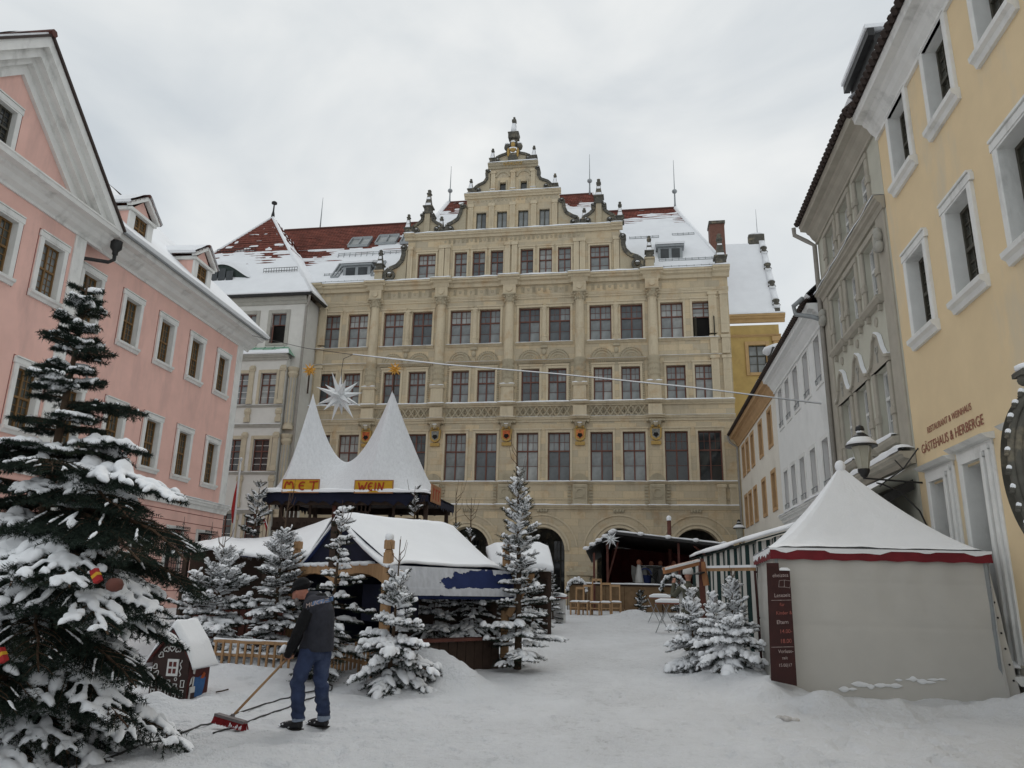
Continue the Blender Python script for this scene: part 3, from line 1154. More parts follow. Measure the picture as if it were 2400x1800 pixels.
# storey B
GB = 3.0
mb = MB()
B_OPS = [(c - .33, c + .33) for c in (-2.02, -.66, .72, 2.09)]
wall(mb, -GB, GB, 23.7, 26.2, [(a, b, 23.95, 25.15) for a, b in B_OPS], 0, .25)
shell(mb, -GB, GB, 23.6, 26.3, 2.0)
mb.build('gable_wall', M['stone'], HALL)
for a, b in B_OPS:
 window(HALL, (a + b) / 2, .14, 23.95, b - a, 1.2, 'plain', 'windark', 'glass')
for p in (-2.72, -1.34, .03, 1.4, 2.76):
 q = MB()
 q.bbox(p - .17, p + .17, -.12, .02, 23.76, 25.75)
 for e in (-.07, .0, .07):
  q.box(p + e - .014, p + e + .014, -.135, -.11, 24.1, 25.4)
 q.bbox(p - .21, p + .21, -.16, .02, 25.5, 25.72)
 q.build('gable_pilaster', M['trim'], HALL)
q = MB()
for j in range(20):
 x = -2.5 + j * .263
 q.ell((x, 0, 25.95), (.05 if j % 2 else .08, .03, .1), 6, 4)
q.build('frieze_ornament', M['carve'], HALL)
ledge(HALL, 'gable_cornice', -GB - .15, GB + .15, 26.42, .3, .3, .06)
# storey C
GC = 1.5
mb = MB()
C_OPS = [(c - .21, c + .21) for c in (-.66, .72)]
wall(mb, -GC, GC, 26.4, 28.3, [(a, b, 26.62, 27.24) for a, b in C_OPS], 0, .25)
shell(mb, -GC, GC, 26.3, 28.4, 1.5)
mb.build('gable_wall', M['stone'], HALL)
for a, b in C_OPS:
 flat(HALL, 'attic_opening', [(a, .2, 26.62), (b, .2, 26.62), (b, .2, 27.24), (a, .2, 27.24)], 'glassdark')
 q = MB()
 c = (a + b) / 2
 q.ring(c, 27.55, .38, .52, -.06, .01, .1, PI - .1, 12).box(a - .09, a, -.05, 0, 26.6, 27.35).box(b, b + .09, -.05, 0, 26.6, 27.35)
 q.build('window_surround', M['carve'], HALL)
for p in (-1.3, .02, 1.34):
 q = MB()
 q.bbox(p - .15, p + .15, -.12, .02, 26.5, 28.05).bbox(p - .19, p + .19, -.16, .02, 27.85, 28.03).bbox(p - .2, p + .2, -.2, .02, 26.44, 26.66)
 g = q.build('gable_pilaster', M['trim'], HALL)
 snow_strip(g, p - .2, p + .2, -.2, 0, 26.66, .04)
ledge(HALL, 'gable_cornice', -GC - .15, GC + .15, 28.55, .3, .34, .06, m_='carve')
# name in gilt letters on the top frieze
text(HALL, 'gilt_lettering', 'GÖRLITZ', .26 * KH, 'gold', (0.02 * KH, -.315 * KH, 28.36 * KH + XK[1]), sx=1.2, ext=.02)
# crowning group: scrolled pediment, gilt bust, obelisk
scroll(HALL, [(-.25, 29.45), (-.45, 29.2), (-.8, 29.1), (-1.1, 28.95), (-1.25, 28.62)], .12, spirals=[(-1.0, 28.72, .15)])
scroll(HALL, [(.25, 29.45), (.45, 29.2), (.8, 29.1), (1.1, 28.95), (1.25, 28.62)], .12, spirals=[(1.0, 28.72, .15)])
q = MB()
q.bbox(-.3, .3, -.3, .25, 28.55, 29.2).ell((-.42, -.1, 29.72), (.2, .22, .26), 8, 6).ell((.42, -.1, 29.72), (.2, .22, .26), 8, 6).ell((0, -.05, 30.0), (.28, .25, .4), 10, 6)
q.bbox(-.34, .34, -.3, .25, 30.35, 30.62).lathe([(.3, 0), (.36, .18), (.36, .24), (.2, .27), (.1, 1.1), (.14, 1.14), (.14, 1.3), (.06, 1.36), (.07, 1.5), (.01, 1.56)], 0, 0, 30.5, sq=True)
cr = q.build('crowning_obelisk', M['dark_stone'], HALL, 'auto')
q = MB()
q.ell((0, -.28, 29.78), (.15, .14, .2), 10, 7).ell((-.3, -.28, 29.25), (.1, .1, .34), 8, 6).ell((.32, -.28, 29.2), (.09, .1, .34), 8, 6).ell((0, -.26, 29.45), (.22, .14, .2), 10, 6)
q.build('gilt_bust', M['gold'], cr, True)
q = MB()
q.ell((0, -.28, 30.02), (.17, .12, .07), 8, 4).ell((-.42, -.1, 29.95), (.17, .18, .07), 8, 4).ell((.42, -.1, 29.95), (.17, .18, .07), 8, 4).ell((0, -.3, 29.52), (.3, .1, .08), 8, 4).lathe([(.2, .3), (.11, 1.0)], 0, -.03, 30.5, sq=True)
q.build('snow', M['snow'], cr, True)
for s in (-1, 1):
 obelisk(HALL, s * 1.37, 28.58, 29.75, r=.17)
 obelisk(HALL, s * 2.76, 26.45, 27.6, r=.17)
 scroll(HALL, [(s * 1.5, 28.05), (s * 1.72, 27.9), (s * 1.68, 27.5), (s * 1.85, 27.2), (s * 2.3, 27.0), (s * 2.5, 26.78), (s * 2.55, 26.45)], .13, spirals=[(s * 1.66, 27.98, .13), (s * 2.2, 26.62, .16)])
 # beside storey B
 scroll(HALL, [(s * 3.0, 25.6), (s * 3.3, 25.55), (s * 3.35, 25.1), (s * 3.5, 24.7), (s * 3.9, 24.42), (s * 4.2, 24.3), (s * 4.3, 23.8)], .16, spirals=[(s * 3.22, 25.55, .17), (s * 3.95, 23.98, .2)])
 # free-standing scroll pair with its obelisk
 for t in (-1, 1):
  scroll(HALL, [(s * 5.54 + t * .15, 25.1), (s * 5.54 + t * .32, 25.05), (s * 5.54 + t * .35, 24.75), (s * 5.54 + t * .6, 24.5), (s * 5.54 + t * .95, 24.3), (s * 5.54 + t * 1.08, 23.8)], .14, spirals=[(s * 5.54 + t * .36, 25.05, .13), (s * 5.54 + t * .68, 24.0, .2)])
 q = MB()
 q.bbox(s * 5.54 - .18, s * 5.54 + .18, -.3, .2, 23.75, 25.2)
 q.build('gable_pilaster', M['carve'], HALL)
 obelisk(HALL, s * 5.54, 25.15, 27.0, r=.25)
 obelisk(HALL, s * 6.85, 23.78, 25.3, r=.2)
 obelisk(HALL, s * 4.62, 23.78, 25.0, r=.2)
 # great side scrolls of storey A and the pinnacles at their feet
 scroll(HALL, [(s * 6.8, 22.95), (s * 7.05, 22.85), (s * 7.0, 22.4), (s * 7.1, 21.95), (s * 7.4, 21.6), (s * 7.9, 21.4), (s * 8.15, 21.15), (s * 8.2, 20.5)], .2, spirals=[(s * 7.0, 22.8, .2), (s * 7.85, 20.95, .36)])
 q = MB()
 q.bbox(s * 8.58 - .26, s * 8.58 + .26, -.3, .25, 20.45, 21.2).bbox(s * 8.58 - .32, s * 8.58 + .32, -.36, .3, 21.2, 21.32)
 q.build('pinnacle_base', M['carve'], HALL)
 obelisk(HALL, s * 8.58, 21.3, 22.85, r=.22)
obelisk(HALL, 12.75, 20.5, 22.75, r=.3)

# ---- roof
E0, ER = .25, 6.5
RZ = 28.1


def streaks(red0, red1, seed, row=.32, t=.12):
 def fn(U, V):
  h = V / V.max()
  f = fbm(U * .35, V * .5, 4, seed)
  line = red0 + (red1 - red0) * (U / U.max()) + f * .35
  full = (line - h) * 2.2
  frac = np.abs(((V / row) % 1.0))
  st = (0.5 - frac) * .5 + fbm(U * .7, V * 1.6, 3, seed + 9) * .9 - np.maximum(h - line, 0) * .35
  return np.minimum(np.maximum(full * .2, np.where(st > 0, st * .25, -1)), t) + np.where(full > 0, 0.03 * fbm(U * 1.2, V * 1.2, 3, seed + 4), 0)
 return fn


PR = [(-HW, E0, 20.5), (HW + .1, E0, 20.5), (10.65, ER, RZ), (-19.0, ER, RZ)]
tile_roof(HALL, PR)
slope_snow(HALL, [(-HW - .3, E0, 20.5), (-2, E0, 20.5), (-2, ER, RZ), (-19, ER, RZ)], streaks(.40, .66, 21), 150, 90, 'roof_snow')
slope_snow(HALL, [(2, E0, 20.5), (HW + .1, E0, 20.5), (10.65, ER, RZ), (2, ER, RZ)], streaks(.84, .88, 33), 120, 80, 'roof_snow')
tile_roof(HALL, [(HW + .1, E0, 20.5), (HW + .1, 12, 20.5), (10.65, ER + .3, RZ), (10.65, ER, RZ)])
slope_snow(HALL, [(HW + .1, E0, 20.5), (HW + .1, 12, 20.5), (10.65, ER + .3, RZ), (10.65, ER, RZ)], streaks(1.1, 1.1, 5), 40, 40, 'roof_snow')
tile_roof(HALL, [(HW + .1, 12, 20.5), (-19, 12, 20.5), (-19, ER + .3, RZ), (10.65, ER + .3, RZ)])
# raised roof behind the gable
tile_roof(HALL, [(-GA, .8, 23.4), (GA, .8, 23.4), (4.9, 6.4, 29.6), (-6.0, 6.4, 29.6)])
slope_snow(HALL, [(-GA, .8, 23.4), (GA, .8, 23.4), (4.9, 6.4, 29.6), (-6.0, 6.4, 29.6)], streaks(.72, .66, 50), 130, 90, 'roof_snow')
for s, tx in ((-1, -6.0), (1, 4.9)):
 P_ = [(s * GA, .8, 23.4), (s * GA, 11.8, 23.4), (tx, 6.6, 29.6), (tx, 6.4, 29.6)]
 if s < 0:
  P_ = [P_[1], P_[0], P_[3], P_[2]]
 tile_roof(HALL, P_)
 slope_snow(HALL, P_, streaks(1.1, 1.1, 8), 30, 30, 'roof_snow')
q = MB()
q.tube([(-19, ER, RZ + .03), (10.65, ER, RZ + .03)], .12, 6).tube([(-6.0, 6.45, 29.62), (4.9, 6.45, 29.62)], .12, 6)
q.build('ridge_tiles', M['tile'], HALL)
q = MB()
for a_, b_ in (((10.65, ER, RZ + .05), (HW + .1, E0, 20.6)), ((4.9, 6.4, 29.65), (GA, .8, 23.5)), ((-6.0, 6.4, 29.65), (-GA, .8, 23.5))):
 q = MB()
 q.tube([a_, b_], .15, 6)
 q.build('hip_snow', M['snow'], HALL, True)


def on_roof(x, f, up=0.0):
 return (x, E0 + (ER - E0) * f, 20.5 + (RZ - 20.5) * f + up)


# left dormer, right dormer, roof lights, snow guards, rods
def dormer(x, f, w, h_, d=1.3, side_lights=False):
 _, y0, z0 = on_roof(x, f)
 q = MB()
 q.box(x - w / 2, x + w / 2, y0 - .05, y0 + d, z0 - .1, z0 + h_)
 q.box(x - w / 2 - .06, x + w / 2 + .06, y0 - .12, y0 - .05, z0 - .08, z0)
 q.box(x - w / 2 - .12, x + w / 2 + .12, y0 - .2, y0 + d, z0 + h_ - .14, z0 + h_)
 o = q.build('dormer', M['zinc'], HALL)
 s = MB()
 s.add([(x - w / 2 - .18, y0 - .26, z0 + h_), (x + w / 2 + .18, y0 - .26, z0 + h_), (x + w / 2 + .1, y0 + d + .3, z0 + h_ + .75), (x - w / 2 - .1, y0 + d + .3, z0 + h_ + .75),
        (x - w / 2 - .18, y0 - .26, z0 + h_ + .14), (x + w / 2 + .18, y0 - .26, z0 + h_ + .14), (x + w / 2 + .1, y0 + d + .3, z0 + h_ + .95), (x - w / 2 - .1, y0 + d + .3, z0 + h_ + .95)],
        [(0, 3, 2, 1), (4, 5, 6, 7), (0, 1, 5, 4), (1, 2, 6, 5), (2, 3, 7, 6), (3, 0, 4, 7)])
 s.build('snow', M['snow'], o)
 for e in (-.25, .25):
  q = MB()
  q.box(x + e * w * .9 - w * .17, x + e * w * .9 + w * .17, y0 - .062, y0 - .05, z0 + .15, z0 + h_ - .25)
  q.build('pane', M['glassdark'], o)
 return o


def rooflight(x, f, w, h_):
 c0, c1 = on_roof(x, f, .1), on_roof(x, f + h_, .1)
 o = None
 q = MB()
 for e in (-w / 2, 0, w / 2):
  q.bar((x + e, c0[1], c0[2] + .1), (x + e, c1[1], c1[2] + .1), .08, .2)
 q.bar((x - w / 2, c0[1], c0[2] + .1), (x + w / 2, c0[1], c0[2] + .1), .1, .2).bar((x - w / 2, c1[1], c1[2] + .1), (x + w / 2, c1[1], c1[2] + .1), .1, .25)
 o = q.build('roof_light', M['zinc'], HALL)
 for s in (-1, 1):
  p = MB()
  a, b = x + s * .04, x + s * (w / 2 - .04)
  p.quad((a, c0[1], c0[2] + .1), (b, c0[1], c0[2] + .1), (b, c1[1], c1[2] + .1), (a, c1[1], c1[2] + .1))
  p.build('pane', M['glass'], o)
 return o


dormer(-10.6, .13, 1.9, .95)
for e in (-1.45, 1.35):
 rooflight(-10.6 + e, .1, .5, .2)
dormer(9.9, .16, 1.5, 1.05)
for x, f in ((-11.9, .60), (-9.9, .62), (-8.0, .61)):
 rooflight(x, f, 1.5, .13)
for x0_, x1_, f in ((-12.9, -7.4, .46), (-12.9, -11.9, .14), (7.4, 9.3, .48), (10.2, 11.6, .5), (9.2, 12.8, .12), (-12.9, -8.9, .02), (9.0, 12.6, .02)):
 q = MB()
 a, b = on_roof(x0_, f, .3), on_roof(x1_, f, .3)
 q.tube([a, b], .02, 5).tube([(a[0], a[1] - .05, a[2] - .14), (b[0], b[1] - .05, b[2] - .14)], .02, 5)
 n = int((x1_ - x0_) / .45) + 1
 for i in range(n + 1):
  x = x0_ + (x1_ - x0_) * i / n
  q.bar((x, a[1] - .08, a[2] - .35), (x, a[1] + .02, a[2] + .05), .035)
 q.build('snow_guard', M['zinc'], HALL)


def rod(x, y, z0, z1, ball=None, name='lightning_rod'):
 q = MB()
 q.tube([(x, y, z0), (x, y, z0 + (z1 - z0) * .5), (x, y, z1)], [.05, .035, .015], 6)
 if ball:
  q.lathe([(.1, 0), (.06, .4), (.05, (z1 - z0) * .3)], x, y, z0, 8)
  q.ell((x, y, z0 + (z1 - z0) * ball), (.19, .19, .17), 10, 6)
 q.build(name, M['zinc'], HALL, True)


rod(10.65, ER, RZ, 32.0, .35)
rod(4.6, 6.4, 29.5, 32.9, .35)
rod(-5.9, 6.4, 29.5, 32.7, .35)
rod(-16.1, ER, RZ, 30.8)
q = MB()
q.bbox(12.9, 13.9, 6.0, 7.0, 23.0, 26.5)
ch = q.build('chimney', M['brick'], HALL)
q = MB()
q.bbox(12.85, 13.95, 5.9, 7.1, 26.5, 26.7)
q.build('chimney_cap', M['dark_stone'], ch)
cam_scale(1.0)
# ---------------------------------------------------------------- pink house
def full_snow(seed, t=.16, wob=.05):
 def fn(U, V):
  return t + wob * fbm(U * .5, V * .5, 3, seed) * 2 + 0.03 * fbm(U * 2, V * 2, 2, seed + 3)
 return fn


PINK = thing('pink_house', 'pink house with white window frames, pedimented gable and two snowy dormers', 'house', (-19.2, 33.0, 0), R(92.62))
PX = [-1.7, -4.1, -6.47, -8.85, -11.25]
RX = [-13.6, -15.62, -17.7]
PL, RIS = -25.0, -12.26
WW, UZ0, UZ1, LZ0, LZ1 = .92, 10.25, 11.98, 6.0, 7.84
GXs = [-1.6, -3.95, -6.3, -8.7, -11.0, -13.6, -15.7]
ops = [(c - WW / 2, c + WW / 2, a, b) for c in PX for a, b in ((UZ0, UZ1), (LZ0, LZ1))] + [(c - .5, c + .5, 1.9, 3.75) for c in GXs[:5]]
mb = MB()
wall(mb, RIS, 0, 5.0, 13.4, [o for o in ops if o[2] > 4], 0, .28)
mb.quad((0, 0, 0), (0, 11, 0), (0, 11, 13.4), (0, 0, 13.4)).quad((0, 11, 0), (PL, 11, 0), (PL, 11, 13.4), (0, 11, 13.4)).quad((PL, 11, 0), (PL, 0, 0), (PL, 0, 13.4), (PL, 11, 13.4))
mb.build('wall', M['pink'], PINK)
mb = MB()
RO = -.3
rops = [(c - WW / 2, c + WW / 2, a, b) for c in RX for a, b in ((UZ0, UZ1), (LZ0, LZ1))]
wall(mb, PL, RIS, 5.0, 13.0, rops, RO, .28)
mb.quad((RIS, RO, 0), (RIS, 0, 0), (RIS, 0, 13.4), (RIS, RO, 13.4))
mb.build('projecting_wall', M['pink'], PINK)
# pediment field
AX, AZp = -16.2, 17.1
mb = MB()
mb.add([(-20.1, RO, 13.0), (RIS + .15, RO, 13.0), (AX, RO, AZp), (-16.95, RO - .0, 13.9), (-16.05, RO, 13.9), (-16.05, RO, 15.15), (-16.95, RO, 15.15)],
       [(0, 1, 4, 3), (1, 2, 5, 4), (2, 0, 3, 6), (2, 6, 5)])
mb.build('pediment_wall', M['pink'], PINK)
# rusticated ground floor: courses with painted red joints
gops = [o for o in ops if o[2] < 4] + [(c - .5, c + .5, 1.9, 3.75) for c in GXs[5:]]
mb = MB()
wall(mb, PL, .05, 0, 5.0, gops, -.06, .4)
mb.quad((.05, -.06, 0), (.05, .5, 0), (.05, .5, 5.0), (.05, -.06, 5.0))
mb.build('ground_floor_wall', M['pink'], PINK)
for j in range(1, 12):
 z = .4 * j + .12
 q = MB()
 xs_ = [PL]
 for a, b, za, zb in sorted(gops):
  if za - .05 < z < zb + .05:
   xs_ += [a - .12, b + .12]
 xs_.append(.056)
 for i in range(0, len(xs_), 2):
  q.box(xs_[i], xs_[i + 1], -.064, -.05, z - .014, z + .014)
 q.build('rustication_joint', M['redline'], PINK)


def reveal(q, xa, xb, za, zb, y, d):
 e = .003
 for s in (xa + e, xb - e):
  q.quad((s, y, za), (s, y + d, za), (s, y + d, zb), (s, y, zb))
 q.quad((xa, y, zb - e), (xb, y, zb - e), (xb, y + d, zb - e), (xa, y + d, zb - e))
 q.quad((xa, y, za + e), (xb, y, za + e), (xb, y + d, za + e), (xa, y + d, za + e))


def eared_frame(parent, xa, xb, za, zb, y=0.0, w_=.17, m_='white', ears=True, sill=True, line=True):
 q = MB()
 reveal(q, xa, xb, za, zb, y, .2)
 e = .05 if ears else 0
 q.bbox(xa - w_, xa, y - .07, y + .01, za, zb + w_ * .3, .015)
 q.bbox(xb, xb + w_, y - .07, y + .01, za, zb + w_ * .3, .015)
 q.bbox(xa - w_ - e, xb + w_ + e, y - .075, y + .01, zb + w_ * .3, zb + w_ * 1.3, .015)
 q.box(xa, xb, y - .06, y + .01, zb, zb + w_ * .3 - .002)
 q.box(xa - w_ - e * .3, xb + w_ + e * .3, y - .1, y + .01, zb + w_ * 1.3 + .002, zb + w_ * 1.3 + .045)
 o = q.build('window_surround', M[m_], parent)
 if line:
  q = MB()
  X0, X1, Z0, Z1 = xa - w_ - e - .022, xb + w_ + e + .022, za - .24, zb + w_ * 1.3 + .065
  q.box(X0, X0 + .022, y - .008, y + .005, Z0, Z1).box(X1 - .022, X1, y - .008, y + .005, Z0, Z1).box(X0 + .022, X1 - .022, y - .008, y + .005, Z1 - .02, Z1)
  q.build('painted_line', M['redline'], o)
 if sill:
  q = MB()
  q.prism([(y + .01, za - .22), (y - .06, za - .22), (y - .09, za - .14), (y - .15, za - .1), (y - .16, za - .02), (y + .01, za)], xa - w_ - .05, xb + w_ + .05, 'x')
  q.build('sill', M[m_], o)
 return o


for xa, xb, za, zb in ops + rops:
 if za < 4:
  continue
 y = 0 if xb > RIS else RO
 lit = abs((xa + xb) / 2 + 13.6) < .1 and za > 9
 eared_frame(PINK, xa, xb, za, zb, y)
 window(PINK, (xa + xb) / 2, y + .16, za, xb - xa, zb - za, 'leaded', 'winbrown', 'glass' if lit else 'glassleaded', 'winbrown')
eared_frame(PINK, -16.95, -16.05, 13.9, 15.15, RO)
window(PINK, -16.5, RO + .12, 13.9, .9, 1.25, 'leaded', 'windark', 'glassdark', 'windark')
for c in GXs:
 q = MB()
 xa, xb, za, zb = c - .5, c + .5, 1.9, 3.75
 q.bbox(xa - .16, xa, -.12, -.05, za, zb, .015).bbox(xb, xb + .16, -.12, -.05, za, zb, .015).bbox(xa - .16, xb + .16, -.122, -.05, zb, zb + .17, .015)
 so = q.build('window_surround', M['white'], PINK)
 q = MB()
 q.box(xa, xb, .3, .31, za, zb)
 q.build('pane', M['glassdark'], so)
 # basket grille of forged iron
 g = MB()
 for i in range(7):
  x = xa + (xb - xa) * i / 6
  g.tube([(x, -.2, za), (x, -.42, za + .15), (x, -.42, zb - .2), (x, -.2, zb + .02)], .012, 5)
  if i < 6:
   for k2 in range(5):
    z = za + .25 + k2 * .3
    g.ring(x + .083, z, .06, .078, -.43, -.415, 0, 2 * PI, 8)
 for s in (xa, xb):
  for k2 in range(6):
   z = za + .2 + k2 * .28
   g.tube([(s, -.42, z), (s, -.25, z + .14), (s, -.1, z)], .012, 4).tube([(s, -.42, z + .14), (s, -.25, z), (s, -.1, z + .14)], .012, 4)
 g.box(xa - .05, xb + .05, -.45, -.1, zb - .02, zb + .02)
 for i in range(9):
  x = xa + (xb - xa) * i / 8
  g.ring(x, zb + .1, .04, .055, -.44, -.425, 0, 2 * PI, 8)
 g.tube([(c, -.43, zb), (c, -.43, zb + .55)], [.015, .006], 5)
 g.tube([(c - .12, -.43, zb + .2), (c, -.43, zb + .32), (c + .12, -.43, zb + .2)], .01, 4)
 g.build('window_grille', M['iron'], so)
# string course above the ground floor, corner strip, pilaster
ledge(PINK, 'string_course', PL, .12, 5.16, .24, .42, .03, m_='white', y=-.06)
q = MB()
q.bbox(-.5, .02, -.05, .3, 5.16, 13.2).quad((.021, -.05, 5.16), (.021, .5, 5.16), (.021, .5, 13.2), (.021, -.05, 13.2))
q.build('corner_strip', M['white'], PINK)
q = MB()
q.bbox(RIS - .5, RIS + .02, RO - .06, RO + .3, 5.16, 12.8)
q.build('corner_strip', M['white'], PINK)
# eaves cornice of the wing
EV = .85


def cove(parent, x0, x1, z, out, h, y=0.0, m_='white', name='eaves_cornice'):
 q = MB()
 pr = [(y + .02, z - h), (y - .06, z - h), (y - .06, z - h * .86), (y - out * .3, z - h * .7), (y - out * .42, z - h * .5), (y - out * .55, z - h * .42), (y - out * .6, z - h * .32), (y - out * .92, z - h * .27), (y - out * .95, z - h * .1), (y - out, z - h * .06), (y - out, z), (y + .02, z)]
 q.prism(pr, x0, x1, 'x')
 return q.build(name, M[m_], parent)


cove(PINK, RIS + .02, .55, 13.6, EV, .66)
cove(PINK, -20.9, RIS + .75, 13.5, .75, .7, RO, name='pediment_cornice')
ez = 13.62
ry = 6.2
rz_ = ez + .95 * (ry + EV)
P = [(RIS + .75, -EV - .05, ez), (.75, -EV - .05, ez), (-2.2, ry, rz_), (RIS + .75, ry, rz_)]
tile_roof(PINK, P, .3, 'tiledark')
slope_snow(PINK, P, lambda U, V: np.where(V / V.max() > .86 + .35 * fbm(U * .5, V, 3, 70), -1, .17 + .05 * fbm(U * .5, V * .6, 3, 61)), 110, 60, 'roof_snow')
P = [(.75, -EV - .05, ez), (.75, 11 + EV, ez), (-2.2, ry + .2, rz_), (-2.2, ry, rz_)]
tile_roof(PINK, P, .3, 'tiledark')
slope_snow(PINK, P, full_snow(4), 30, 40, 'roof_snow')
tile_roof(PINK, [(.75, 11 + EV, ez), (PL, 11 + EV, ez), (PL, ry + .2, rz_), (-2.2, ry + .2, rz_)], .3, 'tiledark')
tile_roof(PINK, [(PL, -EV, ez), (-19, -EV, ez), (-19, ry, rz_), (PL, ry, rz_)], .3, 'tiledark')
q = MB()
q.tube([(-14, ry, rz_ + .02), (-2.2, ry, rz_ + .02), (.7, -EV, ez + .1)], .1, 6)
q.build('ridge_tiles', M['tiledark'], PINK)
q = MB()
q.tube([(RIS + .3, -EV - .08, ez - .02), (.6, -EV - .08, ez - .02)], .05, 6)
q.build('gutter', M['zinc'], PINK)
q = MB()
q.tube([(RIS + .8, -.6, ez + .45), (-8, -.6, ez + .43), (-3, -.6, ez + .4)], .02, 5)
q.build('snow_guard', M['iron'], PINK)
# raking cornices of the pediment and the gable roof behind it
for s in (-1, 1):
 base = (AX + s * 4.75, 13.5)
 ap = (AX, 17.75)
 L_ = math.hypot(base[0] - ap[0], base[1] - ap[1])
 ux, uz = (ap[0] - base[0]) / L_, (ap[1] - base[1]) / L_
 nx, nz = (-uz, ux) if ux * 1 > 0 else (uz, -ux)
 if nz < 0:
  nx, nz = -nx, -nz
 q = MB()
 for a, b, out in ((-1.0, -.72, .12), (-.72, -.55, .32), (-.55, -.3, .55), (-.3, -.02, .75)):
  y0 = RO - out
  pts = []
  for t, off in ((0, a), (L_, a), (L_, b), (0, b)):
   # mitre at the apex and at the foot
   px_, pz_ = base[0] + ux * t + nx * off, base[1] + uz * t + nz * off
   if t:
    k_ = (AX - px_) / ux if abs(ux) > 1e-6 else 0
    px_, pz_ = px_ + ux * k_, pz_ + uz * k_
   else:
    k_ = (13.5 - pz_) / uz
    px_, pz_ = px_ + ux * k_, pz_ + uz * k_
   pts.append((px_, pz_))
  q.prism(pts, y0, RO + .4)
 q.build('raking_cornice', M['white'], PINK)
 q = MB()
 q.bar((base[0], RO - .45, base[1] + .02), (ap[0], RO - .45, ap[1] + .02), .75, .08)
 vt = q.build('verge_tiles', M['tiledark'], PINK)
 s_ = MB()
 s_.bar((base[0] - nx * 0, RO - .42, base[1] + .09), (ap[0], RO - .42, ap[1] + .09), .62, .08)
 s_.build('snow', M['snow'], vt)
 y_back = 6.0
 P = [(base[0], RO - .1, base[1]), (base[0], y_back, base[1]), (ap[0], y_back, ap[1]), (ap[0], RO - .1, ap[1])]
 if s < 0:
  P = [P[1], P[0], P[3], P[2]]
 tile_roof(PINK, P, .3, 'tiledark')
 slope_snow(PINK, P, full_snow(14 + s), 30, 40, 'roof_snow')
q = MB()
q.tube([(AX, RO - .85, 17.82), (AX, 7, 17.82)], .13, 6)
q.build('ridge_tiles', M['tile'], PINK)
# rainwater hopper and pipe at the foot of the pediment
q = MB()
hx = RIS + .98
q.lathe([(.1, 0), (.1, .12), (.2, .25), (.2, .5), (.14, .52)], hx, -.72, 12.75, 10)
q.tube([(hx, -.72, 12.8), (hx, -.72, 12.55), (hx - .1, -.6, 12.42), (hx - .95, -.12, 12.22)], .065, 8)
q.build('rainwater_pipe', M['gutter'], PINK, 'auto')
# dormers
for dx, zb_ in ((-9.8, 13.9), (-5.25, 14.0)):
 y0 = -.42
 q = MB()
 wd = .72
 q.quad((dx - wd, y0, zb_ - .4), (dx - .42, y0, zb_ - .4), (dx - .42, y0, zb_ + 1.05), (dx - wd, y0, zb_ + 1.05)).quad((dx + .42, y0, zb_ - .4), (dx + wd, y0, zb_ - .4), (dx + wd, y0, zb_ + 1.05), (dx + .42, y0, zb_ + 1.05))
 q.quad((dx - .42, y0, zb_ - .4), (dx + .42, y0, zb_ - .4), (dx + .42, y0, zb_ + .1), (dx - .42, y0, zb_ + .1))
 q.add([(dx - wd, y0, zb_ + 1.05), (dx + wd, y0, zb_ + 1.05), (dx, y0, zb_ + 1.7)], [(0, 1, 2)])
 for s in (-1, 1):
  q.quad((dx + s * wd, y0, zb_ - .4), (dx + s * wd, 2.2, zb_ - .4), (dx + s * wd, 2.2, zb_ + 1.05), (dx + s * wd, y0, zb_ + 1.05))
 dm = q.build('dormer', M['pink'], PINK)
 q = MB()
 q.bbox(dx - wd - .02, dx - .40, y0 - .08, y0, zb_ - .3, zb_ + 1.02).bbox(dx + .40, dx + wd + .02, y0 - .08, y0, zb_ - .3, zb_ + 1.02).bbox(dx - wd - .1, dx + wd + .1, y0 - .16, y0 + .02, zb_ + 1.02, zb_ + 1.14)
 for s in (-1, 1):
  q.bar((dx + s * (wd + .2), y0 - .1, zb_ + 1.18), (dx, y0 - .1, zb_ + 1.86), .2, .14)
  q.box(*sorted((dx + s * (wd - .02), dx + s * (wd + .12))), y0 + .02, 1.2, zb_ + 1.0, zb_ + 1.14)
 q.build('trim', M['white'], dm)
 window(dm, dx, y0 + .03, zb_ + .1, .82, .9, 'leaded', 'winbrown', 'glassleaded')
 for s in (-1, 1):
  P = [(dx + s * (wd + .25), y0 - .22, zb_ + 1.18), (dx + s * (wd + .25), 2.6, zb_ + 1.18), (dx, 2.6, zb_ + 1.92), (dx, y0 - .22, zb_ + 1.92)]
  if s < 0:
   P = [P[1], P[0], P[3], P[2]]
  tile_roof(dm, P, .28, 'tile', 'dormer_roof')
  slope_snow(dm, P, full_snow(90 + int(dx), .14), 24, 12, 'dormer_snow')
 q = MB()
 q.tube([(dx, y0 - .24, zb_ + 1.96), (dx, 2.6, zb_ + 1.96)], .07, 6)
 q.build('ridge_tiles', M['tile'], dm)

# ---------------------------------------------------------------- limewashed house with the hipped red roof
cam_scale(KH)
LX = -24.0
LIME = thing('limewashed_house', 'pale grey-white house with hipped red roof and green copper ledge, beside the town hall', 'house', (LX * KH, 41 * KH, 0))
mb = MB()
uw = [(-23.64 - LX, .95), (-21.65 - LX, .97), (-25.6 - LX, .95)]
wall(mb, -6.5, 4.0, 14.5, 19.0, [(c - w / 2, c + w / 2, 15.97, 17.93) for c, w in uw], 0, .25)
mb.quad((4.0, 0, 0), (4.0, 9, 0), (4.0, 9, 19), (4.0, 0, 19)).quad((-6.5, 9, 0), (-6.5, 0, 0), (-6.5, 0, 19), (-6.5, 9, 19)).quad((4, 9, 0), (-6.5, 9, 0), (-6.5, 9, 19), (4, 9, 19))
mb.quad((3.4, 0, 0), (4.0, 0, 0), (4.0, 0, 14.5), (3.4, 0, 14.5))
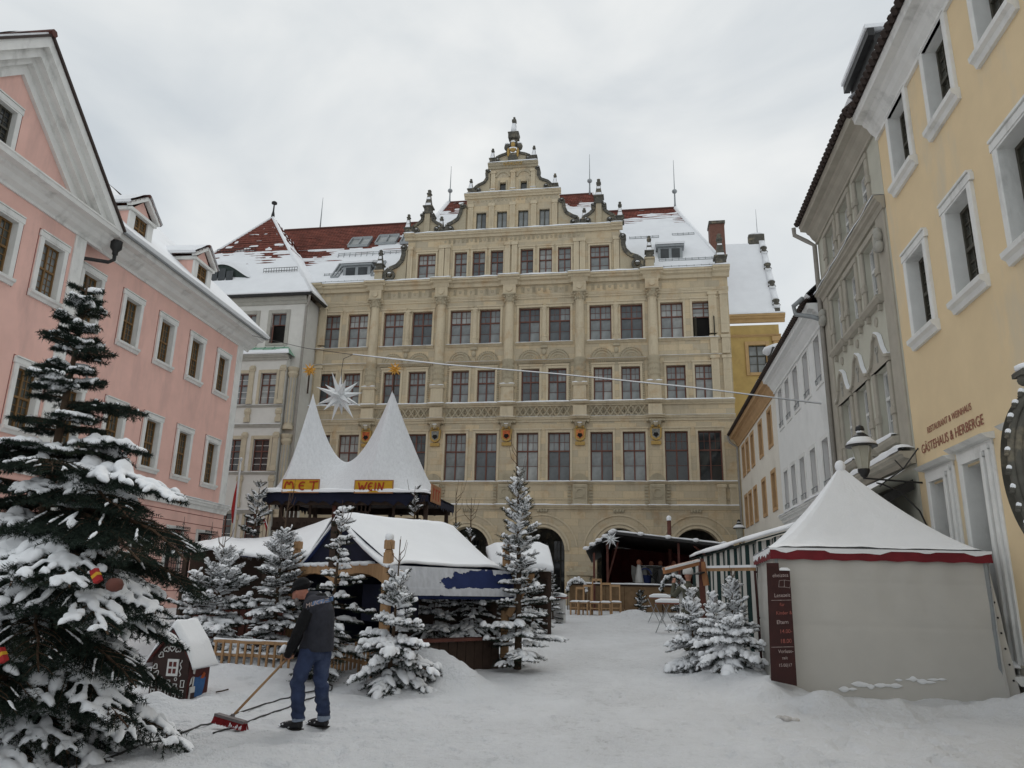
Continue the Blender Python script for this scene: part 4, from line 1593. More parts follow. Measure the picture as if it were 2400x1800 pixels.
mb.build('wall', M['limewhite'], LIME)
for i, (c, w) in enumerate(uw):
 q = MB()
 za, zb = 15.97, 17.93
 q.bbox(c - w / 2 - .24, c - w / 2, -.05, .01, za - .15, zb + .22).bbox(c + w / 2, c + w / 2 + .24, -.05, .01, za - .15, zb + .22).box(c - w / 2, c + w / 2, -.05, .01, zb, zb + .22).box(c - w / 2, c + w / 2, -.06, .01, za - .15, za)
 q.build('window_surround', M['greytrim'], LIME)
 if i == 1:
  window(LIME, c, .15, za + 1.2, w, .76, 'plain', 'winred', 'glass', 'winwhite')
  flat(LIME, 'window_opening', [(c - w / 2, .24, za), (c + w / 2, .24, za), (c + w / 2, .24, zb), (c - w / 2, .24, zb)], 'dark')
  q = MB()
  q.box(-.04, .0, -.42, 0, 0, 1.15).box(0, .03, -.42, -.36, 0, 1.15)
  oc = q.build('open_casement', M['winred'], LIME, loc=((c - w / 2 + .05) * KH, .2 * KH, za * KH))
  oc.rotation_euler = (0, 0, .5)
 else:
  window(LIME, c, .15, za, w, zb - za, 'sash', 'winred', 'glass', 'winwhite')
# projecting bay of two storeys
BO = -.5
bx1 = 3.42
mb = MB()
bw = [(-21.63 - LX, 1.0), (-23.42 - LX, 1.0), (-25.2 - LX, 1.0)]
wall(mb, -6.5, bx1, 0, 14.9, [(c - .5, c + .5, a, b) for c, w in bw for a, b in ((12.0, 13.92), (8.0, 9.88), (3.6, 5.6))], BO, .22)
mb.quad((bx1, BO, 0), (bx1, 0, 0), (bx1, 0, 14.9), (bx1, BO, 14.9))
mb.build('bay_wall', M['limewhite'], LIME)
for c, w in bw:
 for za, zb in ((12.0, 13.92), (8.0, 9.88), (3.6, 5.6)):
  q = MB()
  q.bbox(c - .68, c - .5, BO - .05, BO + .01, za, zb + .2).bbox(c + .5, c + .68, BO - .05, BO + .01, za, zb + .2).box(c - .5, c + .5, BO - .05, BO + .01, zb, zb + .2)
  q.build('window_surround', M['beigetrim'], LIME)
  window(LIME, c, BO + .14, za, 1.0, zb - za, 'casement', 'winred', 'glassdark' if za < 10 else 'glass', 'winwhite')
for px_ in (-20.75 - LX, -22.72 - LX, -24.5 - LX):
 for za, zb in ((12.0, 14.4), (8.0, 10.3), (10.9, 11.75), (5.9, 7.75), (3.0, 5.5)):
  q = MB()
  q.bbox(px_ - .15, px_ + .15, BO - .07, BO + .01, za, zb).bbox(px_ - .2, px_ + .2, BO - .1, BO + .01, zb - .35, zb - .08)
  q.ell((px_, BO - .09, zb - .2), (.17, .06, .1), 8, 5).bbox(px_ - .19, px_ + .19, BO - .1, BO + .01, za, za + .3)
  q.build('bay_pilaster', M['beigetrim'], LIME)
for za, zb in ((10.5, 14.3), (6.2, 10.2), (1.5, 5.8)):
 q = MB()
 q.lathe([(.34, 0), (.34, .2), (.26, .3), (.24, zb - za - .6), (.34, zb - za - .4), (.3, zb - za - .25), (.38, zb - za - .1), (.38, zb - za)], 3.72, -.12, za, 14)
 cl = q.build('corner_column', M['beigetrim'], LIME, 'auto')
 q = MB()
 for j in range(5):
  a = PI * 1.05 + j * PI * .24
  q.tube([(3.72 + .25 * math.cos(a), -.12 + .25 * math.sin(a), za + .4), (3.72 + .24 * math.cos(a), -.12 + .24 * math.sin(a), zb - .65)], .05, 6)
 q.build('flutes', M['greytrim'], cl)
ledge(LIME, 'string_course', -6.5, bx1 + .05, 11.92, .12, .12, .01, 'greytrim', y=BO)
ledge(LIME, 'string_course', -6.5, bx1 + .05, 10.76, .14, .2, .02, 'greytrim', y=BO)
ledge(LIME, 'string_course', -6.5, bx1 + .05, 7.92, .12, .14, .01, 'greytrim', y=BO)
ledge(LIME, 'string_course', -6.5, bx1 + .05, 5.75, .16, .22, .03, 'greytrim', y=BO)
ledge(LIME, 'bay_cornice', -6.5, bx1 + .12, 15.02, .35, .3, 0, 'greytrim', y=BO)
q = MB()
q.add([(-6.5, BO - .36, 15.03), (bx1 + .25, BO - .36, 15.03), (bx1 - .25, .0, 15.72), (-6.5, 0, 15.72), (bx1 + .25, 0.0, 15.03)], [(0, 1, 2, 3), (1, 4, 2)])
for j in range(16):
 x = -6.4 + j * .62
 if x < bx1 - .3:
  q.bar((x, BO - .37, 15.04), (x, -.01, 15.74), .03, .05)
cr_ = q.build('copper_roof', M['copper'], LIME)
slope_snow(cr_, [(-6.5, BO - .38, 15.03), (bx1 + .27, BO - .38, 15.03), (bx1 - .2, -.1, 15.62), (-6.5, -.1, 15.62)], lambda U, V: np.where(V / V.max() > .55 + .5 * fbm(U * .9, V * 2, 3, 5), -1, .07), 90, 14, 'snow')
ledge(LIME, 'eaves_cornice', -6.6, 4.15, 18.95, .3, .45, 0, 'greytrim')
q = MB()
q.tube([(-6.6, -.5, 19.0), (4.5, -.5, 19.0), (4.5, 9, 19.0)], .12, 6)
q.build('gutter', M['gutter'], LIME)
q = MB()
q.tube([(4.45, -.45, 18.9), (4.3, -.2, 18.5), (4.15, -.1, 18.2), (4.15, -.1, .5)], .07, 6)
q.build('drainpipe', M['pipe'], LIME)
ap = (-25.65 - LX, 5.0, 27.4)
P = [(-7.2, -.5, 19.02), (4.5, -.5, 19.02), (ap[0] + .05, ap[1], ap[2]), (ap[0] - .05, ap[1], ap[2])]
tile_roof(LIME, P, .34)
slope_snow(LIME, P, streaks(.42, .5, 77, .34), 120, 80, 'roof_snow')
P = [(4.5, -.5, 19.02), (4.5, 10.4, 19.02), (ap[0] + .05, ap[1] + .05, ap[2]), (ap[0] + .05, ap[1], ap[2])]
tile_roof(LIME, P, .34)
slope_snow(LIME, P, streaks(.55, .6, 81, .34), 60, 60, 'roof_snow')
tile_roof(LIME, [(4.5, 10.4, 19.02), (-7.2, 10.4, 19.02), (ap[0] - .05, ap[1] + .05, ap[2]), (ap[0] + .05, ap[1] + .05, ap[2])], .34)
tile_roof(LIME, [(-7.2, 10.4, 19.02), (-7.2, -.5, 19.02), (ap[0] - .05, ap[1], ap[2]), (ap[0] - .05, ap[1] + .05, ap[2])], .34)
q = MB()
q.tube([(ap[0], ap[1], ap[2]), (4.5, -.5, 19.1)], .12, 6)
q.build('hip_snow', M['snow'], LIME, True)
q = MB()
q.tube([(ap[0], ap[1], ap[2]), (-7.2, -.5, 19.1)], .1, 6)
q.build('hip_snow', M['snow'], LIME, True)
q = MB()
q.lathe([(.14, -.1), (.12, .2), (.06, .5), (.05, 1.0), (.2, 1.08), (.2, 1.2), (.05, 1.3)], ap[0], ap[1], ap[2], 10)
q.build('finial', M['gutter'], LIME, True)
# eyebrow dormer: a curved snowy lid over a row of panes
q = MB()
n = 20
V_, F_ = [], []
dx0, dx1, dy0, dz0 = -4.3, -.2, .3, 20.6
for i in range(n + 1):
 t = i / n
 x = dx0 + (dx1 - dx0) * t
 hh = 1.0 * math.sin(PI * t) ** 1.3
 V_ += [(x, dy0, dz0 + hh), (x, dy0 + 2.4, dz0 + 1.5 + hh * .6), (x, dy0, dz0 + hh + .2 * math.sin(PI * t) ** .5), (x, dy0 + 2.4, dz0 + 1.7 + hh * .6), (x, dy0 + .25, dz0 - .45)]
for i in range(n):
 a, b = i * 5, (i + 1) * 5
 F_ += [(a + 2, b + 2, b + 3, a + 3), (a, b, b + 2, a + 2)]
q.add(V_, F_)
q.build('dormer_snow', M['snow'], LIME, True)
q = MB()
for i in range(n):
 a, b = V_[i * 5], V_[(i + 1) * 5]
 q.quad((a[0], dy0 + .3, dz0 - .5), (b[0], dy0 + .3, dz0 - .5), (b[0], dy0 + .1, b[2]), (a[0], dy0 + .1, a[2]))
ed = q.build('eyebrow_dormer', M['slate'], LIME)
for i in range(4):
 x = -3.2 + i * .55
 hh = 1.0 * math.sin(PI * ((x - dx0) / (dx1 - dx0))) ** 1.3
 q = MB()
 q.box(x - .24, x + .24, dy0 - .02, dy0 + .0, dz0 - .25, dz0 + hh - .3)
 q.build('pane', M['glassdark'], ed)
for x0_, x1_, yy, zz in ((-4.0, -1.2, 2.7, 23.55), (.6, 2.9, .9, 21.1)):
 q = MB()
 q.tube([(x0_, yy - .3, zz + .2), (x1_, yy - .3, zz + .2)], .02, 4).tube([(x0_, yy - .3, zz), (x1_, yy - .3, zz)], .02, 4)
 for i in range(14):
  x = x0_ + (x1_ - x0_) * i / 13
  q.bar((x, yy - .3, zz - .1), (x, yy - .3, zz + .2), .02)
 q.build('snow_guard', M['iron'], LIME)
# ---------------------------------------------------------------- ochre house behind the hall
OCH = thing('ochre_house', 'ochre house with snowy roof and stepped gable, behind the right end of the town hall', 'house', (7.5 * KH, 50 * KH, 0))
mb = MB()
wall(mb, -2.5, 2.2, 0, 19.3, [(.15, 1.27, 15.95, 17.87), (.15, 1.27, 11.5, 13.6)], 0, .25)
shell(mb, -2.5, 2.2, 0, 19.3, 8)
mb.build('wall', M['ochrewall'], OCH)
for za, zb in ((15.95, 17.87), (11.5, 13.6)):
 window(OCH, .71, .12, za, 1.12, zb - za, 'sash', 'windark', 'glass', 'windark')
 q = MB()
 q.bbox(-.08, .15, -.08, .01, za - .2, zb + .25).bbox(1.27, 1.5, -.08, .01, za - .2, zb + .25).box(.15, 1.27, -.08, .01, zb, zb + .25).box(.15, 1.27, -.1, .01, za - .2, za)
 q.build('window_surround', M['ochre'], OCH)
ledge(OCH, 'cornice', -2.5, 2.6, 19.95, .5, .5, .08, 'ochre')
ledge(OCH, 'string_course', -2.5, 2.3, 18.6, .12, .15, 0, 'ochre')
q = MB()
q.bbox(1.75, 2.2, -.14, .02, 14.6, 18.45).bbox(1.68, 2.27, -.2, .02, 18.1, 18.4)
q.build('corner_pilaster', M['ochre'], OCH)
P = [(-2.5, .1, 20.05), (2.05, .1, 20.05), (2.05, 4.2, 27.2), (-2.5, 4.2, 27.2)]
tile_roof(OCH, P)
slope_snow(OCH, P, full_snow(22), 40, 40, 'roof_snow')
q = MB()
for j in range(4):
 f = j / 4
 y0, z0 = .1 + 4.1 * f, 20.0 + 7.2 * f
 q.add([(2.05, y0, z0 - .1), (2.4, y0, z0 - .1), (2.4, y0 + 1.1, z0 + 1.75), (2.05, y0 + 1.1, z0 + 1.75), (2.05, y0, z0 + .5), (2.4, y0, z0 + .5), (2.4, y0 + 1.1, z0 + 2.3), (2.05, y0 + 1.1, z0 + 2.3)],
        [(0, 3, 2, 1), (4, 5, 6, 7), (0, 1, 5, 4), (1, 2, 6, 5), (2, 3, 7, 6), (3, 0, 4, 7)])
 q.lathe([(.25, 0), (.3, .1), (.2, .2), (.26, .45), (.1, .55)], 2.22, y0 + .3, z0 + .75, 8)
q.bbox(1.3, 2.45, 4.0, 4.5, 27.0, 28.0)
st_ = q.build('stepped_gable', M['dark_stone'], OCH)
q = MB()
for j in range(4):
 f = j / 4
 y0, z0 = .1 + 4.1 * f, 20.0 + 7.2 * f
 q.bar((2.22, y0, z0 + .56), (2.22, y0 + 1.05, z0 + 2.3), .4, .12)
 q.ell((2.22, y0 + .3, z0 + 1.3), (.22, .22, .1), 8, 4)
q.ell((1.9, 4.25, 28.05), (.6, .3, .12), 10, 4)
q.build('snow', M['snow'], st_, True)
q = MB()
q.tube([(2.0, 4.3, 28.0), (2.0, 4.3, 30.2)], [.03, .012], 5)
q.build('lightning_rod', M['zinc'], OCH)
cam_scale(1.0)
# ---------------------------------------------------------------- the row on the right side (local x runs towards the camera)
KR = 1.1  # right-hand row scaled up about the camera
cam_scale(KR)


def house(name, label, x0, x1, top, ops, wm, depth=9.0, y=0.0, d=.3):
 o = thing(name, label, 'house', (6.05, 0, 0), R(-90))
 mb = MB()
 wall(mb, x0, x1, 0, top, ops, y, d)
 shell(mb, x0, x1, 0, top, depth)
 mb.build('wall', M[wm], o)
 return o


def row_roof(o, x0, x1, ez, out, pitch=.95, depth=9.0, seed=3, snow=.16, bare=None):
 ry_ = depth / 2
 P = [(x0, -out - .05, ez), (x1, -out - .05, ez), (x1, ry_, ez + pitch * (ry_ + out)), (x0, ry_, ez + pitch * (ry_ + out))]
 tile_roof(o, P, .3, 'tiledark')
 slope_snow(o, [(x0, -out + .12, ez + pitch * .17), (x1, -out + .12, ez + pitch * .17), P[2], P[3]], full_snow(seed, snow), 60, 30, 'roof_snow')
 tile_roof(o, [(x1, depth + out, ez), (x0, depth + out, ez), P[3], P[2]], .3, 'tiledark')
 q = MB()
 q.add([(x0, 0, ez), (x0, depth, ez), P[3]], [(0, 2, 1)]).add([(x1, 0, ez), (x1, depth, ez), P[2]], [(0, 1, 2)])
 q.build('gable_wall', M['greystone'], o)
 # the row of round tile ends along the eaves, seen from below
 q = MB()
 n = int((x1 - x0) / .2)
 for i in range(n):
  q.tube([(x0 + .1 + i * .2, -out - .1, ez + .0), (x0 + .1 + i * .2, -out + .2, ez + .26)], .085, 6)
 q.build('eaves_tiles', M['tiledark'], o)


# --- yellow house
YX0, YX1 = -15.86, -5.0
YC = [-14.55, -12.52, -10.5, -8.4, -6.3]
ops = []
for c in YC:
 ops += [(c - .46, c + .46, 9.95, 11.5), (c - .46, c + .46, 6.58, 8.18)]
dops = [(-15.1, -14.45, .9, 3.72), (-13.58, -12.9, .9, 3.8), (-11.6, -10.8, .9, 3.8)]
YEL = house('yellow_house', 'yellow rendered house with white window frames and red lettering behind the white pavilion tent', YX0, YX1, 12.0, ops + dops, 'yellow', 9, 0, .36)
for c in YC:
 for za, zb, hood in ((9.95, 11.5, False), (6.58, 8.18, True)):
  eared_frame(YEL, c - .46, c + .46, za, zb, 0, .14, 'white', ears=hood, sill=True, line=False)
  window(YEL, c, .19, za, .92, zb - za, 'leaded', 'windark', 'glassleaded', 'windark')
for a, b, za, zb in dops:
 q = MB()
 reveal(q, a, b, za, zb, 0, .22)
 for e, yo in ((.34, -.03), (.24, -.07), (.1, -.1)):
  q.bbox(a - e, a - e + .1, yo, .01, za - .3, zb + e * .7, .012).bbox(b + e - .1, b + e, yo, .01, za - .3, zb + e * .7, .012).box(a - e, b + e, yo - .003, .01, zb + e * .7 - .03, zb + e * .7 + .06)
 q.prism([(.01, zb + .28), (-.12, zb + .3), (-.2, zb + .36), (.01, zb + .4)], a - .42, b + .42, 'x')
 so = q.build('window_surround', M['white'], YEL)
 q = MB()
 q.prism([(.01, za - .45), (-.14, za - .42), (-.2, za - .34), (-.2, za - .3), (.01, za - .28)], a - .4, b + .4, 'x')
 q.build('sill', M['white'], so)
 snow_strip(so, a - .3, b + .3, -.18, 0, za - .29, .14)
 window(YEL, (a + b) / 2, .2, za, b - a, zb - za, 'leaded', 'windark', 'glassleaded', 'windark')
cove(YEL, YX0 + .02, YX1, 12.12, .5, .62, 0, 'white')
row_roof(YEL, YX0, YX1, 12.14, .5, seed=12)
M['redletters'] = mat('brown_red_lettering', (0.30, 0.12, 0.085), .85, .15, 20)
text(YEL, 'lettering', 'RESTAURANT & WEINHAUS', .19, 'redletters', (-14.12 * KR, -.012, 4.74 * KR + XK[1]), sx=.92, ext=.002)
text(YEL, 'lettering', 'GÄSTEHAUS & HERBERGE', .27, 'redletters', (-14.14 * KR, -.012, 4.44 * KR + XK[1]), sx=.98, ext=.002)
q = MB()
q.bbox(YX0, YX1, -.06, .01, 0, .75)
q.build('plinth', M['greystone'], YEL)

# --- grey house
GX0, GX1 = -21.7, -15.88
GCc = [-20.28, -18.82, -17.26]
ops = []
for c in GCc:
 ops += [(c - .45, c + .45, 10.42, 11.55), (c - .45, c + .45, 8.14, 9.62), (c - .46, c + .46, 4.95, 6.6)]
GRY = house('grey_house', 'grey narrow house with curved window hoods, between the yellow and the white house', GX0, GX1, 12.3, ops + [(-19.9, -17.6, 0, 3.1)], 'greyrender', 9, 0, .3)
for c in GCc:
 for i, (za, zb) in enumerate(((10.42, 11.55), (8.14, 9.62), (4.95, 6.6))):
  q = MB()
  q.bbox(c - .62, c - .45, -.06, .01, za - .05, zb + .02).bbox(c + .45, c + .62, -.06, .01, za - .05, zb + .02).bbox(c - .62, c + .62, -.065, .01, zb + .02, zb + .18)
  q.bbox(c - .66, c - .43, -.08, .01, za + .5, za + .68).bbox(c + .43, c + .66, -.08, .01, za + .5, za + .68)
  so = q.build('window_surround', M['greystone'], GRY)
  q = MB()
  q.prism([(.01, za - .16), (-.1, za - .14), (-.17, za - .06), (-.17, za), (.01, za + .01)], c - .66, c + .66, 'x')
  q.box(c - .5, c - .38, -.08, .0, za - .3, za - .16).box(c + .38, c + .5, -.08, .0, za - .3, za - .16)
  q.build('sill', M['greystone'], so)
  window(GRY, c, .14, za, .9, zb - za, 'sash', 'winwhite', 'glass', 'winwhite')
  if i == 2:
   snow_strip(so, c - .64, c + .64, -.16, 0, za, .08)
   pts = [(c - .72, 6.72), (c - .5, 6.78), (c - .34, 6.98), (c - .2, 7.3), (c, 7.42), (c + .2, 7.3), (c + .34, 6.98), (c + .5, 6.78), (c + .72, 6.72)]
   q = MB()
   q.prism([(c - .66, 6.62)] + pts + [(c + .66, 6.62)], -.07, .01)
   hd = q.build('window_hood', M['greystone'], GRY)
   q = MB()
   s_ = MB()
   for j in range(len(pts) - 1):
    q.bar((pts[j][0], -.06, pts[j][1]), (pts[j + 1][0], -.06, pts[j + 1][1]), .13, .06)
    s_.bar((pts[j][0], -.065, pts[j][1] + .045), (pts[j + 1][0], -.065, pts[j + 1][1] + .045), .1, .03)
   q.build('hood_moulding', M['greystone'], hd)
   s_.build('snow', M['snow'], hd)
   q = MB()
   q.ring(c, 7.05, .06, .1, -.1, -.06, 0, 2 * PI, 10).box(c - .02, c + .02, -.1, -.06, 6.75, 6.98)
   q.build('ornament', M['greytrim'], hd)
  if i == 1:
   q = MB()
   q.ring(c - .02, 7.72, 0, .11, -.03, .01, 0, 2 * PI, 12)
   q.build('medallion', M['greystone'], GRY)
ledge(GRY, 'string_course', GX0, GX1, 10.18, .22, .3, .03, 'greystone')
ledge(GRY, 'string_course', GX0, GX1, 4.5, .3, .25, .1, 'greystone')
for x in (GX0 + .3, GX1 - .35):
 q = MB()
 q.bbox(x - .28, x + .28, -.05, .01, 4.5, 9.9)
 q.build('pilaster_strip', M['greystone'], GRY)
 q = MB()
 for j in range(6):
  q.ell((x + random.uniform(-.15, .15), -.12, 9.2 + random.uniform(-.25, .3)), (.12, .1, .14), 8, 5)
 q.build('carved_mask', M['greytrim'], GRY, True)
cove(GRY, GX0, GX1 + .0, 12.38, .5, .6, 0, 'greystone')
row_roof(GRY, GX0, GX1, 12.4, .5, seed=31)
q = MB()
q.add([(-18.2, .3, 13.2), (-16.2, .3, 13.2), (-16.2, .3, 14.6), (-18.2, .3, 14.6), (-18.2, 2.5, 15.2), (-16.2, 2.5, 15.2)], [(0, 1, 2, 3), (3, 2, 5, 4), (0, 3, 4), (1, 5, 2)])
q.box(-18.3, -16.1, .15, .3, 14.5, 14.7)
gd = q.build('dormer', M['gutter'], GRY)
q = MB()
q.box(-18.3, -16.1, .1, 2.0, 14.72, 14.82)
q.build('snow', M['snow'], gd)
q = MB()
q.tube([(GX0 - .1, -.62, 12.42), (GX0 - .15, -.6, 12.2), (GX0 + .02, -.3, 11.9), (GX0 + .12, -.12, 11.7), (GX0 + .12, -.12, .3)], .065, 8)
q.build('drainpipe', M['pipe'], GRY, True)
# shop canopy over the door of the grey house
q = MB()
q.add([(-19.6, -.06, 3.95), (-16.0, -.06, 3.95), (-16.0, -1.15, 3.35), (-19.6, -1.15, 3.35), (-19.6, -1.15, 3.2), (-16.0, -1.15, 3.2), (-16.0, -.06, 3.75), (-19.6, -.06, 3.75)],
      [(0, 3, 2, 1), (3, 4, 5, 2), (0, 7, 4, 3), (1, 2, 5, 6), (7, 6, 5, 4)])
cn = q.build('canopy', M['gutter'], GRY)
slope_snow(cn, [(-19.6, -1.18, 3.36), (-16.0, -1.18, 3.36), (-16.0, -.06, 3.96), (-19.6, -.06, 3.96)], full_snow(44, .2, .08), 40, 14, 'snow')
flat(GRY, 'shop_interior', [(-19.9, .3, 0), (-17.6, .3, 0), (-17.6, .3, 3.1), (-19.9, .3, 3.1)], 'dark')
M['shopgreen'] = mat('green_shop_board', (.03, .2, .1), .5, .1, 5)
q = MB()
q.box(-16.5, -16.05, -.5, -.46, 2.0, 3.3)
q.build('shop_side_glass', M['glass'], GRY)
q = MB()
q.box(-16.5, -16.05, -.52, -.5, 2.0, 2.35)
q.build('shop_board', M['shopgreen'], GRY)

# --- white house
WX0, WX1 = -30.1, -21.72
WC = [-29.05, -27.65, -26.15, -24.53, -22.88]
ops = []
for c in WC:
 ops += [(c - .36, c + .36, 7.82, 9.25), (c - .36, c + .36, 4.75, 6.12)]
WHT = house('white_house', 'white rendered house with deep plain window niches, left of the grey house', WX0, WX1, 9.7, ops, 'whiterender', 9, 0, .34)
for c in WC:
 for za, zb in ((7.82, 9.25), (4.75, 6.12)):
  q = MB()
  q.bbox(c - .5, c - .36, -.025, .01, za - .1, zb + .13, .01).bbox(c + .36, c + .5, -.025, .01, za - .1, zb + .13, .01).box(c - .36, c + .36, -.025, .01, zb, zb + .13).box(c - .36, c + .36, -.03, .01, za - .1, za)
  so = q.build('window_surround', M['white'], WHT)
  window(WHT, c, .15, za, .72, zb - za, 'sash', 'winred', 'glass', 'winwhite')
  q = MB()
  q.tube([(c - .36, -.05, za + .16), (c + .36, -.05, za + .16)], .015, 5).tube([(c - .36, 0, za + .16), (c - .36, -.05, za + .16), (c - .3, -.05, za)], .012, 4).tube([(c + .36, 0, za + .16), (c + .36, -.05, za + .16), (c + .3, -.05, za)], .012, 4)
  q.build('flower_rail', M['zinc'], so)
ledge(WHT, 'string_course', WX0, WX1, 4.55, .2, .25, .05, 'white')
ledge(WHT, 'string_course', WX0, WX1, 9.5, .06, .1, 0, 'whiterender')
cove(WHT, WX0, WX1, 9.95, .45, .6, 0, 'whiterender')
row_roof(WHT, WX0, WX1, 9.97, .45, seed=52)
q = MB()
q.tube([(WX1 + .0, -.55, 10.1), (WX1 - .35, -.75, 10.0), (WX1 - .4, -.7, 9.75), (WX1 - .1, -.3, 9.55), (WX1 + .05, -.1, 9.4)], .07, 8)
q.build('rainwater_pipe', M['zinc'], WHT, True)
q = MB()
q.box(-30.6, -29.4, -.1, .9, 10.35, 11.1)
cd = q.build('roof_hatch', M['gutter'], WHT)
q = MB()
q.ell((-30.0, .3, 11.15), (.75, .7, .2), 10, 5)
q.build('snow', M['snow'], cd, True)

# --- cream house with orange window frames
CX0, CX1 = -41.3, -30.12
CC = [-39.7, -38.25, -36.6, -34.1, -31.65]
ops = []
for c in CC:
 ops += [(c - .4, c + .4, 7.62, 9.02), (c - .4, c + .4, 5.05, 6.45)]
CRM = house('cream_house', 'cream house with orange window frames and orange eaves, farthest of the right row', CX0, CX1, 9.7, ops, 'creamrender', 9, 0, .3)
M['orangetrim'] = mat('orange_trim', (0.50, 0.32, 0.17), .85, .08, 3)
for c in CC:
 for za, zb in ((7.62, 9.02), (5.05, 6.45)):
  q = MB()
  q.bbox(c - .56, c - .4, -.03, .01, za - .12, zb + .15, .01).bbox(c + .4, c + .56, -.03, .01, za - .12, zb + .15, .01).box(c - .4, c + .4, -.03, .01, zb, zb + .15).box(c - .4, c + .4, -.05, .01, za - .12, za)
  for s in (-1, 1):
   q.quad((c + s * .398, 0, za), (c + s * .398, .22, za), (c + s * .398, .22, zb), (c + s * .398, 0, zb))
  q.quad((c - .4, .001, zb - .002), (c + .4, .001, zb - .002), (c + .4, .22, zb - .002), (c - .4, .22, zb - .002))
  q.build('window_surround', M['orangetrim'], CRM)
  window(CRM, c, .16, za, .8, zb - za, 'sash', 'winbrown', 'glassdark', 'winbrown')
cove(CRM, CX0 - .1, CX1, 9.95, .45, .62, 0, 'orangetrim')
row_roof(CRM, CX0 - .1, CX1, 9.97, .45, seed=57)
q = MB()
q.tube([(CX0 - .1, -.55, 9.95), (CX0 - .05, -.45, 9.6), (CX0 + .1, -.1, 9.3), (CX0 + .1, -.1, .3)], .07, 8)
q.build('drainpipe', M['pipe'], CRM, True)
cam_scale(1.0)
# ---------------------------------------------------------------- ground
def gbase(y):
 y = np.asarray(y, float)
 return 0.0305 * np.clip(y - 9.0, 0, 27.0) * np.clip((y - 9.0) / 6.0, 0, 1) ** .5


MOUNDS = []      # x, y, rx, ry, height


def ground_z(x, y, fine=True):
 x = np.asarray(x, float)
 y = np.asarray(y, float)
 z = gbase(y) + .05 * fbm(x * .35, y * .35, 3, 2)
 # trodden lane up the middle, softer and lumpier snow at its sides
 lane = np.clip(1 - np.abs(x + 1.2 - .02 * y) / (2.2 + .04 * y), 0, 1)
 soft = np.clip(1 - lane * 1.6, 0, 1)
 z = z + .10 * soft * (fbm(x * 1.3, y * 1.3, 4, 8) + .1)
 if fine:
  z = z + (.03 + .045 * soft) * fbm(x * 4.0, y * 4.0, 4, 15)
  pits = vnoise(x * 2.6, y * 2.6, 23)
  z = z - .05 * np.clip((pits - .72) / .2, 0, 1) * (.35 + soft)
 for mx, my, rx, ry_, h in MOUNDS:
  d = ((x - mx) / rx) ** 2 + ((y - my) / ry_) ** 2
  rough = 1 + .55 * fbm(x * 2.6, y * 2.6, 3, 31)
  z = z + h * np.exp(-d * 1.6) * rough
 return z


def gz(x, y):
 return float(ground_z(np.array([x]), np.array([y]), False)[0])


MOUNDS += [
 (-3.6, 13.3, .7, .5, .44), (-3.1, 12.95, .6, .45, .3), (-2.7, 12.6, .5, .4, .18), (-3.9, 12.7, .7, .4, .16), (-4.5, 13.2, .8, .5, .22), (-3.4, 12.2, .9, .35, .07),   # heap shovelled up by the rail
 (2.6, 12.4, .5, .4, .22), (3.6, 12.45, .9, .35, .12), (4.9, 12.5, .9, .35, .14), (5.6, 12.6, .6, .5, .2), (2.0, 13.6, .7, .9, .25), (1.6, 14.6, .8, .9, .25),   # drift along the tent
 (-6.35, 9.9, .45, .3, .2), (-5.75, 10.3, .4, .3, .14), (-7.2, 8.6, 1.3, .8, .18), (-6.2, 7.4, 1.0, .7, .15), (-8.5, 10.5, 1.5, 1.0, .2),
 (-4.2, 13.9, 1.1, .5, .2), (-7.0, 13.3, 1.6, .4, .14), (1.9, 12.8, .35, .35, .15), (5.8, 11.6, .5, 1.2, .25),
 (-3.6, 33.4, 1.2, .7, .25), (-.2, 31.5, 1.2, 1.0, .3), (1.3, 19.5, 1.2, 2.0, .2), (-3.2, 16.9, .6, .6, .12),
]


def axis(segs):
 out = []
 for a, b, st_ in segs:
  out += list(np.arange(a, b - 1e-6, st_))
 out.append(segs[-1][1])
 return np.array(out)


gx = axis([(-400, -60, 85), (-60, -22, 3.8), (-22, -10, .5), (-10, 7.5, .05), (7.5, 16, .5), (16, 60, 4.4), (60, 400, 85)])
gy = axis([(-300, -30, 90), (-30, 0, 3), (0, 3, .3), (3, 14, .045), (14, 18, .08), (18, 36, .2), (36, 60, .8), (60, 500, 88)])
GX, GY = np.meshgrid(gx, gy)
GZ = ground_z(GX, GY)
# shoe prints: pairs of shallow dents with a raised rim
prng = np.random.default_rng(77)
for k in range(620):
 if k < 420:
  px_, py_ = prng.uniform(-3.4, 3.2), 3.2 + 12 * prng.random() ** 1.3
  a = prng.normal(PI / 2, .5)
 elif k < 540:
  px_, py_ = prng.uniform(-5.5, -2.0), prng.uniform(7.0, 11.0)
  a = prng.uniform(0, PI)
 else:
  px_, py_ = prng.uniform(2.0, 5.5), prng.uniform(6.0, 12.0)
  a = prng.uniform(0, PI)
 i0, i1 = np.searchsorted(gx, [px_ - .3, px_ + .3])
 j0, j1 = np.searchsorted(gy, [py_ - .3, py_ + .3])
 dx_, dy_ = GX[j0:j1, i0:i1] - px_, GY[j0:j1, i0:i1] - py_
 u_, v_ = dx_ * math.cos(a) + dy_ * math.sin(a), -dx_ * math.sin(a) + dy_ * math.cos(a)
 d_ = np.sqrt((u_ / .15) ** 2 + (v_ / .06) ** 2)
 dep = prng.uniform(.012, .034)
 GZ[j0:j1, i0:i1] += np.where(d_ < 1, -dep * (1 - d_ ** 3), dep * .45 * np.exp(-((d_ - 1.25) / .3) ** 2))
V = np.stack([GX, GY, GZ], -1).reshape(-1, 3)
nx_, ny_ = len(gx), len(gy)
idx = np.arange(nx_ * ny_).reshape(ny_, nx_)
F = np.stack([idx[:-1, :-1], idx[:-1, 1:], idx[1:, 1:], idx[1:, :-1]], -1).reshape(-1, 4)


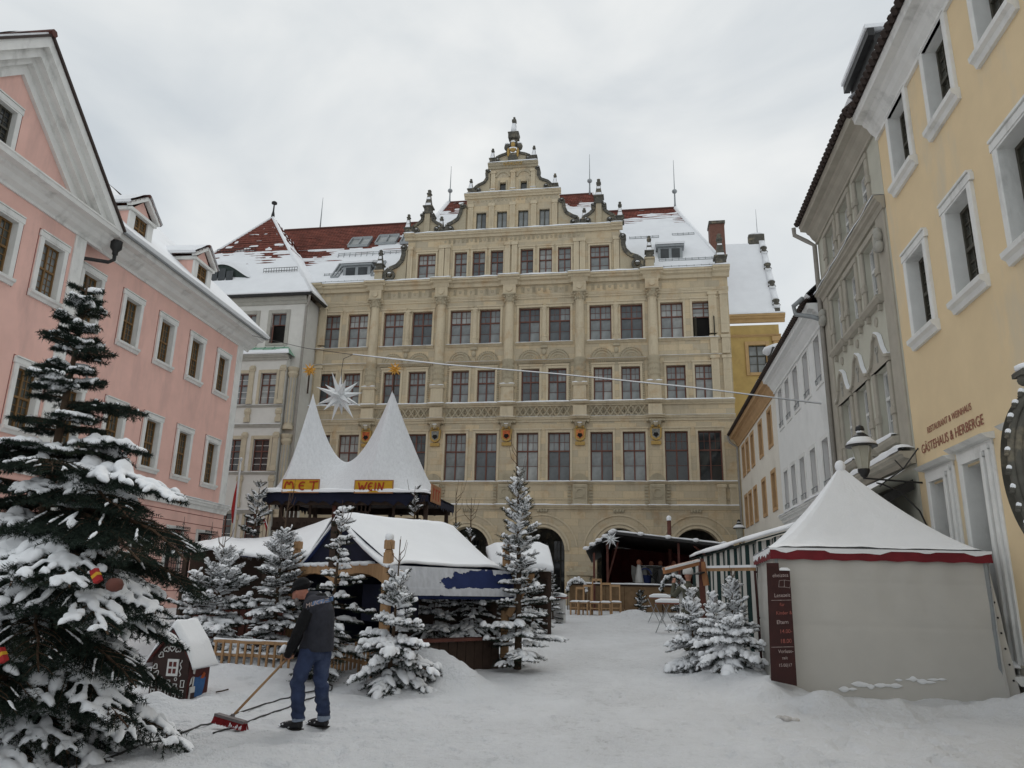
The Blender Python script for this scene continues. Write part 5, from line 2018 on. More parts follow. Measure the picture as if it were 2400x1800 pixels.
def ground_mat():
 m_ = mat('trodden_snow', (0.80, 0.815, 0.835), .8, .04, .9, bump=.0, spec=.25)
 nt = m_.node_tree
 N, L = nt.nodes, nt.links
 b = N['Principled BSDF']
 src = b.inputs['Base Color'].links[0].from_socket
 tc = N.new('ShaderNodeTexCoord')

 def noise(sc, det, lo, hi, rough=.6, stretch=None):
  n = N.new('ShaderNodeTexNoise')
  n.inputs['Scale'].default_value = sc
  n.inputs['Detail'].default_value = det
  n.inputs['Roughness'].default_value = rough
  if stretch:
   mp = N.new('ShaderNodeMapping')
   mp.inputs['Scale'].default_value = stretch
   L.new(tc.outputs['Object'], mp.inputs['Vector'])
   L.new(mp.outputs['Vector'], n.inputs['Vector'])
  else:
   L.new(tc.outputs['Object'], n.inputs['Vector'])
  r = N.new('ShaderNodeMapRange')
  r.inputs['From Min'].default_value = lo
  r.inputs['From Max'].default_value = hi
  L.new(n.outputs['Fac'], r.inputs['Value'])
  return r.outputs['Result'], n.outputs['Fac']

 def mul(a, c):
  mm = N.new('ShaderNodeMath')
  mm.operation = 'MULTIPLY'
  L.new(a, mm.inputs[0])
  if isinstance(c, float):
   mm.inputs[1].default_value = c
  else:
   L.new(c, mm.inputs[1])
  return mm.outputs[0]

 def mix(f, c1, c2):
  mx = N.new('ShaderNodeMixRGB')
  L.new(f, mx.inputs['Fac'])
  L.new(c1, mx.inputs['Color1'])
  mx.inputs['Color2'].default_value = (*c2, 1)
  return mx.outputs['Color']
 # grit and grey slush where feet have worn the lane thin
 sep = N.new('ShaderNodeSeparateXYZ')
 L.new(tc.outputs['Object'], sep.inputs[0])
 lane = N.new('ShaderNodeMath')
 lane.operation = 'ADD'
 lane.inputs[1].default_value = 0.7
 L.new(sep.outputs['X'], lane.inputs[0])
 ab = N.new('ShaderNodeMath')
 ab.operation = 'ABSOLUTE'
 L.new(lane.outputs[0], ab.inputs[0])
 lr = N.new('ShaderNodeMapRange')
 lr.inputs['From Min'].default_value = 3.0
 lr.inputs['From Max'].default_value = .4
 L.new(ab.outputs[0], lr.inputs['Value'])
 patch, _ = noise(.7, 6, .36, .6, .65, (1, .55, 1))
 grit, gf = noise(80, 3, .55, .66, .7)
 slush, _ = noise(7, 6, .52, .70, .7)
 m1 = mul(patch, lr.outputs['Result'])
 c = mix(mul(m1, .16), src, (.55, .555, .56))
 c = mix(mul(mul(slush, m1), .75), c, (.48, .485, .49))
 c = mix(mul(mul(grit, m1), .75), c, (.27, .26, .25))
 g2, _ = noise(60, 2, .67, .73, .6)
 c = mix(mul(g2, .5), c, (.45, .44, .42))
 L.new(c, b.inputs['Base Color'])
 n1 = N.new('ShaderNodeTexNoise')
 n1.inputs['Scale'].default_value = 11
 n1.inputs['Detail'].default_value = 9
 n1.inputs['Roughness'].default_value = .68
 L.new(tc.outputs['Object'], n1.inputs['Vector'])
 bp = N.new('ShaderNodeBump')
 bp.inputs['Strength'].default_value = 1.0
 bp.inputs['Distance'].default_value = .085
 L.new(n1.outputs['Fac'], bp.inputs['Height'])
 L.new(bp.outputs['Normal'], b.inputs['Normal'])
 return m_


M['ground'] = ground_mat()
gr = link('ground', np_mesh('ground', V, F), M['ground'], None, True)
tag(gr, 'snow covered square with a trodden lane up its middle', None, None, 'structure')
# ---------------------------------------------------------------- spruces
def G(dx, dy):
 """point on the snow seen at a photo position"""
 s = 2400.0 / 2212.0
 d = rv * (dx * s - 1200.0) - uv_ * (dy * s - 900.0) + fwv * F_PX
 t = -CAM_H / d[2]
 for _ in range(12):
  x, y = d[0] * t, d[1] * t
  t = (gz(x, y) - CAM_H) / d[2]
 return Vector((d[0] * t, d[1] * t, CAM_H + d[2] * t))


def _frames(D):
 D = D / np.maximum(np.linalg.norm(D, axis=1, keepdims=True), 1e-9)
 ref = np.where(np.abs(D[:, 2:3]) > .95, np.array([[1., 0, 0]]), np.array([[0, 0, 1.]]))
 A = np.cross(D, ref)
 A /= np.linalg.norm(A, axis=1, keepdims=True)
 B = np.cross(A, D)
 return D, A, B


def needles(P0, P1, rng, per_m, ln, wd, lean=.55):
 L = np.linalg.norm(P1 - P0, axis=1)
 n = np.maximum(2, (L * per_m).astype(int))
 i = np.repeat(np.arange(len(L)), n)
 t = rng.random(len(i))[:, None]
 base = P0[i] * (1 - t) + P1[i] * t
 D, A, B = _frames(P1 - P0)
 D, A, B = D[i], A[i], B[i]
 a = rng.random(len(i)) * 2 * PI
 rad = A * np.cos(a)[:, None] + B * np.sin(a)[:, None]
 dirn = D * lean + rad * (1 - lean * .4)
 dirn /= np.linalg.norm(dirn, axis=1, keepdims=True)
 l = ln * (.7 + .6 * rng.random(len(i)))[:, None]
 side = np.cross(dirn, rad)
 side /= np.maximum(np.linalg.norm(side, axis=1, keepdims=True), 1e-6)
 # turn the blade about its own axis at random
 b = rng.random(len(i))[:, None] * PI
 oth = np.cross(side, dirn)
 side = side * np.cos(b) + oth * np.sin(b)
 V = np.stack([base - side * wd, base + side * wd, base + dirn * l], 1).reshape(-1, 3)
 F = np.arange(len(V)).reshape(-1, 3)
 return V, F


def sausages(P0, P1, r, rng, flat=.75, n=6, rings=(0.0, .12, .4, .75, 1.0), prof=(.25, .85, 1.0, .85, .2), lift=.5, wob=.25):
 m_ = len(P0)
 D, A, B = _frames(P1 - P0)
 A[:, 2] *= .3
 k = len(rings)
 V = np.zeros((m_, k, n, 3))
 for j, (t, p) in enumerate(zip(rings, prof)):
  c = P0 * (1 - t) + P1 * t
  rr = (r * p * (1 + wob * (rng.random(m_) - .5) * 2))[:, None]
  c = c + np.array([0, 0, 1.]) * rr * lift
  for q in range(n):
   w = 2 * PI * q / n
   V[:, j, q] = c + A * rr * math.cos(w) + np.array([0, 0, 1.]) * rr * flat * math.sin(w)
 base = (np.arange(m_) * k * n)[:, None]
 fl = []
 for j in range(k - 1):
  for q in range(n):
   fl.append([j * n + q, j * n + (q + 1) % n, (j + 1) * n + (q + 1) % n, (j + 1) * n + q])
 F = (base[:, :, None] + np.array(fl)[None]).reshape(-1, 4)
 return V.reshape(-1, 3), F


def mesh_join(name, parts, voxel=None, sm=4):
 V, F, o = [], [], 0
 for v, f in parts:
  V.append(v)
  F.append(f + o)
  o += len(v)
 me = np_mesh(name, np.vstack(V), np.vstack(F))
 if voxel:
  me = remesh(me, voxel, sm, name)
 return me


M['needles'] = mat('spruce_needles', (0.020, 0.030, 0.023), .85, .5, 4, spec=.1, col2=(.034, .042, .027), c2scale=2)
M['bark'] = mat('spruce_bark', (0.075, 0.05, 0.032), .9, .3, 12, bump=.3, bscale=40)
M['twig'] = mat('bare_twig', (0.085, 0.05, 0.03), .85, .25, 15)


def spruce(label, base, H, Rr, seed, whorls=9, nbr=6, snow=1.0, leader=.35, skirt=.06, needle=.035, per_m=130, droop=.12, top_up=.9, group='small market spruces', voxel=None, extra=None, shape=.85, lean=(0, 0), twig_n=9, name='spruce_tree', snow_r=1.0, bare_top=True, side=None, prof=None):
 rng = np.random.default_rng(seed)
 o = thing(name, label, 'tree', base, 0, group)
 trunk = MB()
 tp = []
 for i in range(9):
  t = i / 8
  tp.append((lean[0] * t + .012 * H * math.sin(3 * t + seed), lean[1] * t + .012 * H * math.cos(2.3 * t + seed), -.15 + (H + .15) * t))
 trad = [max(.006, .02 * H * (1 - i / 8) ** 1.0 * .9 + .004) for i in range(9)]
 trunk.tube(tp, trad, 7)

 def axis_at(z):
  t = (z + .15) / (H + .15)
  j = min(int(t * 8), 7)
  f = t * 8 - j
  return np.array(tp[j]) * (1 - f) + np.array(tp[j + 1]) * f
 S0, S1, SR = [], [], []      # snow segments
 N0, N1 = [], []              # needle segments
 W = MB()
 brs = []
 zt = H * (1 - leader * .25)
 for i in range(whorls):
  f = i / (whorls - 1)
  z = H * skirt + (zt - H * skirt) * f ** .9
  for b in range(nbr):
   az = 2 * PI * (b + .5 * (i % 2)) / nbr + rng.uniform(-.6, .6)
   L = Rr * (np.interp(z / H, [p[0] for p in prof], [p[1] for p in prof]) if prof else max(.1, (1 - z / H)) ** shape) * rng.uniform(.5, 1.2) + .015 * H
   if side is not None and math.cos(az - side[0]) < side[1]:
    L *= .35
   up = top_up * f ** 1.3 - droop * (1 - f) * 2 + rng.uniform(-.12, .12)
   brs.append((max(.06, z + rng.uniform(-.5, .5) * H / whorls), az, L, up, f))
 if extra:
  brs += extra
 for z, az, L, up, f in brs:
  p0 = axis_at(min(z, H * .985))
  hd = np.array([math.cos(az), math.sin(az), 0])
  nn = 7
  pts = []
  for j in range(nn):
   t = j / (nn - 1)
   sag = -droop * L * (t ** 1.6) * (1 - f) + .10 * L * max(0, t - .6) * (1 - .5 * f)
   pts.append(p0 + hd * L * t * math.cos(up) + np.array([0, 0, 1]) * (L * t * math.sin(up) + sag) + rng.normal(0, .012 * L, 3) * t)
  pts = np.array(pts)
  W.tube([tuple(p) for p in pts], [max(.0025, .011 * L * (1 - .85 * j / (nn - 1)) + .002) for j in range(nn)], 4, cap=False)
  for j in range(nn - 1):
   if j >= 1 or L < .3:
    N0.append(pts[j])
    N1.append(pts[j + 1])
   if snow > 0 and rng.random() < .3 + .5 * snow and L > .1:
    S0.append(pts[j] * .98 + pts[j + 1] * .02)
    S1.append(pts[j + 1])
    SR.append((.024 + .034 * L) * snow_r * rng.uniform(.5, 1.4) * (1.0 if j else .6))
  lat = np.cross(hd, [0, 0, 1.])
  nt = max(2, int(twig_n * min(1, L / Rr + .25)))
  for k in range(nt):
   t = .18 + .8 * (k + rng.random() * .6) / nt
   j = min(int(t * (nn - 1)), nn - 2)
   q0 = pts[j] + (pts[j + 1] - pts[j]) * (t * (nn - 1) - j)
   tl = (.42 * L * (1 - t) ** .8 + .05 + .03 * H / 2) * rng.uniform(.7, 1.2)
   for s in (-1, 1):
    d = hd * math.cos(up) * .75 + lat * s * rng.uniform(.6, .95) + np.array([0, 0, 1]) * (math.sin(up) * .8 - droop * .6 * (1 - f) + rng.uniform(-.12, .1))
    d /= np.linalg.norm(d)
    q1 = q0 + d * tl
    mid = (q0 + q1) / 2 + np.array([0, 0, -.06 * tl])
    N0 += [q0, mid]
    N1 += [mid, q1]
    W.tube([tuple(q0), tuple(mid), tuple(q1)], [.004, .003, .0015], 3, cap=False)
    if tl > .2:      # second order
     for u in (.35, .65):
      for s2 in (-1, 1):
       e0 = q0 + (q1 - q0) * u
       d2 = d * .7 + np.cross(d, [0, 0, 1.]) * s2 * .7 + np.array([0, 0, -.05])
       e1 = e0 + d2 * tl * .38
       N0.append(e0)
       N1.append(e1)
       if snow > 0 and rng.random() < .16 * snow:
        S0.append(e0)
        S1.append(e0 + (e1 - e0) * .95)
        SR.append((.012 + .05 * tl * .38) * snow_r * rng.uniform(.7, 1.2))
    if snow > 0 and rng.random() < .1 + .52 * snow:
     S0.append(q0)
     S1.append(q0 + (q1 - q0) * rng.uniform(.75, 1.0))
     SR.append((.016 + .075 * tl) * snow_r * rng.uniform(.6, 1.45))
 if bare_top:
  # thin bare shoots of the leader
  for k in range(5):
   z = H * rng.uniform(.8, .95)
   a = rng.uniform(0, 2 * PI)
   p = axis_at(z)
   l = .16 * H * rng.uniform(.5, 1.0)
   q = [p, p + np.array([math.cos(a) * l * .35, math.sin(a) * l * .35, l * .35]), p + np.array([math.cos(a) * l * .5, math.sin(a) * l * .5, l])]
   W.tube([tuple(x) for x in q], [.008, .006, .003], 4, cap=False)
 trunk.build('trunk', M['bark'], o, True)
 N0, N1 = np.array(N0), np.array(N1)
 V, F = needles(N0, N1, rng, per_m, needle, needle * .11)
 fo = link('foliage', np_mesh('foliage', V, F), M['needles'], o)
 fo['kind'] = 'stuff'
 wo = W.build('branches', M['twig'], o)
 wo['kind'] = 'stuff'
 if S0:
  S0, S1, SR = np.array(S0), np.array(S1), np.array(SR)
  so = link('snow', mesh_join('snow', [sausages(S0, S1, SR, rng)], voxel, 3), M['snow'], o, True)
  so['kind'] = 'stuff'
 return o


def spruce_at(label, bx, by, topy, width, seed, Y=None, **kw):
 """stand a spruce on the snow: photo position of its foot, height of its tip and crown width in the photo"""
 b = G(bx, by) if Y is None else AT(bx, by, Y)
 if Y is not None:
  b.z = gz(b.x, b.y)
 H = AT(bx, topy, b.y).z - b.z
 Rr = (AT(bx + width / 2, by, b.y) - AT(bx, by, b.y)).length
 return spruce(label, b, H, Rr, seed, **kw)


# the large spruce in the left foreground: boughs loaded with thick snow
BIGB = Vector((-5.98, 6.9, 0))
BIGB.z = gz(BIGB.x, BIGB.y) - .05


def big_spruce():
 rng = np.random.default_rng(5)
 o = thing('spruce_tree', 'large snow-laden spruce in the left foreground, in front of the pink house', 'tree', BIGB)
 H = AT(152, 600, BIGB.y).z - BIGB.z
 tr = MB()
 tp = [(.02 * math.sin(i), .02 * math.cos(i * 1.3), H * i / 10) for i in range(11)]
 tr.tube(tp, [.085 * (1 - i / 10.4) + .006 for i in range(11)], 9)
 tr.build('trunk', M['bark'], o, True)
 W = MB()
 N0, N1, S = [], [], []
 boughs = []
 # free boughs in rings: dense below, a thin spire on top
 z = .22
 while z < H * .97:
  f = z / H
  Rr = 1.75 * (1 - f) ** .95 + .12
  if f > .62:
   Rr = .95 * (1 - f) ** .6
  nb = 7 if f < .6 else 6
  for b in range(nb):
   a = 2 * PI * (b + rng.random() * .7) / nb + z * 2
   boughs.append((z + rng.uniform(-.12, .12), a, Rr * rng.uniform(.5, 1.15), f))
  z += .25 if f < .62 else .23
 # boughs one can tell apart on the right of the tree: photo position of their tips
 for tx, ty, dy in ((378, 1105, -.2), (300, 935, .2), (430, 1285, .3), (395, 1215, -.5), (330, 1318, -.4), (285, 1215, -.9), (232, 800, 0), (225, 1355, -1.0), (150, 1265, -1.1), (25, 1260, -1.2), (300, 1010, .1), (105, 1045, -.8), (270, 1130, -.6), (85, 1430, -1.0), (250, 1525, -.3)):
  tip = AT(tx, ty, BIGB.y + dy) - BIGB
  a = math.atan2(tip.y, tip.x)
  L = math.hypot(tip.x, tip.y)
  boughs.append((max(.3, tip.z + L * .22), a, L * 1.03, tip.z / H))
 for z, a, L, f in boughs:
  p0 = np.array([0, 0, z])
  hd = np.array([math.cos(a), math.sin(a), 0])
  lat = np.array([-hd[1], hd[0], 0])
  up = -.02 + .85 * max(0, f - .45) ** 1.0
  dr = .30 * (1 - f)
  nn = 9
  pts = []
  for j in range(nn):
   t = j / (nn - 1)
   pts.append(p0 + hd * L * t * math.cos(up) + np.array([0, 0, 1]) * (L * t * math.sin(up) - dr * L * t ** 1.9 + .07 * L * math.sin(PI * t)) + rng.normal(0, .01, 3))
  pts = np.array(pts)
  W.tube([tuple(p) for p in pts], [max(.004, .017 * L * (1 - .85 * j / (nn - 1)) + .003) for j in range(nn)], 5, cap=False)
  heavy = rng.random() < (.66 if f < .7 else .5)
  for j in range(nn - 1):
   if j:
    N0.append(pts[j])
    N1.append(pts[j + 1])
   if heavy and j >= 1:
    w = math.sin(PI * min(1, (j + .5) / (nn - 1) * .85 + .15))
    S.append((pts[j], pts[j + 1], (.03 + .045 * L * w) * rng.uniform(.5, 1.2)))
  nt = max(4, int(13 * min(1, L / 1.3)))
  for k in range(nt):
   t = .12 + .86 * (k + .4 * rng.random()) / nt
   j = min(int(t * (nn - 1)), nn - 2)
   q0 = pts[j] + (pts[j + 1] - pts[j]) * (t * (nn - 1) - j)
   tl = (.40 * L * math.sin(PI * min(1, .25 + .72 * t)) ** 1.0 * (1.05 - t * .55) + .08) * rng.uniform(.8, 1.15)
   for s in (-1, 1):
    d = hd * .72 + lat * s * rng.uniform(.62, .85) + np.array([0, 0, 1]) * (math.sin(up) * .7 - .22 * (1 - f) - .28 * t * (1 - f) + rng.uniform(-.08, .05))
    d /= np.linalg.norm(d)
    q1 = q0 + d * tl
    mid = (q0 + q1) / 2 + np.array([0, 0, .03 * tl])
    q1 = q1 + np.array([0, 0, -.14 * tl * (1 - f)])
    N0 += [q0, mid]
    N1 += [mid, q1]
    W.tube([tuple(q0), tuple(mid), tuple(q1)], [.007, .005, .002], 3, cap=False)
    for u in (.3, .5, .7, .9):
     for s2 in (-1, 1):
      e0 = q0 + (q1 - q0) * u
      e1 = e0 + (d * .75 + np.cross(d, [0, 0, 1.]) * s2 * .7 + np.array([0, 0, -.16])) * tl * .34
      N0.append(e0)
      N1.append(e1)
      if heavy and rng.random() < .22:
       S.append((e0, e0 + (e1 - e0) * .8, .03 + .035 * tl))
    if heavy and rng.random() < .6:
     S.append((q0, mid, (.026 + .058 * tl) * rng.uniform(.6, 1.25)))
     S.append((mid, q0 + (q1 - q0) * rng.uniform(.82, 1.0), (.026 + .05 * tl) * rng.uniform(.6, 1.2)))
    elif rng.random() < .3:
     S.append((mid, q1, .022))
 N0, N1 = np.array(N0), np.array(N1)
 V, F = needles(N0, N1, rng, 240, .04, .0038, .5)
 fo = link('foliage', np_mesh('foliage', V, F), M['needles'], o)
 fo['kind'] = 'stuff'
 W.build('branches', M['twig'], o)['kind'] = 'stuff'
 S0 = np.array([s[0] for s in S])
 S1 = np.array([s[1] for s in S])
 SR = np.array([s[2] for s in S])
 so = link('snow', mesh_join('snow', [sausages(S0, S1, SR, rng, flat=.8, lift=.62, n=8)], .018, 5), M['snow'], o, True)
 so['kind'] = 'stuff'
 return o


big_spruce()
PB = [(0, .9), (.25, 1.0), (.5, .75), (.7, .4), (.85, .12), (1, .04)]
spruce_at('bushy snow-covered spruce behind the wooden rail, nearest the large spruce', 462, 1398, 1150, 200, 21, Y=14.9, whorls=11, nbr=8, snow=1.0, snow_r=1.3, prof=PB, leader=1.0, twig_n=8)
spruce_at('slim snow-covered spruce behind the wooden rail, left of the sweeping man', 592, 1398, 1062, 130, 22, Y=15.0, whorls=14, nbr=6, snow=.9, snow_r=1.1, prof=[(0, .9), (.3, 1.0), (.5, .8), (.66, .45), (.75, .15), (1, .03)], leader=1.2, twig_n=7)
spruce_at('young snowy spruce at the far left end of the wooden rail', 405, 1400, 1230, 140, 29, Y=15.4, whorls=8, nbr=7, snow=1.0, snow_r=1.25, prof=PB)
spruce_at('tall dark spruce with little snow behind the sweeping man', 712, 1420, 1092, 190, 23, Y=12.9, whorls=13, nbr=5, snow=.28, snow_r=1.5, prof=[(0, 1.0), (.3, 1.0), (.5, .6), (.62, .3), (.8, .2), (.93, .16), (1, .03)], leader=.3, per_m=190, twig_n=7, top_up=.5)
spruce_at('wide snowy spruce right of the sweeping man, in front of the snow heap', 842, 1474, 1165, 235, 24, Y=12.2, whorls=11, nbr=7, snow=.85, snow_r=1.6, prof=[(0, .85), (.15, 1.0), (.3, .8), (.42, .42), (.6, .26), (.75, .22), (.85, .06), (1, .03)], leader=1.3, droop=.2, per_m=190, twig_n=8)
spruce_at('low dark spruce bush under the blue awning', 1020, 1400, 1262, 190, 25, Y=15.6, whorls=9, nbr=8, snow=.7, snow_r=1.1, prof=[(0, .8), (.4, 1.0), (.8, .8), (1, .3)], leader=.1, bare_top=False, droop=.3, top_up=.2)
spruce_at('dark spruce bush under the left half of the blue awning', 935, 1405, 1290, 150, 45, Y=15.3, whorls=8, nbr=7, snow=.6, snow_r=1.2, prof=[(0, .8), (.4, 1.0), (.8, .7), (1, .3)], leader=.1, bare_top=False, droop=.3, top_up=.2)
spruce_at('tall narrow spruce at the right corner of the blue stall', 1112, 1452, 958, 175, 26, Y=15.2, whorls=20, nbr=5, snow=.72, snow_r=1.25, prof=[(0, .85), (.1, 1.0), (.22, .75), (.36, .55), (.55, .5), (.68, .36), (.78, .2), (.88, .1), (1, .02)], leader=.8, droop=.05, top_up=.95, per_m=170, twig_n=6)
spruce_at('dark spruce bush behind the white box table', 1150, 1330, 1225, 95, 27, Y=23.5, whorls=8, nbr=7, snow=.5, shape=.6, needle=.05, group='bushes by the stage', name='spruce_bush')
spruce_at('small snowy spruce on the white box table', 1195, 1312, 1240, 55, 28, Y=27.5, whorls=6, nbr=6, snow=.9, shape=.8, needle=.05, group='bushes by the stage', name='spruce_bush')
spruce_at('dark spruce fixed to the left post of the mead stall', 545, 1150, 1035, 95, 30, Y=19.2, whorls=8, nbr=7, snow=.5, snow_r=1.2, shape=.5, needle=.045, bare_top=False)
spruce_at('dark spruce fixed to the right post of the mead stall', 890, 1150, 1050, 50, 31, Y=19.6, whorls=8, nbr=6, snow=.6, shape=.6, needle=.045)
spruce_at('thin spruce top behind the blue stall roof, nearer the mead stall', 982, 1190, 1055, 45, 32, Y=21.5, whorls=7, nbr=5, snow=.7, shape=.9, needle=.05, leader=1.4)
spruce_at('thin spruce top behind the blue stall roof, nearer the arches', 1018, 1200, 1075, 60, 33, Y=20.5, whorls=7, nbr=5, snow=.8, shape=.8, needle=.05, leader=1.4)
spruce_at('snow-covered sprawling spruce beside the tent, nearest the trodden lane', 1500, 1420, 1262, 215, 34, Y=15.9, whorls=8, nbr=8, snow=1.0, snow_r=1.5, prof=[(0, 1.0), (.2, .95), (.45, .5), (.7, .25), (1, .06)], leader=.8, droop=.22, twig_n=7)
spruce_at('tallest of the snow-covered spruces beside the tent', 1590, 1425, 1228, 160, 35, Y=16.4, whorls=10, nbr=7, snow=.95, snow_r=1.3, prof=[(0, 1.0), (.3, .9), (.5, .6), (.75, .3), (1, .05)], leader=.8, droop=.15, twig_n=7)
spruce_at('snow-buried spruce at the left foot of the tent', 1585, 1440, 1345, 150, 36, Y=14.6, whorls=6, nbr=8, snow=1.0, snow_r=1.9, prof=[(0, 1.0), (.5, .9), (1, .4)], droop=.3, bare_top=False, top_up=.4)
spruce_at('snow-covered spruce in the middle of the heap beside the tent', 1548, 1425, 1290, 170, 46, Y=15.2, whorls=7, nbr=8, snow=1.0, snow_r=1.6, prof=[(0, 1.0), (.4, .8), (.7, .4), (1, .1)], droop=.25)
spruce_at('small dark bush in front of the stage', 1385, 1322, 1283, 55, 37, Y=33.2, whorls=6, nbr=6, snow=.6, shape=.5, needle=.06, bare_top=False, group='bushes by the stage', name='spruce_bush')
spruce_at('snowy bush at the right end of the stage', 1465, 1315, 1265, 60, 38, Y=32.2, whorls=6, nbr=6, snow=.9, shape=.5, needle=.06, bare_top=False, group='bushes by the stage', name='spruce_bush')
# ---------------------------------------------------------------- market stalls
M['wood'] = mat('fresh_pine_beam', (0.34, 0.205, 0.105), .7, .2, 2.5, bump=.15, bscale=14, stretch=(6, 6, .8))
M['woodorange'] = mat('orange_stained_board', (0.34, 0.16, 0.075), .65, .2, 3, bump=.15, bscale=14)
M['darkwood'] = mat('dark_brown_timber', (0.045, 0.028, 0.02), .8, .3, 4, bump=.2, bscale=18)
M['redwood'] = mat('reddish_brown_timber', (0.11, 0.04, 0.03), .75, .25, 4, bump=.2, bscale=18)
M['bluecanvas'] = mat('blue_canvas', (0.017, 0.03, 0.105), .75, .2, 3, bump=.1, bscale=80)
M['navy'] = mat('navy_canvas', (0.005, 0.007, 0.022), .8, .3, 3)
M['signyellow'] = mat('yellow_sign_paint', (0.52, 0.29, 0.02), .7, .15, 5)
M['signred'] = mat('red_sign_paint', (0.36, 0.04, 0.015), .7, .2, 8)
M['burgundy'] = mat('burgundy_canvas', (0.16, 0.015, 0.022), .7, .2, 4)
M['whitecanvas'] = mat('white_tent_canvas', (0.53, 0.515, 0.48), .8, .04, 1.5, bump=.12, bscale=9)
M['greencanvas'] = mat('dark_green_canvas', (0.009, 0.03, 0.028), .8, .2, 5)
M['chalkboard'] = mat('brown_chalkboard', (0.04, 0.011, 0.010), .6, .3, 3, col2=(.06, .018, .015), c2scale=2)
M['chalk'] = mat('chalk', (0.42, 0.34, 0.32), .9, .4, 25)
M['chalkpink'] = mat('pink_chalk', (0.34, 0.11, 0.09), .9, .25, 25)
M['plasticwhite'] = mat('white_painted_board', (0.62, 0.62, 0.61), .6, .04, 3)


def frosted(name, cloth, thresh=(.46, .56), scale=2.2, stretch=(1, 1, 1), snowcol=(.74, .755, .775)):
 """cloth powdered with thin snow that has slid off in patches"""
 m_ = mat(name, snowcol, .88, .05, 4, bump=.3, bscale=50, spec=.2, col2=cloth, c2pos=thresh, c2scale=scale, stretch=stretch)
 return m_


M['frostgrey'] = frosted('powdered_canvas', (.60, .61, .63), (.45, .75), 5.0, (4, 4, .5), (.70, .715, .735))


def grid_surface(fn, nu, nv):
 """fn(u, v) -> point; returns vertices and quads"""
 V = [fn(i / (nu - 1), j / (nv - 1)) for j in range(nv) for i in range(nu)]
 F = [(j * nu + i, j * nu + i + 1, (j + 1) * nu + i + 1, (j + 1) * nu + i) for j in range(nv - 1) for i in range(nu - 1)]
 return V, F


def canopy(parent, name, fn, nu, nv, m_, thick=0.0, smooth=True, flip=False):
 V, F = grid_surface(fn, nu, nv)
 q = MB()
 if thick:
  n = len(V)
  V2 = [(x, y, z - thick) for x, y, z in V]
  F2 = [tuple(reversed([i + n for i in f])) for f in F]
  b = [i for i in range(nu)] + [j * nu + nu - 1 for j in range(1, nv)] + [(nv - 1) * nu + i for i in range(nu - 2, -1, -1)] + [j * nu for j in range(nv - 2, 0, -1)]
  S = [(b[i], b[i] + n, b[(i + 1) % len(b)] + n, b[(i + 1) % len(b)]) for i in range(len(b))]
  q.add(V + V2, F + F2 + S)
 else:
  q.add(V, F)
 return q.build(name, M[m_], parent, smooth, k=(1, 0))


def lerp(a, b, t):
 return Vector(a) * (1 - t) + Vector(b) * t


def local(o, p):
 return tuple(Vector(p) - Vector(o.location))


# --- mead stall: a two-storey timber stand under a twin-peaked canvas
MY0, MY1 = 19.6, 22.6
mc = AT(750, 1070, 21.0)
MEAD = thing('mead_stall', 'two-storey dark timber stall under a snowy twin-peaked canvas with yellow signs', 'market stall', (mc.x, 21.0, gz(mc.x, 21)))
ox, oy, oz = MEAD.location
exL, exR = AT(568, 1065, MY0).x - ox, AT(925, 1065, MY0).x - ox
ez = AT(750, 1066, MY0).z - oz
pk = [(AT(676, 848, 21.0).x - ox, AT(676, 848, 21.0).z - oz), (AT(848, 842, 21.0).x - ox, AT(848, 842, 21.0).z - oz)]
sad = AT(745, 998, 21.0).z - oz
xm = (pk[0][0] + pk[1][0]) / 2


def mead_roof(u, v):
 x = exL + (exR - exL) * u
 y = (MY0 - oy) + (MY1 - MY0) * v
 c = 0 if x < xm else 1
 pxx, pz = pk[c]
 lo, hi = (exL, xm) if c == 0 else (xm, exR)
 dx = (x - pxx) / ((pxx - lo) if x < pxx else (hi - pxx))
 inner = (x > pxx) if c == 0 else (x < pxx)
 dy = y / ((MY1 - MY0) / 2)
 a = min(1.0, abs(dx))
 if inner:
  # towards the saddle between the peaks
  zr = sad + (pz - sad) * (1 - a) ** 1.75
 else:
  zr = ez + (pz - ez) * (1 - a) ** 1.25
 b = min(1.0, abs(dy))
 z = ez + (zr - ez) * (1 - b) ** (1.2 if not inner else 1.1)
 # pleats running down from the peak
 ang = math.atan2(dy, dx)
 z += .035 * math.sin(ang * 9 + c) * (1 - max(a, b)) * min(1, 3 * max(a, b))
 return (x, y, z + .03 * (vnoise(x * 2, y * 2, 4) - .5))


canopy(MEAD, 'canvas_roof', mead_roof, 121, 61, 'frostgrey', .04)
for x0_, y0_, x1_, y1_ in ((exL, MY0 - oy, exR, MY0 - oy), (exR, MY0 - oy, exR, MY1 - oy), (exL, MY1 - oy, exR, MY1 - oy), (exL, MY0 - oy, exL, MY1 - oy)):
 q = MB()
 n = 40
 V_, F_ = [], []
 for i in range(n + 1):
  t = i / n
  x, y = x0_ + (x1_ - x0_) * t, y0_ + (y1_ - y0_) * t
  V_ += [(x, y, ez + .02), (x, y, ez - .2 - .08 * random.random() * (i % 3))]
 F_ = [(2 * i, 2 * i + 1, 2 * i + 3, 2 * i + 2) for i in range(n)]
 q.add(V_, F_)
 q.build('valance', M['navy'], MEAD)
snow_strip(MEAD, exL - .05, exR + .05, MY0 - oy - .06, MY0 - oy + .5, ez + .03, .09, 'eaves_snow')
q = MB()
q.box(exL + .1, exR - .1, MY0 - oy + .1, MY1 - oy - .1, ez - .12, ez - .06)
for y in (MY0 - oy + .15, MY1 - oy - .15):
 q.box(exL + .1, exR - .1, y - .06, y + .06, ez - .3, ez - .122)
q.build('roof_frame', M['darkwood'], MEAD)
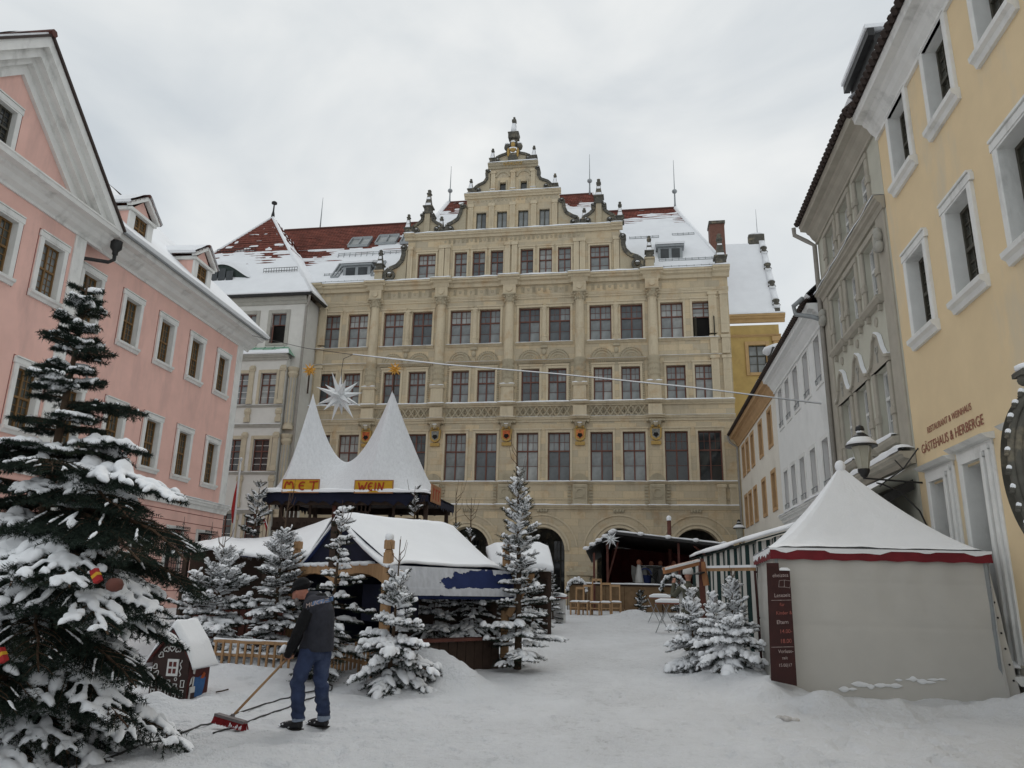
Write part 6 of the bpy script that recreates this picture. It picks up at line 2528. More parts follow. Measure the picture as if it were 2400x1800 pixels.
for fx in (.09, .27, .42, .60, .78, .97):
 for fy in (0.12, .88):
  x = exL + (exR - exL) * fx
  y = MY0 - oy + (MY1 - MY0) * fy
  q = MB()
  w_ = .10 if fx in (.09, .97, .42, .60) else .06
  q.box(x - w_ / 2, x + w_ / 2, y - w_ / 2, y + w_ / 2, -.2, ez - .12)
  q.build('post', M['darkwood' if fx != .42 else 'redwood'], MEAD)
for fx in (.16, .60):
 # cut-out brackets below the eaves
 x = exL + (exR - exL) * fx
 q = MB()
 for e in (-.12, 0, .12):
  q.box(x + e - .035, x + e + .035, MY0 - oy + .3, MY0 - oy + .34, ez - .95, ez - .3)
 q.box(x - .2, x + .2, MY0 - oy + .3, MY0 - oy + .34, ez - .45, ez - .28)
 q.build('carved_bracket', M['darkwood'], MEAD)
dk = AT(640, 1118, MY0 + .3).z - oz
q = MB()
q.box(exL + .2, exR - .2, MY0 - oy + .3, MY1 - oy - .3, dk - .35, dk - .25)
q.build('deck', M['darkwood'], MEAD)
q = MB()
q.box(exL + .25, exR - .25, MY0 - oy + .24, MY0 - oy + .3, dk - .28, dk)
for i in range(22):
 x = exL + .4 + i * .2
 q.ring(x, dk - .16, .03, .06, MY0 - oy + .21, MY0 - oy + .24, 0, 2 * PI, 8)
q.build('parapet_board', M['darkwood'], MEAD)
q = MB()
q.box(exL + .35, exR - .35, MY0 - oy + .5, MY1 - oy - .4, -.2, dk - .36)
q.build('booth', M['darkwood'], MEAD)


def brush(parent, name, strokes, org, ux, uz, w, m_, y_off):
 """hand-painted letters: strokes in sign coordinates laid on a board"""
 q = MB()
 for st in strokes:
  for i in range(len(st) - 1):
   a = Vector(org) + Vector(ux) * st[i][0] + Vector(uz) * st[i][1] + Vector(y_off)
   b = Vector(org) + Vector(ux) * st[i + 1][0] + Vector(uz) * st[i + 1][1] + Vector(y_off)
   q.bar(a, b, w, w * .9)
 return q.build(name, M[m_], parent, k=(1, 0))


def sign(parent, dx0, dy0, dx1, dy1, Y, strokes, name='sign_board'):
 a, b = AT(dx0, dy1, Y), AT(dx1, dy0, Y)
 a, b = a - MEAD.location, b - MEAD.location
 q = MB()
 q.box(a.x, b.x, a.y - .03, a.y, a.z, b.z)
 o = q.build(name, M['signyellow'], parent)
 q = MB()
 for z in (a.z, b.z):
  q.box(a.x - .01, b.x + .01, a.y - .04, a.y + .004, z - .012, z + .012)
 for x in (a.x, b.x):
  q.box(x - .012, x + .012, a.y - .038, a.y + .003, a.z + .012, b.z - .012)
 q.build('frame', M['woodorange'], o)
 brush(o, 'lettering', strokes, (a.x, a.y - .032, a.z), (b.x - a.x, 0, 0), (0, 0, b.z - a.z), .035, 'signred', (0, -.008, 0))
 return o


def arc(cx, cy, rx, ry_, a0, a1, n=8):
 return [(cx + rx * math.cos(R(a0 + (a1 - a0) * i / n)), cy + ry_ * math.sin(R(a0 + (a1 - a0) * i / n))) for i in range(n + 1)]


L_M = [arc(.12, .2, .055, .62, 170, 40), arc(.235, .2, .07, .62, 140, 10)]
L_E = [arc(.56, .5, .10, .3, 60, 300), [(.47, .52), (.58, .52)]]
L_T = [[(.74, .80), (.97, .84)], [(.86, .82), (.85, .2), (.82, .16)]]
sign(MEAD, 610, 1036, 691, 1064, MY0 - .05, L_M + L_E + L_T)
L_W = [[(.1, .82), (.15, .25), (.2, .6), (.24, .25), (.32, .85)]]
L_E2 = [arc(.43, .5, .07, .3, 60, 300), [(.37, .52), (.45, .52)]]
L_I = [[(.55, .82), (.54, .2)]]
L_N = [[(.62, .2), (.64, .8), (.73, .22), (.76, .84)]]
sign(MEAD, 766, 1038, 850, 1065, MY0 - .05, L_W + L_E2 + L_I + L_N)
# the sign on the right-hand side, seen edge on
q = MB()
x = exR + .04
q.box(x, x + .03, MY0 - oy + .1, MY0 - oy + 1.1, ez - .2, ez + .28)
so = q.build('sign_board', M['woodorange'], MEAD)
q = MB()
for i in range(3):
 y = MY0 - oy + .25 + i * .27
 q.box(x + .03, x + .036, y, y + .05, ez - .12, ez + .2).box(x + .03, x + .036, y + .051, y + .15, ez + .13, ez + .18)
q.build('lettering', M['signred'], so)


# --- many-pointed paper stars
M['starwhite'] = mat('white_plastic_star', (0.72, 0.74, 0.75), .5, .03, 5)
M['staryellow'] = mat('yellow_paper_star', (0.62, 0.33, 0.06), .6, .12, 5)


def star(name, label, c, r, core, m_, n, seed, group=None, snow=False, pole=None):
 rng = random.Random(seed)
 o = thing(name, label, 'star', c, 0, group)
 dirs = []
 k = 0
 ga = PI * (3 - 5 ** .5)
 for i in range(n):
  z = 1 - 2 * (i + .5) / n
  rr = math.sqrt(1 - z * z)
  dirs.append(Vector((rr * math.cos(ga * i + seed), rr * math.sin(ga * i + seed), z)))
 q = MB()
 q.ell((0, 0, 0), core, 10, 7)
 q.build('core', M[m_], o, True)
 for d in dirs:
  a = d.cross(Vector((0, 0, 1))).normalized() if abs(d.z) < .95 else Vector((1, 0, 0))
  b = a.cross(d)
  q = MB()
  base = [tuple(d * core * .7 + (a * math.cos(w) + b * math.sin(w)) * core * .62) for w in (0, PI / 2, PI, 3 * PI / 2)]
  q.add(base + [tuple(d * r * rng.uniform(.92, 1.05))], [(0, 1, 4), (1, 2, 4), (2, 3, 4), (3, 0, 4)])
  q.build('ray', M[m_], o)
 if snow:
  q = MB()
  q.ell((0, 0, core * 1.05), (core * .9, core * .9, core * .45), 8, 5)
  q.build('snow', M['snow'], o, True)
 if pole:
  q = MB()
  q.tube([(0, 0, -core), (0, 0, -pole)], .025, 6)
  q.build('pole', M['darkwood'], o)
 return o


star('paper_star', 'large white many-pointed star hanging between the two canvas peaks', AT(734, 856, 24.5), (AT(780, 856, 24.5).x - AT(690, 856, 24.5).x) * .58, .21, 'starwhite', 17, 2)
for (dx, dy, tx), lab in (((669, 799, 676), 'small yellow star on the left canvas peak of the mead stall'), ((853, 797, 848), 'small yellow star on the right canvas peak of the mead stall')):
 c = AT(dx, dy, 21.0)
 star('paper_star', lab, c, .24, .07, 'staryellow', 22, 5, 'yellow stars on the mead stall', True, c.z - AT(tx, 850, 21.0).z)

# overhead wire with lying snow, its hanger down to the white star
wr = thing('overhead_wire', 'snow-lined wire stretched from the grey house across the square', 'wire', (0, 0, 0))
pw = [Vector((5.9, 24.6, AT(1805, 872, 24.6).z)), AT(1500, 838, 25.2), AT(1200, 808, 25.6), AT(960, 788, 25.8), AT(850, 776, 25.6), AT(762, 766, 25.0), AT(660, 752, 28.0), AT(545, 725, 32.0)]
q = MB()
q.tube(pw, .012, 5)
q.build('cable', M['iron'], wr)
q = MB()
q.tube([p + Vector((0, 0, .018)) for p in pw[:6]], [.02, .026, .022, .026, .03, .02], 6)
q.build('snow', M['snow'], wr, True)
q = MB()
q.tube([pw[5], AT(742, 775, 24.8), AT(738, 800, 24.6), AT(738, 830, 24.5)], .012, 5)
q.build('hanger', M['iron'], wr)

# --- blue stall
bL, bM_, bR = Vector((-7.75, 15.5, 0)), Vector((-4.86, 13.05, 0)), Vector((-2.78, 15.45, 0))
bL.x = AT(632, 1300, bL.y).x
bM_.x = AT(833, 1300, bM_.y).x
bR.x = AT(1092, 1300, bR.y).x
bB = bL + bR - bM_
BLU = thing('blue_stall', 'timber market stall with snowy blue canvas roof and lowered blue awning', 'market stall', ((bM_.x + bB.x) / 2, (bM_.y + bB.y) / 2, gz(-5, 15)))
bo = Vector(BLU.location)
EZ_ = 2.0 - bo.z
RZB = 2.98 - bo.z
apF = (bL + bM_) / 2 + (bM_ - bR) * .04
apB = (bR + bB) / 2
loc2 = lambda p, z: (p.x - bo.x, p.y - bo.y, z)
for nm, p, top in (('L', bL, 2.57), ('M', bM_, 2.47), ('R', bR, 2.55), ('B', bB, 2.5)):
 q = MB()
 x, y, _ = loc2(p, 0)
 q.bbox(x - .075, x + .075, y - .075, y + .075, -.25, top - bo.z - .22).bbox(x - .06, x + .06, y - .06, y + .06, top - bo.z - .22, top - bo.z - .17).bbox(x - .078, x + .078, y - .078, y + .078, top - bo.z - .17, top - bo.z, .03)
 po = q.build('post', M['wood'], BLU)
 q = MB()
 q.ell((x, y, top - bo.z + .03), (.085, .085, .09), 10, 6)
 q.build('snow', M['snow'], po, True)


def arched_beam(p, q_, z, d=.16, rise=.2, n=14, w=.1):
 a, b = Vector(loc2(p, z)), Vector(loc2(q_, z))
 t = (b - a).normalized()
 nrm = Vector((-t.y, t.x, 0)) * w / 2
 V_, F_ = [], []
 for i in range(n + 1):
  f = i / n
  c = a.lerp(b, f)
  low = z - d - rise * (abs(2 * ((f * 2) % 1.0) - 1) ** 2.2)
  for s in (-1, 1):
   V_ += [tuple(c + nrm * s + Vector((0, 0, 0))), tuple(Vector((c.x, c.y, low)) + nrm * s)]
 for i in range(n):
  k_ = i * 4
  F_ += [(k_, k_ + 1, k_ + 5, k_ + 4), (k_ + 2, k_ + 6, k_ + 7, k_ + 3), (k_, k_ + 4, k_ + 6, k_ + 2), (k_ + 1, k_ + 3, k_ + 7, k_ + 5)]
 m_ = MB()
 m_.add(V_, F_)
 return m_


ab = arched_beam(bL, bM_, EZ_ + .05).build('tie_beam', M['wood'], BLU)
q = MB()
for i in range(9):
 c = lerp(bL, bM_, .1 + .09 * i)
 q.ell((c.x - bo.x, c.y - bo.y, EZ_ + .06), (.2, .1, .05), 8, 4)
q.build('snow', M['snow'], ab, True)
arched_beam(bR, bB, EZ_ + .05).build('tie_beam', M['wood'], BLU)
for a, b in ((bM_, bR), (bL, bB)):
 q = MB()
 q.bar(loc2(a, EZ_ - .05), loc2(b, EZ_ - .05), .1, .14)
 q.build('eaves_beam', M['wood'], BLU)
q = MB()
q.bar(loc2(apF, RZB - .08), loc2(apB, RZB - .08), .1, .12)
q.build('ridge_beam', M['darkwood'], BLU)
for ap_, m1 in ((apF, 'darkwood'), (apB, 'wood')):
 q = MB()
 q.bar(loc2(ap_, EZ_), loc2(ap_, RZB - .1), .12)
 q.build('king_post', M[m1], BLU)


def bl_roof(e0, e1, sgn, off):
 def fn(u, v):
  eave = lerp(e0, e1, u)
  rid = lerp(apF, apB, u)
  v2 = v
  x = eave.x + (rid.x - eave.x) * v2 - bo.x
  y = eave.y + (rid.y - eave.y) * v2 - bo.y
  z = EZ_ + (RZB - EZ_) * v2 ** 1.35 - .04 * math.sin(PI * u) * v
  return (x, y, z + off(u, v))
 return fn


canopy(BLU, 'canvas_roof', bl_roof(bM_ + (bM_ - bB).normalized() * .12, bR + (bR - bL).normalized() * .05, 1, lambda u, v: 0), 40, 14, 'bluecanvas', .012)
canopy(BLU, 'canvas_roof', bl_roof(bL, bB, 1, lambda u, v: 0), 40, 14, 'bluecanvas', .012)
sn = lambda sd: (lambda u, v: .035 + .075 * min(1, 8 * u, 8 * (1 - u)) + .05 * float(fbm(np.array([u * 5]), np.array([v * 3]), 3, sd)[0]))
canopy(BLU, 'roof_snow', bl_roof(bM_ + (bM_ - bB).normalized() * .16, bR + (bR - bL).normalized() * .08, 1, sn(3)), 60, 24, 'snow', .05)
canopy(BLU, 'roof_snow', bl_roof(bL + (bL - bR).normalized() * .03, bB, 1, sn(9)), 60, 24, 'snow', .05)
# gable infill: navy cloth triangle behind the king post
q = MB()
q.add([loc2(lerp(bL, bR, .02), EZ_ + .06), loc2(lerp(bM_, bR, .02), EZ_ + .06), loc2(lerp(apF, apB, .02), RZB - .02)], [(0, 1, 2)])
q.build('gable_cloth', M['navy'], BLU)
# the lowered awning: powdered with snow, bare blue where it slid off
fl0, fl1 = bM_ + (bM_ - bB).normalized() * .14, bR + (bR - bL).normalized() * .06
out_ = Vector((bR.y - bM_.y, -(bR.x - bM_.x), 0)).normalized()


def flap(u, v):
 c = lerp(fl0, fl1, u)
 z = EZ_ + .02 - .50 * v
 o_ = .05 + .10 * math.sin(v * PI * .5) + .012 * math.sin(u * 14) * v
 return (c.x - bo.x + out_.x * o_, c.y - bo.y + out_.y * o_, z)


aw = canopy(BLU, 'awning', flap, 60, 14, 'bluecanvas', .008)
canopy(aw, 'hem', lambda u, v: tuple(Vector(flap(u, 1.0)) + out_ * .012 + Vector((0, 0, -.002 - .055 * v))), 60, 3, 'bluecanvas', .004)
M['powder'] = mat('powder_snow_on_canvas', (.52, .535, .57), .9, .14, 9, bump=.4, bscale=60, stretch=(1, 1, .5))
nu, nv = 150, 60
Us, Vs = np.meshgrid(np.linspace(0, 1, nu), np.linspace(0, 1, nv))
nzv = fbm(Us * 9, Vs * 2.2, 4, 5) + .5 * fbm(Us * 30, Vs * 7, 3, 7)
bare = np.clip((Us - .40) * 5, -1, 1) * np.clip((.74 - Vs) * 9, -1, 1) * np.clip((Vs - .02) * 4, 0, 1) + nzv * 1.6
bare = np.where(Us < .36, -1, bare)
keep = bare < .42
V_ = [tuple(Vector(flap(Us[j_, i_], Vs[j_, i_])) + out_ * (.012 + (.022 if Vs[j_, i_] > .74 else 0) + .004 * math.sin(i_))) for j_ in range(nv) for i_ in range(nu)]
ix = np.arange(nu * nv).reshape(nv, nu)
fq = np.stack([ix[:-1, :-1], ix[1:, :-1], ix[1:, 1:], ix[:-1, 1:]], -1).reshape(-1, 4)
kk = (keep[:-1, :-1] & keep[1:, :-1] & keep[1:, 1:] & keep[:-1, 1:]).reshape(-1)
link('powder_snow', np_mesh('powder_snow', V_, fq[kk]), M['powder'], aw, True)
# back cloth, counter boards, dark inside
q = MB()
q.add([loc2(lerp(bL, bB, .92), -.1), loc2(lerp(bM_, bR, .92), -.1), loc2(lerp(bM_, bR, .92), EZ_), loc2(lerp(bL, bB, .92), EZ_)], [(0, 1, 2, 3)])
q.build('back_cloth', M['darkwood'], BLU)
q = MB()
q.add([loc2(lerp(bL, bB, .03), -.1), loc2(lerp(bL, bB, .97), -.1), loc2(lerp(bL, bB, .97), EZ_), loc2(lerp(bL, bB, .03), EZ_)], [(0, 1, 2, 3)])
q.build('side_cloth', M['navy'], BLU)
q = MB()
q.add([loc2(lerp(bL, bM_, .45) + (bR - bM_) * .25, EZ_ - 1.0), loc2(lerp(bL, bM_, 1.0) + (bR - bM_) * .25, EZ_ - 1.0), loc2(lerp(bL, bM_, 1.0) + (bR - bM_) * .25, EZ_ - .3), loc2(lerp(bL, bM_, .45) + (bR - bM_) * .25, EZ_ - .3)], [(0, 1, 2, 3)])
q.build('inner_cloth', M['navy'], BLU)
for a, b in ((bM_, bR),):
 q = MB()
 q.bar(loc2(lerp(a, b, .05), .55), loc2(lerp(a, b, .95), .55), .3, .05)
 ctr = q.build('counter', M['redwood'], BLU)
 for j in range(12):
  q = MB()
  c0, c1 = lerp(a, b, .05 + .075 * j), lerp(a, b, .05 + .075 * j + .07)
  q.bar(loc2(c0, .18), loc2(c1, .18), .03, .66)
  q.build('board', M['darkwood'], ctr)
# hinged arms holding the flap, one at each end
for base, tip, lab in ((bM_, AT(866, 1240, 12.95), 0), (bR, AT(1148, 1242, 15.2), 1)):
 b0 = AT(846, 1304, 13.0) if lab == 0 else AT(1098, 1330, 15.3)
 q = MB()
 q.bar(local(BLU, b0), local(BLU, tip), .05, .085 if lab == 0 else .13)
 d = (tip - b0).normalized()
 q.ell(local(BLU, tip), (.065, .04, .065), 10, 6)
 ar = q.build('flap_arm', M['wood'], BLU)
 q = MB()
 q.bar(local(BLU, lerp(b0, tip, .2) + Vector((-.02, 0, .07))), local(BLU, tip + Vector((-.02, 0, .07))), .06, .03)
 q.build('snow', M['snow'], ar)
for p, dx_ in ((bL, -.16), (bR, .16)):
 q = MB()
 x, y, _ = loc2(p, 0)
 q.bbox(min(x, x + dx_), max(x, x + dx_), y - .05, y + .05, EZ_ - .12, EZ_ + .0)
 be = q.build('beam_end', M['wood'], BLU)
 q = MB()
 q.ell((x + dx_ * .6, y, EZ_ + .03), (.12, .1, .07), 8, 5)
 q.build('snow', M['snow'], be, True)

# --- long low stall on the left with a sagging snowy canvas
LS = thing('market_stall', 'long stall with sagging snow-covered canvas roof left of the blue stall', 'market stall', (-9.4, 17.5, gz(-9.4, 17.5)))
lo_ = Vector(LS.location)
c00, c10, c11, c01 = AT(395, 1195, 16.2), AT(668, 1204, 16.7), AT(716, 1128, 18.6), AT(420, 1178, 18.9)


def lroof(off):
 def fn(u, v):
  p = lerp(lerp(c00, c10, u), lerp(c01, c11, u), v)
  sag = -.16 * math.sin(PI * u) * v + .04 * math.sin(PI * 2 * u + .6)
  bump_ = .10 * math.exp(-((u - .22) / .07) ** 2)
  return (p.x - lo_.x, p.y - lo_.y, p.z - lo_.z + sag + bump_ * .8 + off(u, v))
 return fn


canopy(LS, 'canvas_roof', lroof(lambda u, v: 0), 40, 12, 'bluecanvas', .012)
canopy(LS, 'roof_snow', lroof(lambda u, v: .03 + .07 * min(1, 7 * v + .25, 10 * u + .2) + .05 * float(fbm(np.array([u * 6]), np.array([v * 3]), 3, 40)[0])), 60, 20, 'snow', .06)
for u, v in ((.03, .05), (.33, .05), (.66, .05), (.97, .05), (.03, .95), (.97, .95)):
 p = lroof(lambda u, v: 0)(u, v)
 q = MB()
 q.box(p[0] - .05, p[0] + .05, p[1] - .05, p[1] + .05, -.2, p[2] - .01)
 q.build('post', M['darkwood'], LS)
q = MB()
a_, b_, c_, d_ = [lroof(lambda u, v: 0)(u, v) for u, v in ((.02, .5), (.98, .5), (.98, .5), (.02, .5))]
q.add([(a_[0], a_[1], -.1), (b_[0], b_[1], -.1), (c_[0], c_[1], c_[2] - .05), (d_[0], d_[1], d_[2] - .05)], [(0, 1, 2, 3)])
q.build('back_wall', M['darkwood'], LS)
for j in range(16):
 u = .05 + .058 * j
 p = lroof(lambda u, v: 0)(u, .12)
 q = MB()
 q.box(p[0] - .07, p[0] + .07, p[1] - .02, p[1] + .02, .1, .95)
 q.build('counter_board', M['redwood'], LS)
q = MB()
p0_, p1_ = lroof(lambda u, v: 0)(.3, .03), lroof(lambda u, v: 0)(.97, .03)
for i in range(60):
 u = i / 59
 x, y, z = lerp(p0_, p1_, u)
 l_ = .05 + .1 * random.random()
 q.lathe([(.008, 0), (.004, -l_ * .6), (.001, -l_)], x, y, z - .02, 4)
io = q.build('icicles', M['starwhite'], LS)
io['kind'] = 'stuff'

# --- low white-roofed stall behind the narrow spruce
WS = thing('market_stall', 'small stall with thick rounded snow roof left of the stage', 'market stall', AT(1120, 1300, 24.0))
wo_ = Vector(WS.location)
wo_.z = gz(wo_.x, wo_.y)
WS.location = wo_
d00, d10, d11, d01 = AT(1060, 1222, 22.8), AT(1196, 1226, 22.8), AT(1184, 1180, 24.8), AT(1050, 1182, 24.8)


def wroof(off):
 def fn(u, v):
  p = lerp(lerp(d00, d10, u), lerp(d01, d11, u), v)
  return (p.x - wo_.x, p.y - wo_.y, p.z - wo_.z + .06 * math.sin(PI * v) + off(u, v))
 return fn


canopy(WS, 'canvas_roof', wroof(lambda u, v: -.1), 12, 6, 'whitecanvas', .02)
canopy(WS, 'roof_snow', wroof(lambda u, v: .15 * min(1, 6 * u + .1, 6 * (1 - u) + .1) * (1 if v > .1 else .5)), 30, 14, 'snow', .16)
for u, v in ((.05, .1), (.95, .1), (.05, .9), (.95, .9)):
 p = wroof(lambda u, v: 0)(u, v)
 q = MB()
 q.box(p[0] - .05, p[0] + .05, p[1] - .05, p[1] + .05, -.2, p[2] - .1)
 q.build('post', M['darkwood'], WS)
p0_, p1_ = wroof(lambda u, v: 0)(.02, .7), wroof(lambda u, v: 0)(.98, .7)
for j in range(7):
 q = MB()
 z = .05 + j * .3
 q.box(p0_[0], p1_[0], p0_[1], p0_[1] + .04, z, z + .28)
 q.build('plank', M['darkwood'], WS)
# ---------------------------------------------------------------- stage
SY = 36.0
sL, sR = AT(1300, 1263, SY).x, AT(1600, 1263, SY).x
STG = thing('stage', 'covered stage with black roof and dark red walls in front of the arcade', 'stage', ((sL + sR) / 2, SY, gz(-1, SY)))
so_ = Vector(STG.location)
x0, x1 = sL - so_.x, sR - so_.x
fz = AT(1430, 1264, SY).z - so_.z
DEP = 4.0
q = MB()
q.box(x0 - 1.6, x1, 0, DEP, fz - .08, fz)
fl_ = q.build('stage_floor', M['darkwood'], STG)
snow_strip(fl_, x0 - 1.6, x1, -.02, .25, fz, .05)
M['tan'] = mat('brown_fascia_cloth', (.17, .11, .06), .85, .25, 3)
for i in range(9):
 a, b = x0 - 1.5 + (x1 - x0 + 1.4) * i / 9, x0 - 1.5 + (x1 - x0 + 1.4) * (i + 1) / 9
 q = MB()
 q.box(a, b - .015, .03, .06, -.2, fz - .082)
 q.build('fascia_board', M['tan'], STG)
M['stagered'] = mat('dark_red_stage_cloth', (.06, .008, .008), .9, .3, 2)
q = MB()
q.quad((x0, DEP, 0), (x1, DEP, 0), (x1, DEP, 3.0), (x0, DEP, 3.0))
q.build('back_wall', M['stagered'], STG)
for x in (x0, x1):
 q = MB()
 q.quad((x, .1, 0), (x, DEP, 0), (x, DEP, 2.9), (x, .1, 2.9))
 q.build('side_wall', M['dark'], STG)
rA, rB, rC = AT(1325, 1148, SY - .3) - so_, AT(1585, 1178, SY - .3) - so_, AT(1266, 1186, SY - .3) - so_
bk = Vector((0, DEP + .4, -.35))
q = MB()
for a, b in ((rA, rB), (rC, rA)):
 n = (b - a).normalized().cross(Vector((0, 1, 0)))
 q.add([tuple(a), tuple(b), tuple(b + bk), tuple(a + bk)] + [tuple(p + Vector((0, 0, -.12))) for p in (a, b, b + bk, a + bk)],
        [(0, 1, 2, 3), (7, 6, 5, 4), (0, 4, 5, 1), (1, 5, 6, 2), (3, 2, 6, 7), (0, 3, 7, 4)])
rf = q.build('roof', M['iron'], STG)
for a, b in ((rA, rB), (rC, rA)):
 q = MB()
 pts = [lerp(a, b, t) for t in np.linspace(0, 1, 14)]
 q.tube([p + Vector((0, .1, .03)) for p in pts], [.045 * random.uniform(.5, 1.5) for _ in pts], 6)
 for p in pts[::3]:
  q.ell(tuple(p + Vector((0, 0, .04))), (.16, .14, .09), 8, 5)
 V_, F_ = grid_surface(lambda u, v: tuple(lerp(lerp(a, b, u), lerp(a, b, u) + bk, v) + Vector((0, .1, .07))), 8, 4)
 q.add(V_, F_)
 q.build('snow', M['snow'], rf, True)
for p in (rA + Vector((-.3, .4, 0)), rC + Vector((.35, .3, 0)), lerp(rA, rB, .55) + Vector((0, .5, 0)), rB + Vector((-.4, .5, 0))):
 q = MB()
 q.bar((p.x, p.y, 0), (p.x + .0, p.y, p.z - .15), .1)
 q.build('post', M['redwood'], STG)
for a, b in (((x0 + .2, .5, fz), (x0 + .75, .5, 3.1)), ((x1 - 1.0, .5, 2.2), (x1 - 2.2, .5, 3.2))):
 q = MB()
 q.bar(a, b, .08)
 q.build('brace', M['redwood'], STG)
# cloth panels in the back
for fx, w_ in ((.05, .5), (.5, 1.5), (.86, 1.2)):
 q = MB()
 q.box(x0 + (x1 - x0) * fx, x0 + (x1 - x0) * fx + w_, DEP - .3, DEP - .26, fz, 2.9)
 q.build('red_panel', M['stagered'], STG)
star('paper_star', 'small white star at the left roof corner of the stage', AT(1320, 1165, SY - .6), .46, .08, 'starwhite', 16, 4)
# choir figures: white gowns, round faces, grey wings
M['gown'] = mat('white_gown_paint', (.5, .5, .48), .7, .06, 5)
M['face'] = mat('painted_face', (.32, .13, .08), .7, .1, 5)
M['wing'] = mat('grey_wing_board', (.16, .16, .15), .8, .15, 5)
figs = [(1384, 1250, 1213, 38.6, 'white-gowned choir figure on the stage, second from the left and behind'), (1408, 1250, 1214, 38.2, 'white-gowned choir figure standing behind the stage keyboard'), (1428, 1252, 1202, 37.9, 'tallest white-gowned choir figure, on a white pedestal'), (1457, 1256, 1215, 37.6, 'rightmost white-gowned choir figure on the stage'), (1381, 1263, 1230, 36.6, 'shortest white-gowned choir figure at the front of the stage')]
for fx, fb, ft, Y, lab in figs:
 b = AT(fx, 1262, Y)
 b.z = so_.z + fz
 H = AT(fx, ft, Y).z - b.z
 o = thing('choir_figure', lab, 'figure', b, 0, 'choir figures on the stage')
 low = max(0, H - 1.35) if 'pedestal' in lab else max(0, H - 1.15)
 q = MB()
 q.lathe([(.24, 0), (.2, .2), (.15, .5), (.1, .8), (.07, .92)], 0, 0, low, 14)
 q.build('gown', M['gown'], o, True)
 q = MB()
 q.ell((0, -.02, low + 1.02), (.115, .11, .13), 12, 8)
 q.ell((0, -.13, low + 1.01), (.02, .025, .025), 6, 4)
 q.build('head', M['face'], o, True)
 q = MB()
 for s in (-1, 1):
  q.add([(s * .05, .1, low + .75), (s * .34, .14, low + .9), (s * .36, .14, low + .5), (s * .28, .14, low + .1), (s * .1, .1, low + .2)], [(0, 1, 2, 3, 4)])
  q.add([(s * .05, .13, low + .75), (s * .34, .17, low + .9), (s * .36, .17, low + .5), (s * .28, .17, low + .1), (s * .1, .13, low + .2)], [(4, 3, 2, 1, 0)])
 q.build('wings', M['wing'], o)
 if low > .02:
  q = MB()
  q.box(-.26, .26, -.2, .2, 0, low)
  q.build('pedestal', M['plasticwhite'], o)
# things on the stage floor
def prop(name, label, cat, dx, Y, builder, m_, group=None):
 b = AT(dx, 1262, Y)
 b.z = so_.z + fz
 o = thing(name, label, cat, b, 0, group)
 builder(o)
 return o


def _crate(o):
 q = MB()
 q.lathe([(.22, 0), (.24, .1), (.27, .42), (.29, .44)], 0, 0, 0, 12)
 q.build('tub', M['bluecanvas'], o, 'auto')
 q = MB()
 q.ring(0, .47, .24, .3, -.3, -.24, 0, PI, 10)
 q.build('handle', M['bluecanvas'], o)


prop('plastic_tub', 'blue plastic tub on the stage floor', 'tub', 1395, 36.9, _crate, None)


def _kb(o):
 q = MB()
 q.bbox(-.6, .6, -.18, .18, .78, .88)
 q.build('keyboard', M['iron'], o)
 q = MB()
 q.bbox(-.5, .5, -.17, -.02, .882, .9)
 q.build('keys', M['plasticwhite'], o)
 for s in (-1, 1):
  q = MB()
  q.bar((-.4, s * .1, 0), (.4, s * .1, .78), .04).bar((.4, s * .1, 0), (-.4, s * .1, .78), .04)
  q.build('leg', M['iron'], o)


prop('keyboard_stand', 'black keyboard on a crossed stand on the stage', 'keyboard', 1409, 37.4, _kb, None)


def _spk(o):
 q = MB()
 q.bbox(-.3, .3, -.25, .25, 0, .75, .03)
 q.build('cabinet', M['iron'], o)
 q = MB()
 q.ring(0, .3, .0, .2, -.27, -.25, 0, 2 * PI, 16).ring(0, .6, 0, .08, -.27, -.25, 0, 2 * PI, 12)
 q.build('cone', M['darkwood'], o)


prop('loudspeaker', 'black loudspeaker box standing at the front of the stage', 'loudspeaker', 1436, 36.6, _spk, None)

# ---------------------------------------------------------------- chairs in front of the stage
M['chairwood'] = mat('light_beech_wood', (.40, .25, .13), .6, .15, 6)


def chair(label, dx, dyf, btop, Y, rz):
 b = AT(dx, dyf, Y)
 b.z = gz(b.x, b.y)
 o = thing('tall_chair', label, 'chair', b, rz, 'tall chairs in front of the stage')
 sw, sd, sh = .4, .42, .5
 bh = AT(dx, btop, Y + .4).z - b.z
 q = MB()
 q.bbox(-sw / 2, sw / 2, -sd / 2, sd / 2, sh - .05, sh, .01)
 s = q.build('seat', M['chairwood'], o)
 snow_strip(s, -sw / 2, sw / 2, -sd / 2, sd / 2, sh, .05)
 for sx in (-1, 1):
  q = MB()
  q.box(sx * (sw / 2 - .02) - .025, sx * (sw / 2 - .02) + .025, -sd / 2, -sd / 2 + .05, -.15, sh - .05)
  q.build('leg', M['chairwood'], o)
  q = MB()
  q.bar((sx * (sw / 2 - .02), sd / 2 - .025, -.15), (sx * (sw / 2 - .02), sd / 2 + .05, bh), .05)
  q.build('leg', M['chairwood'], o)
  q = MB()
  q.box(sx * (sw / 2 - .02) - .015, sx * (sw / 2 - .02) + .015, -sd / 2 + .05, sd / 2 - .05, sh * .42, sh * .42 + .04)
  q.build('stretcher', M['chairwood'], o)
 q = MB()
 q.box(-sw / 2 + .02, sw / 2 - .02, sd / 2 + .02, sd / 2 + .06, bh - .09, bh)
 bt = q.build('back_rail', M['chairwood'], o)
 q = MB()
 q.box(-sw / 2 + .045, sw / 2 - .045, -sd / 2 + .01, -sd / 2 + .04, sh * .5, sh * .5 + .04)
 q.build('stretcher', M['chairwood'], o)
 return o


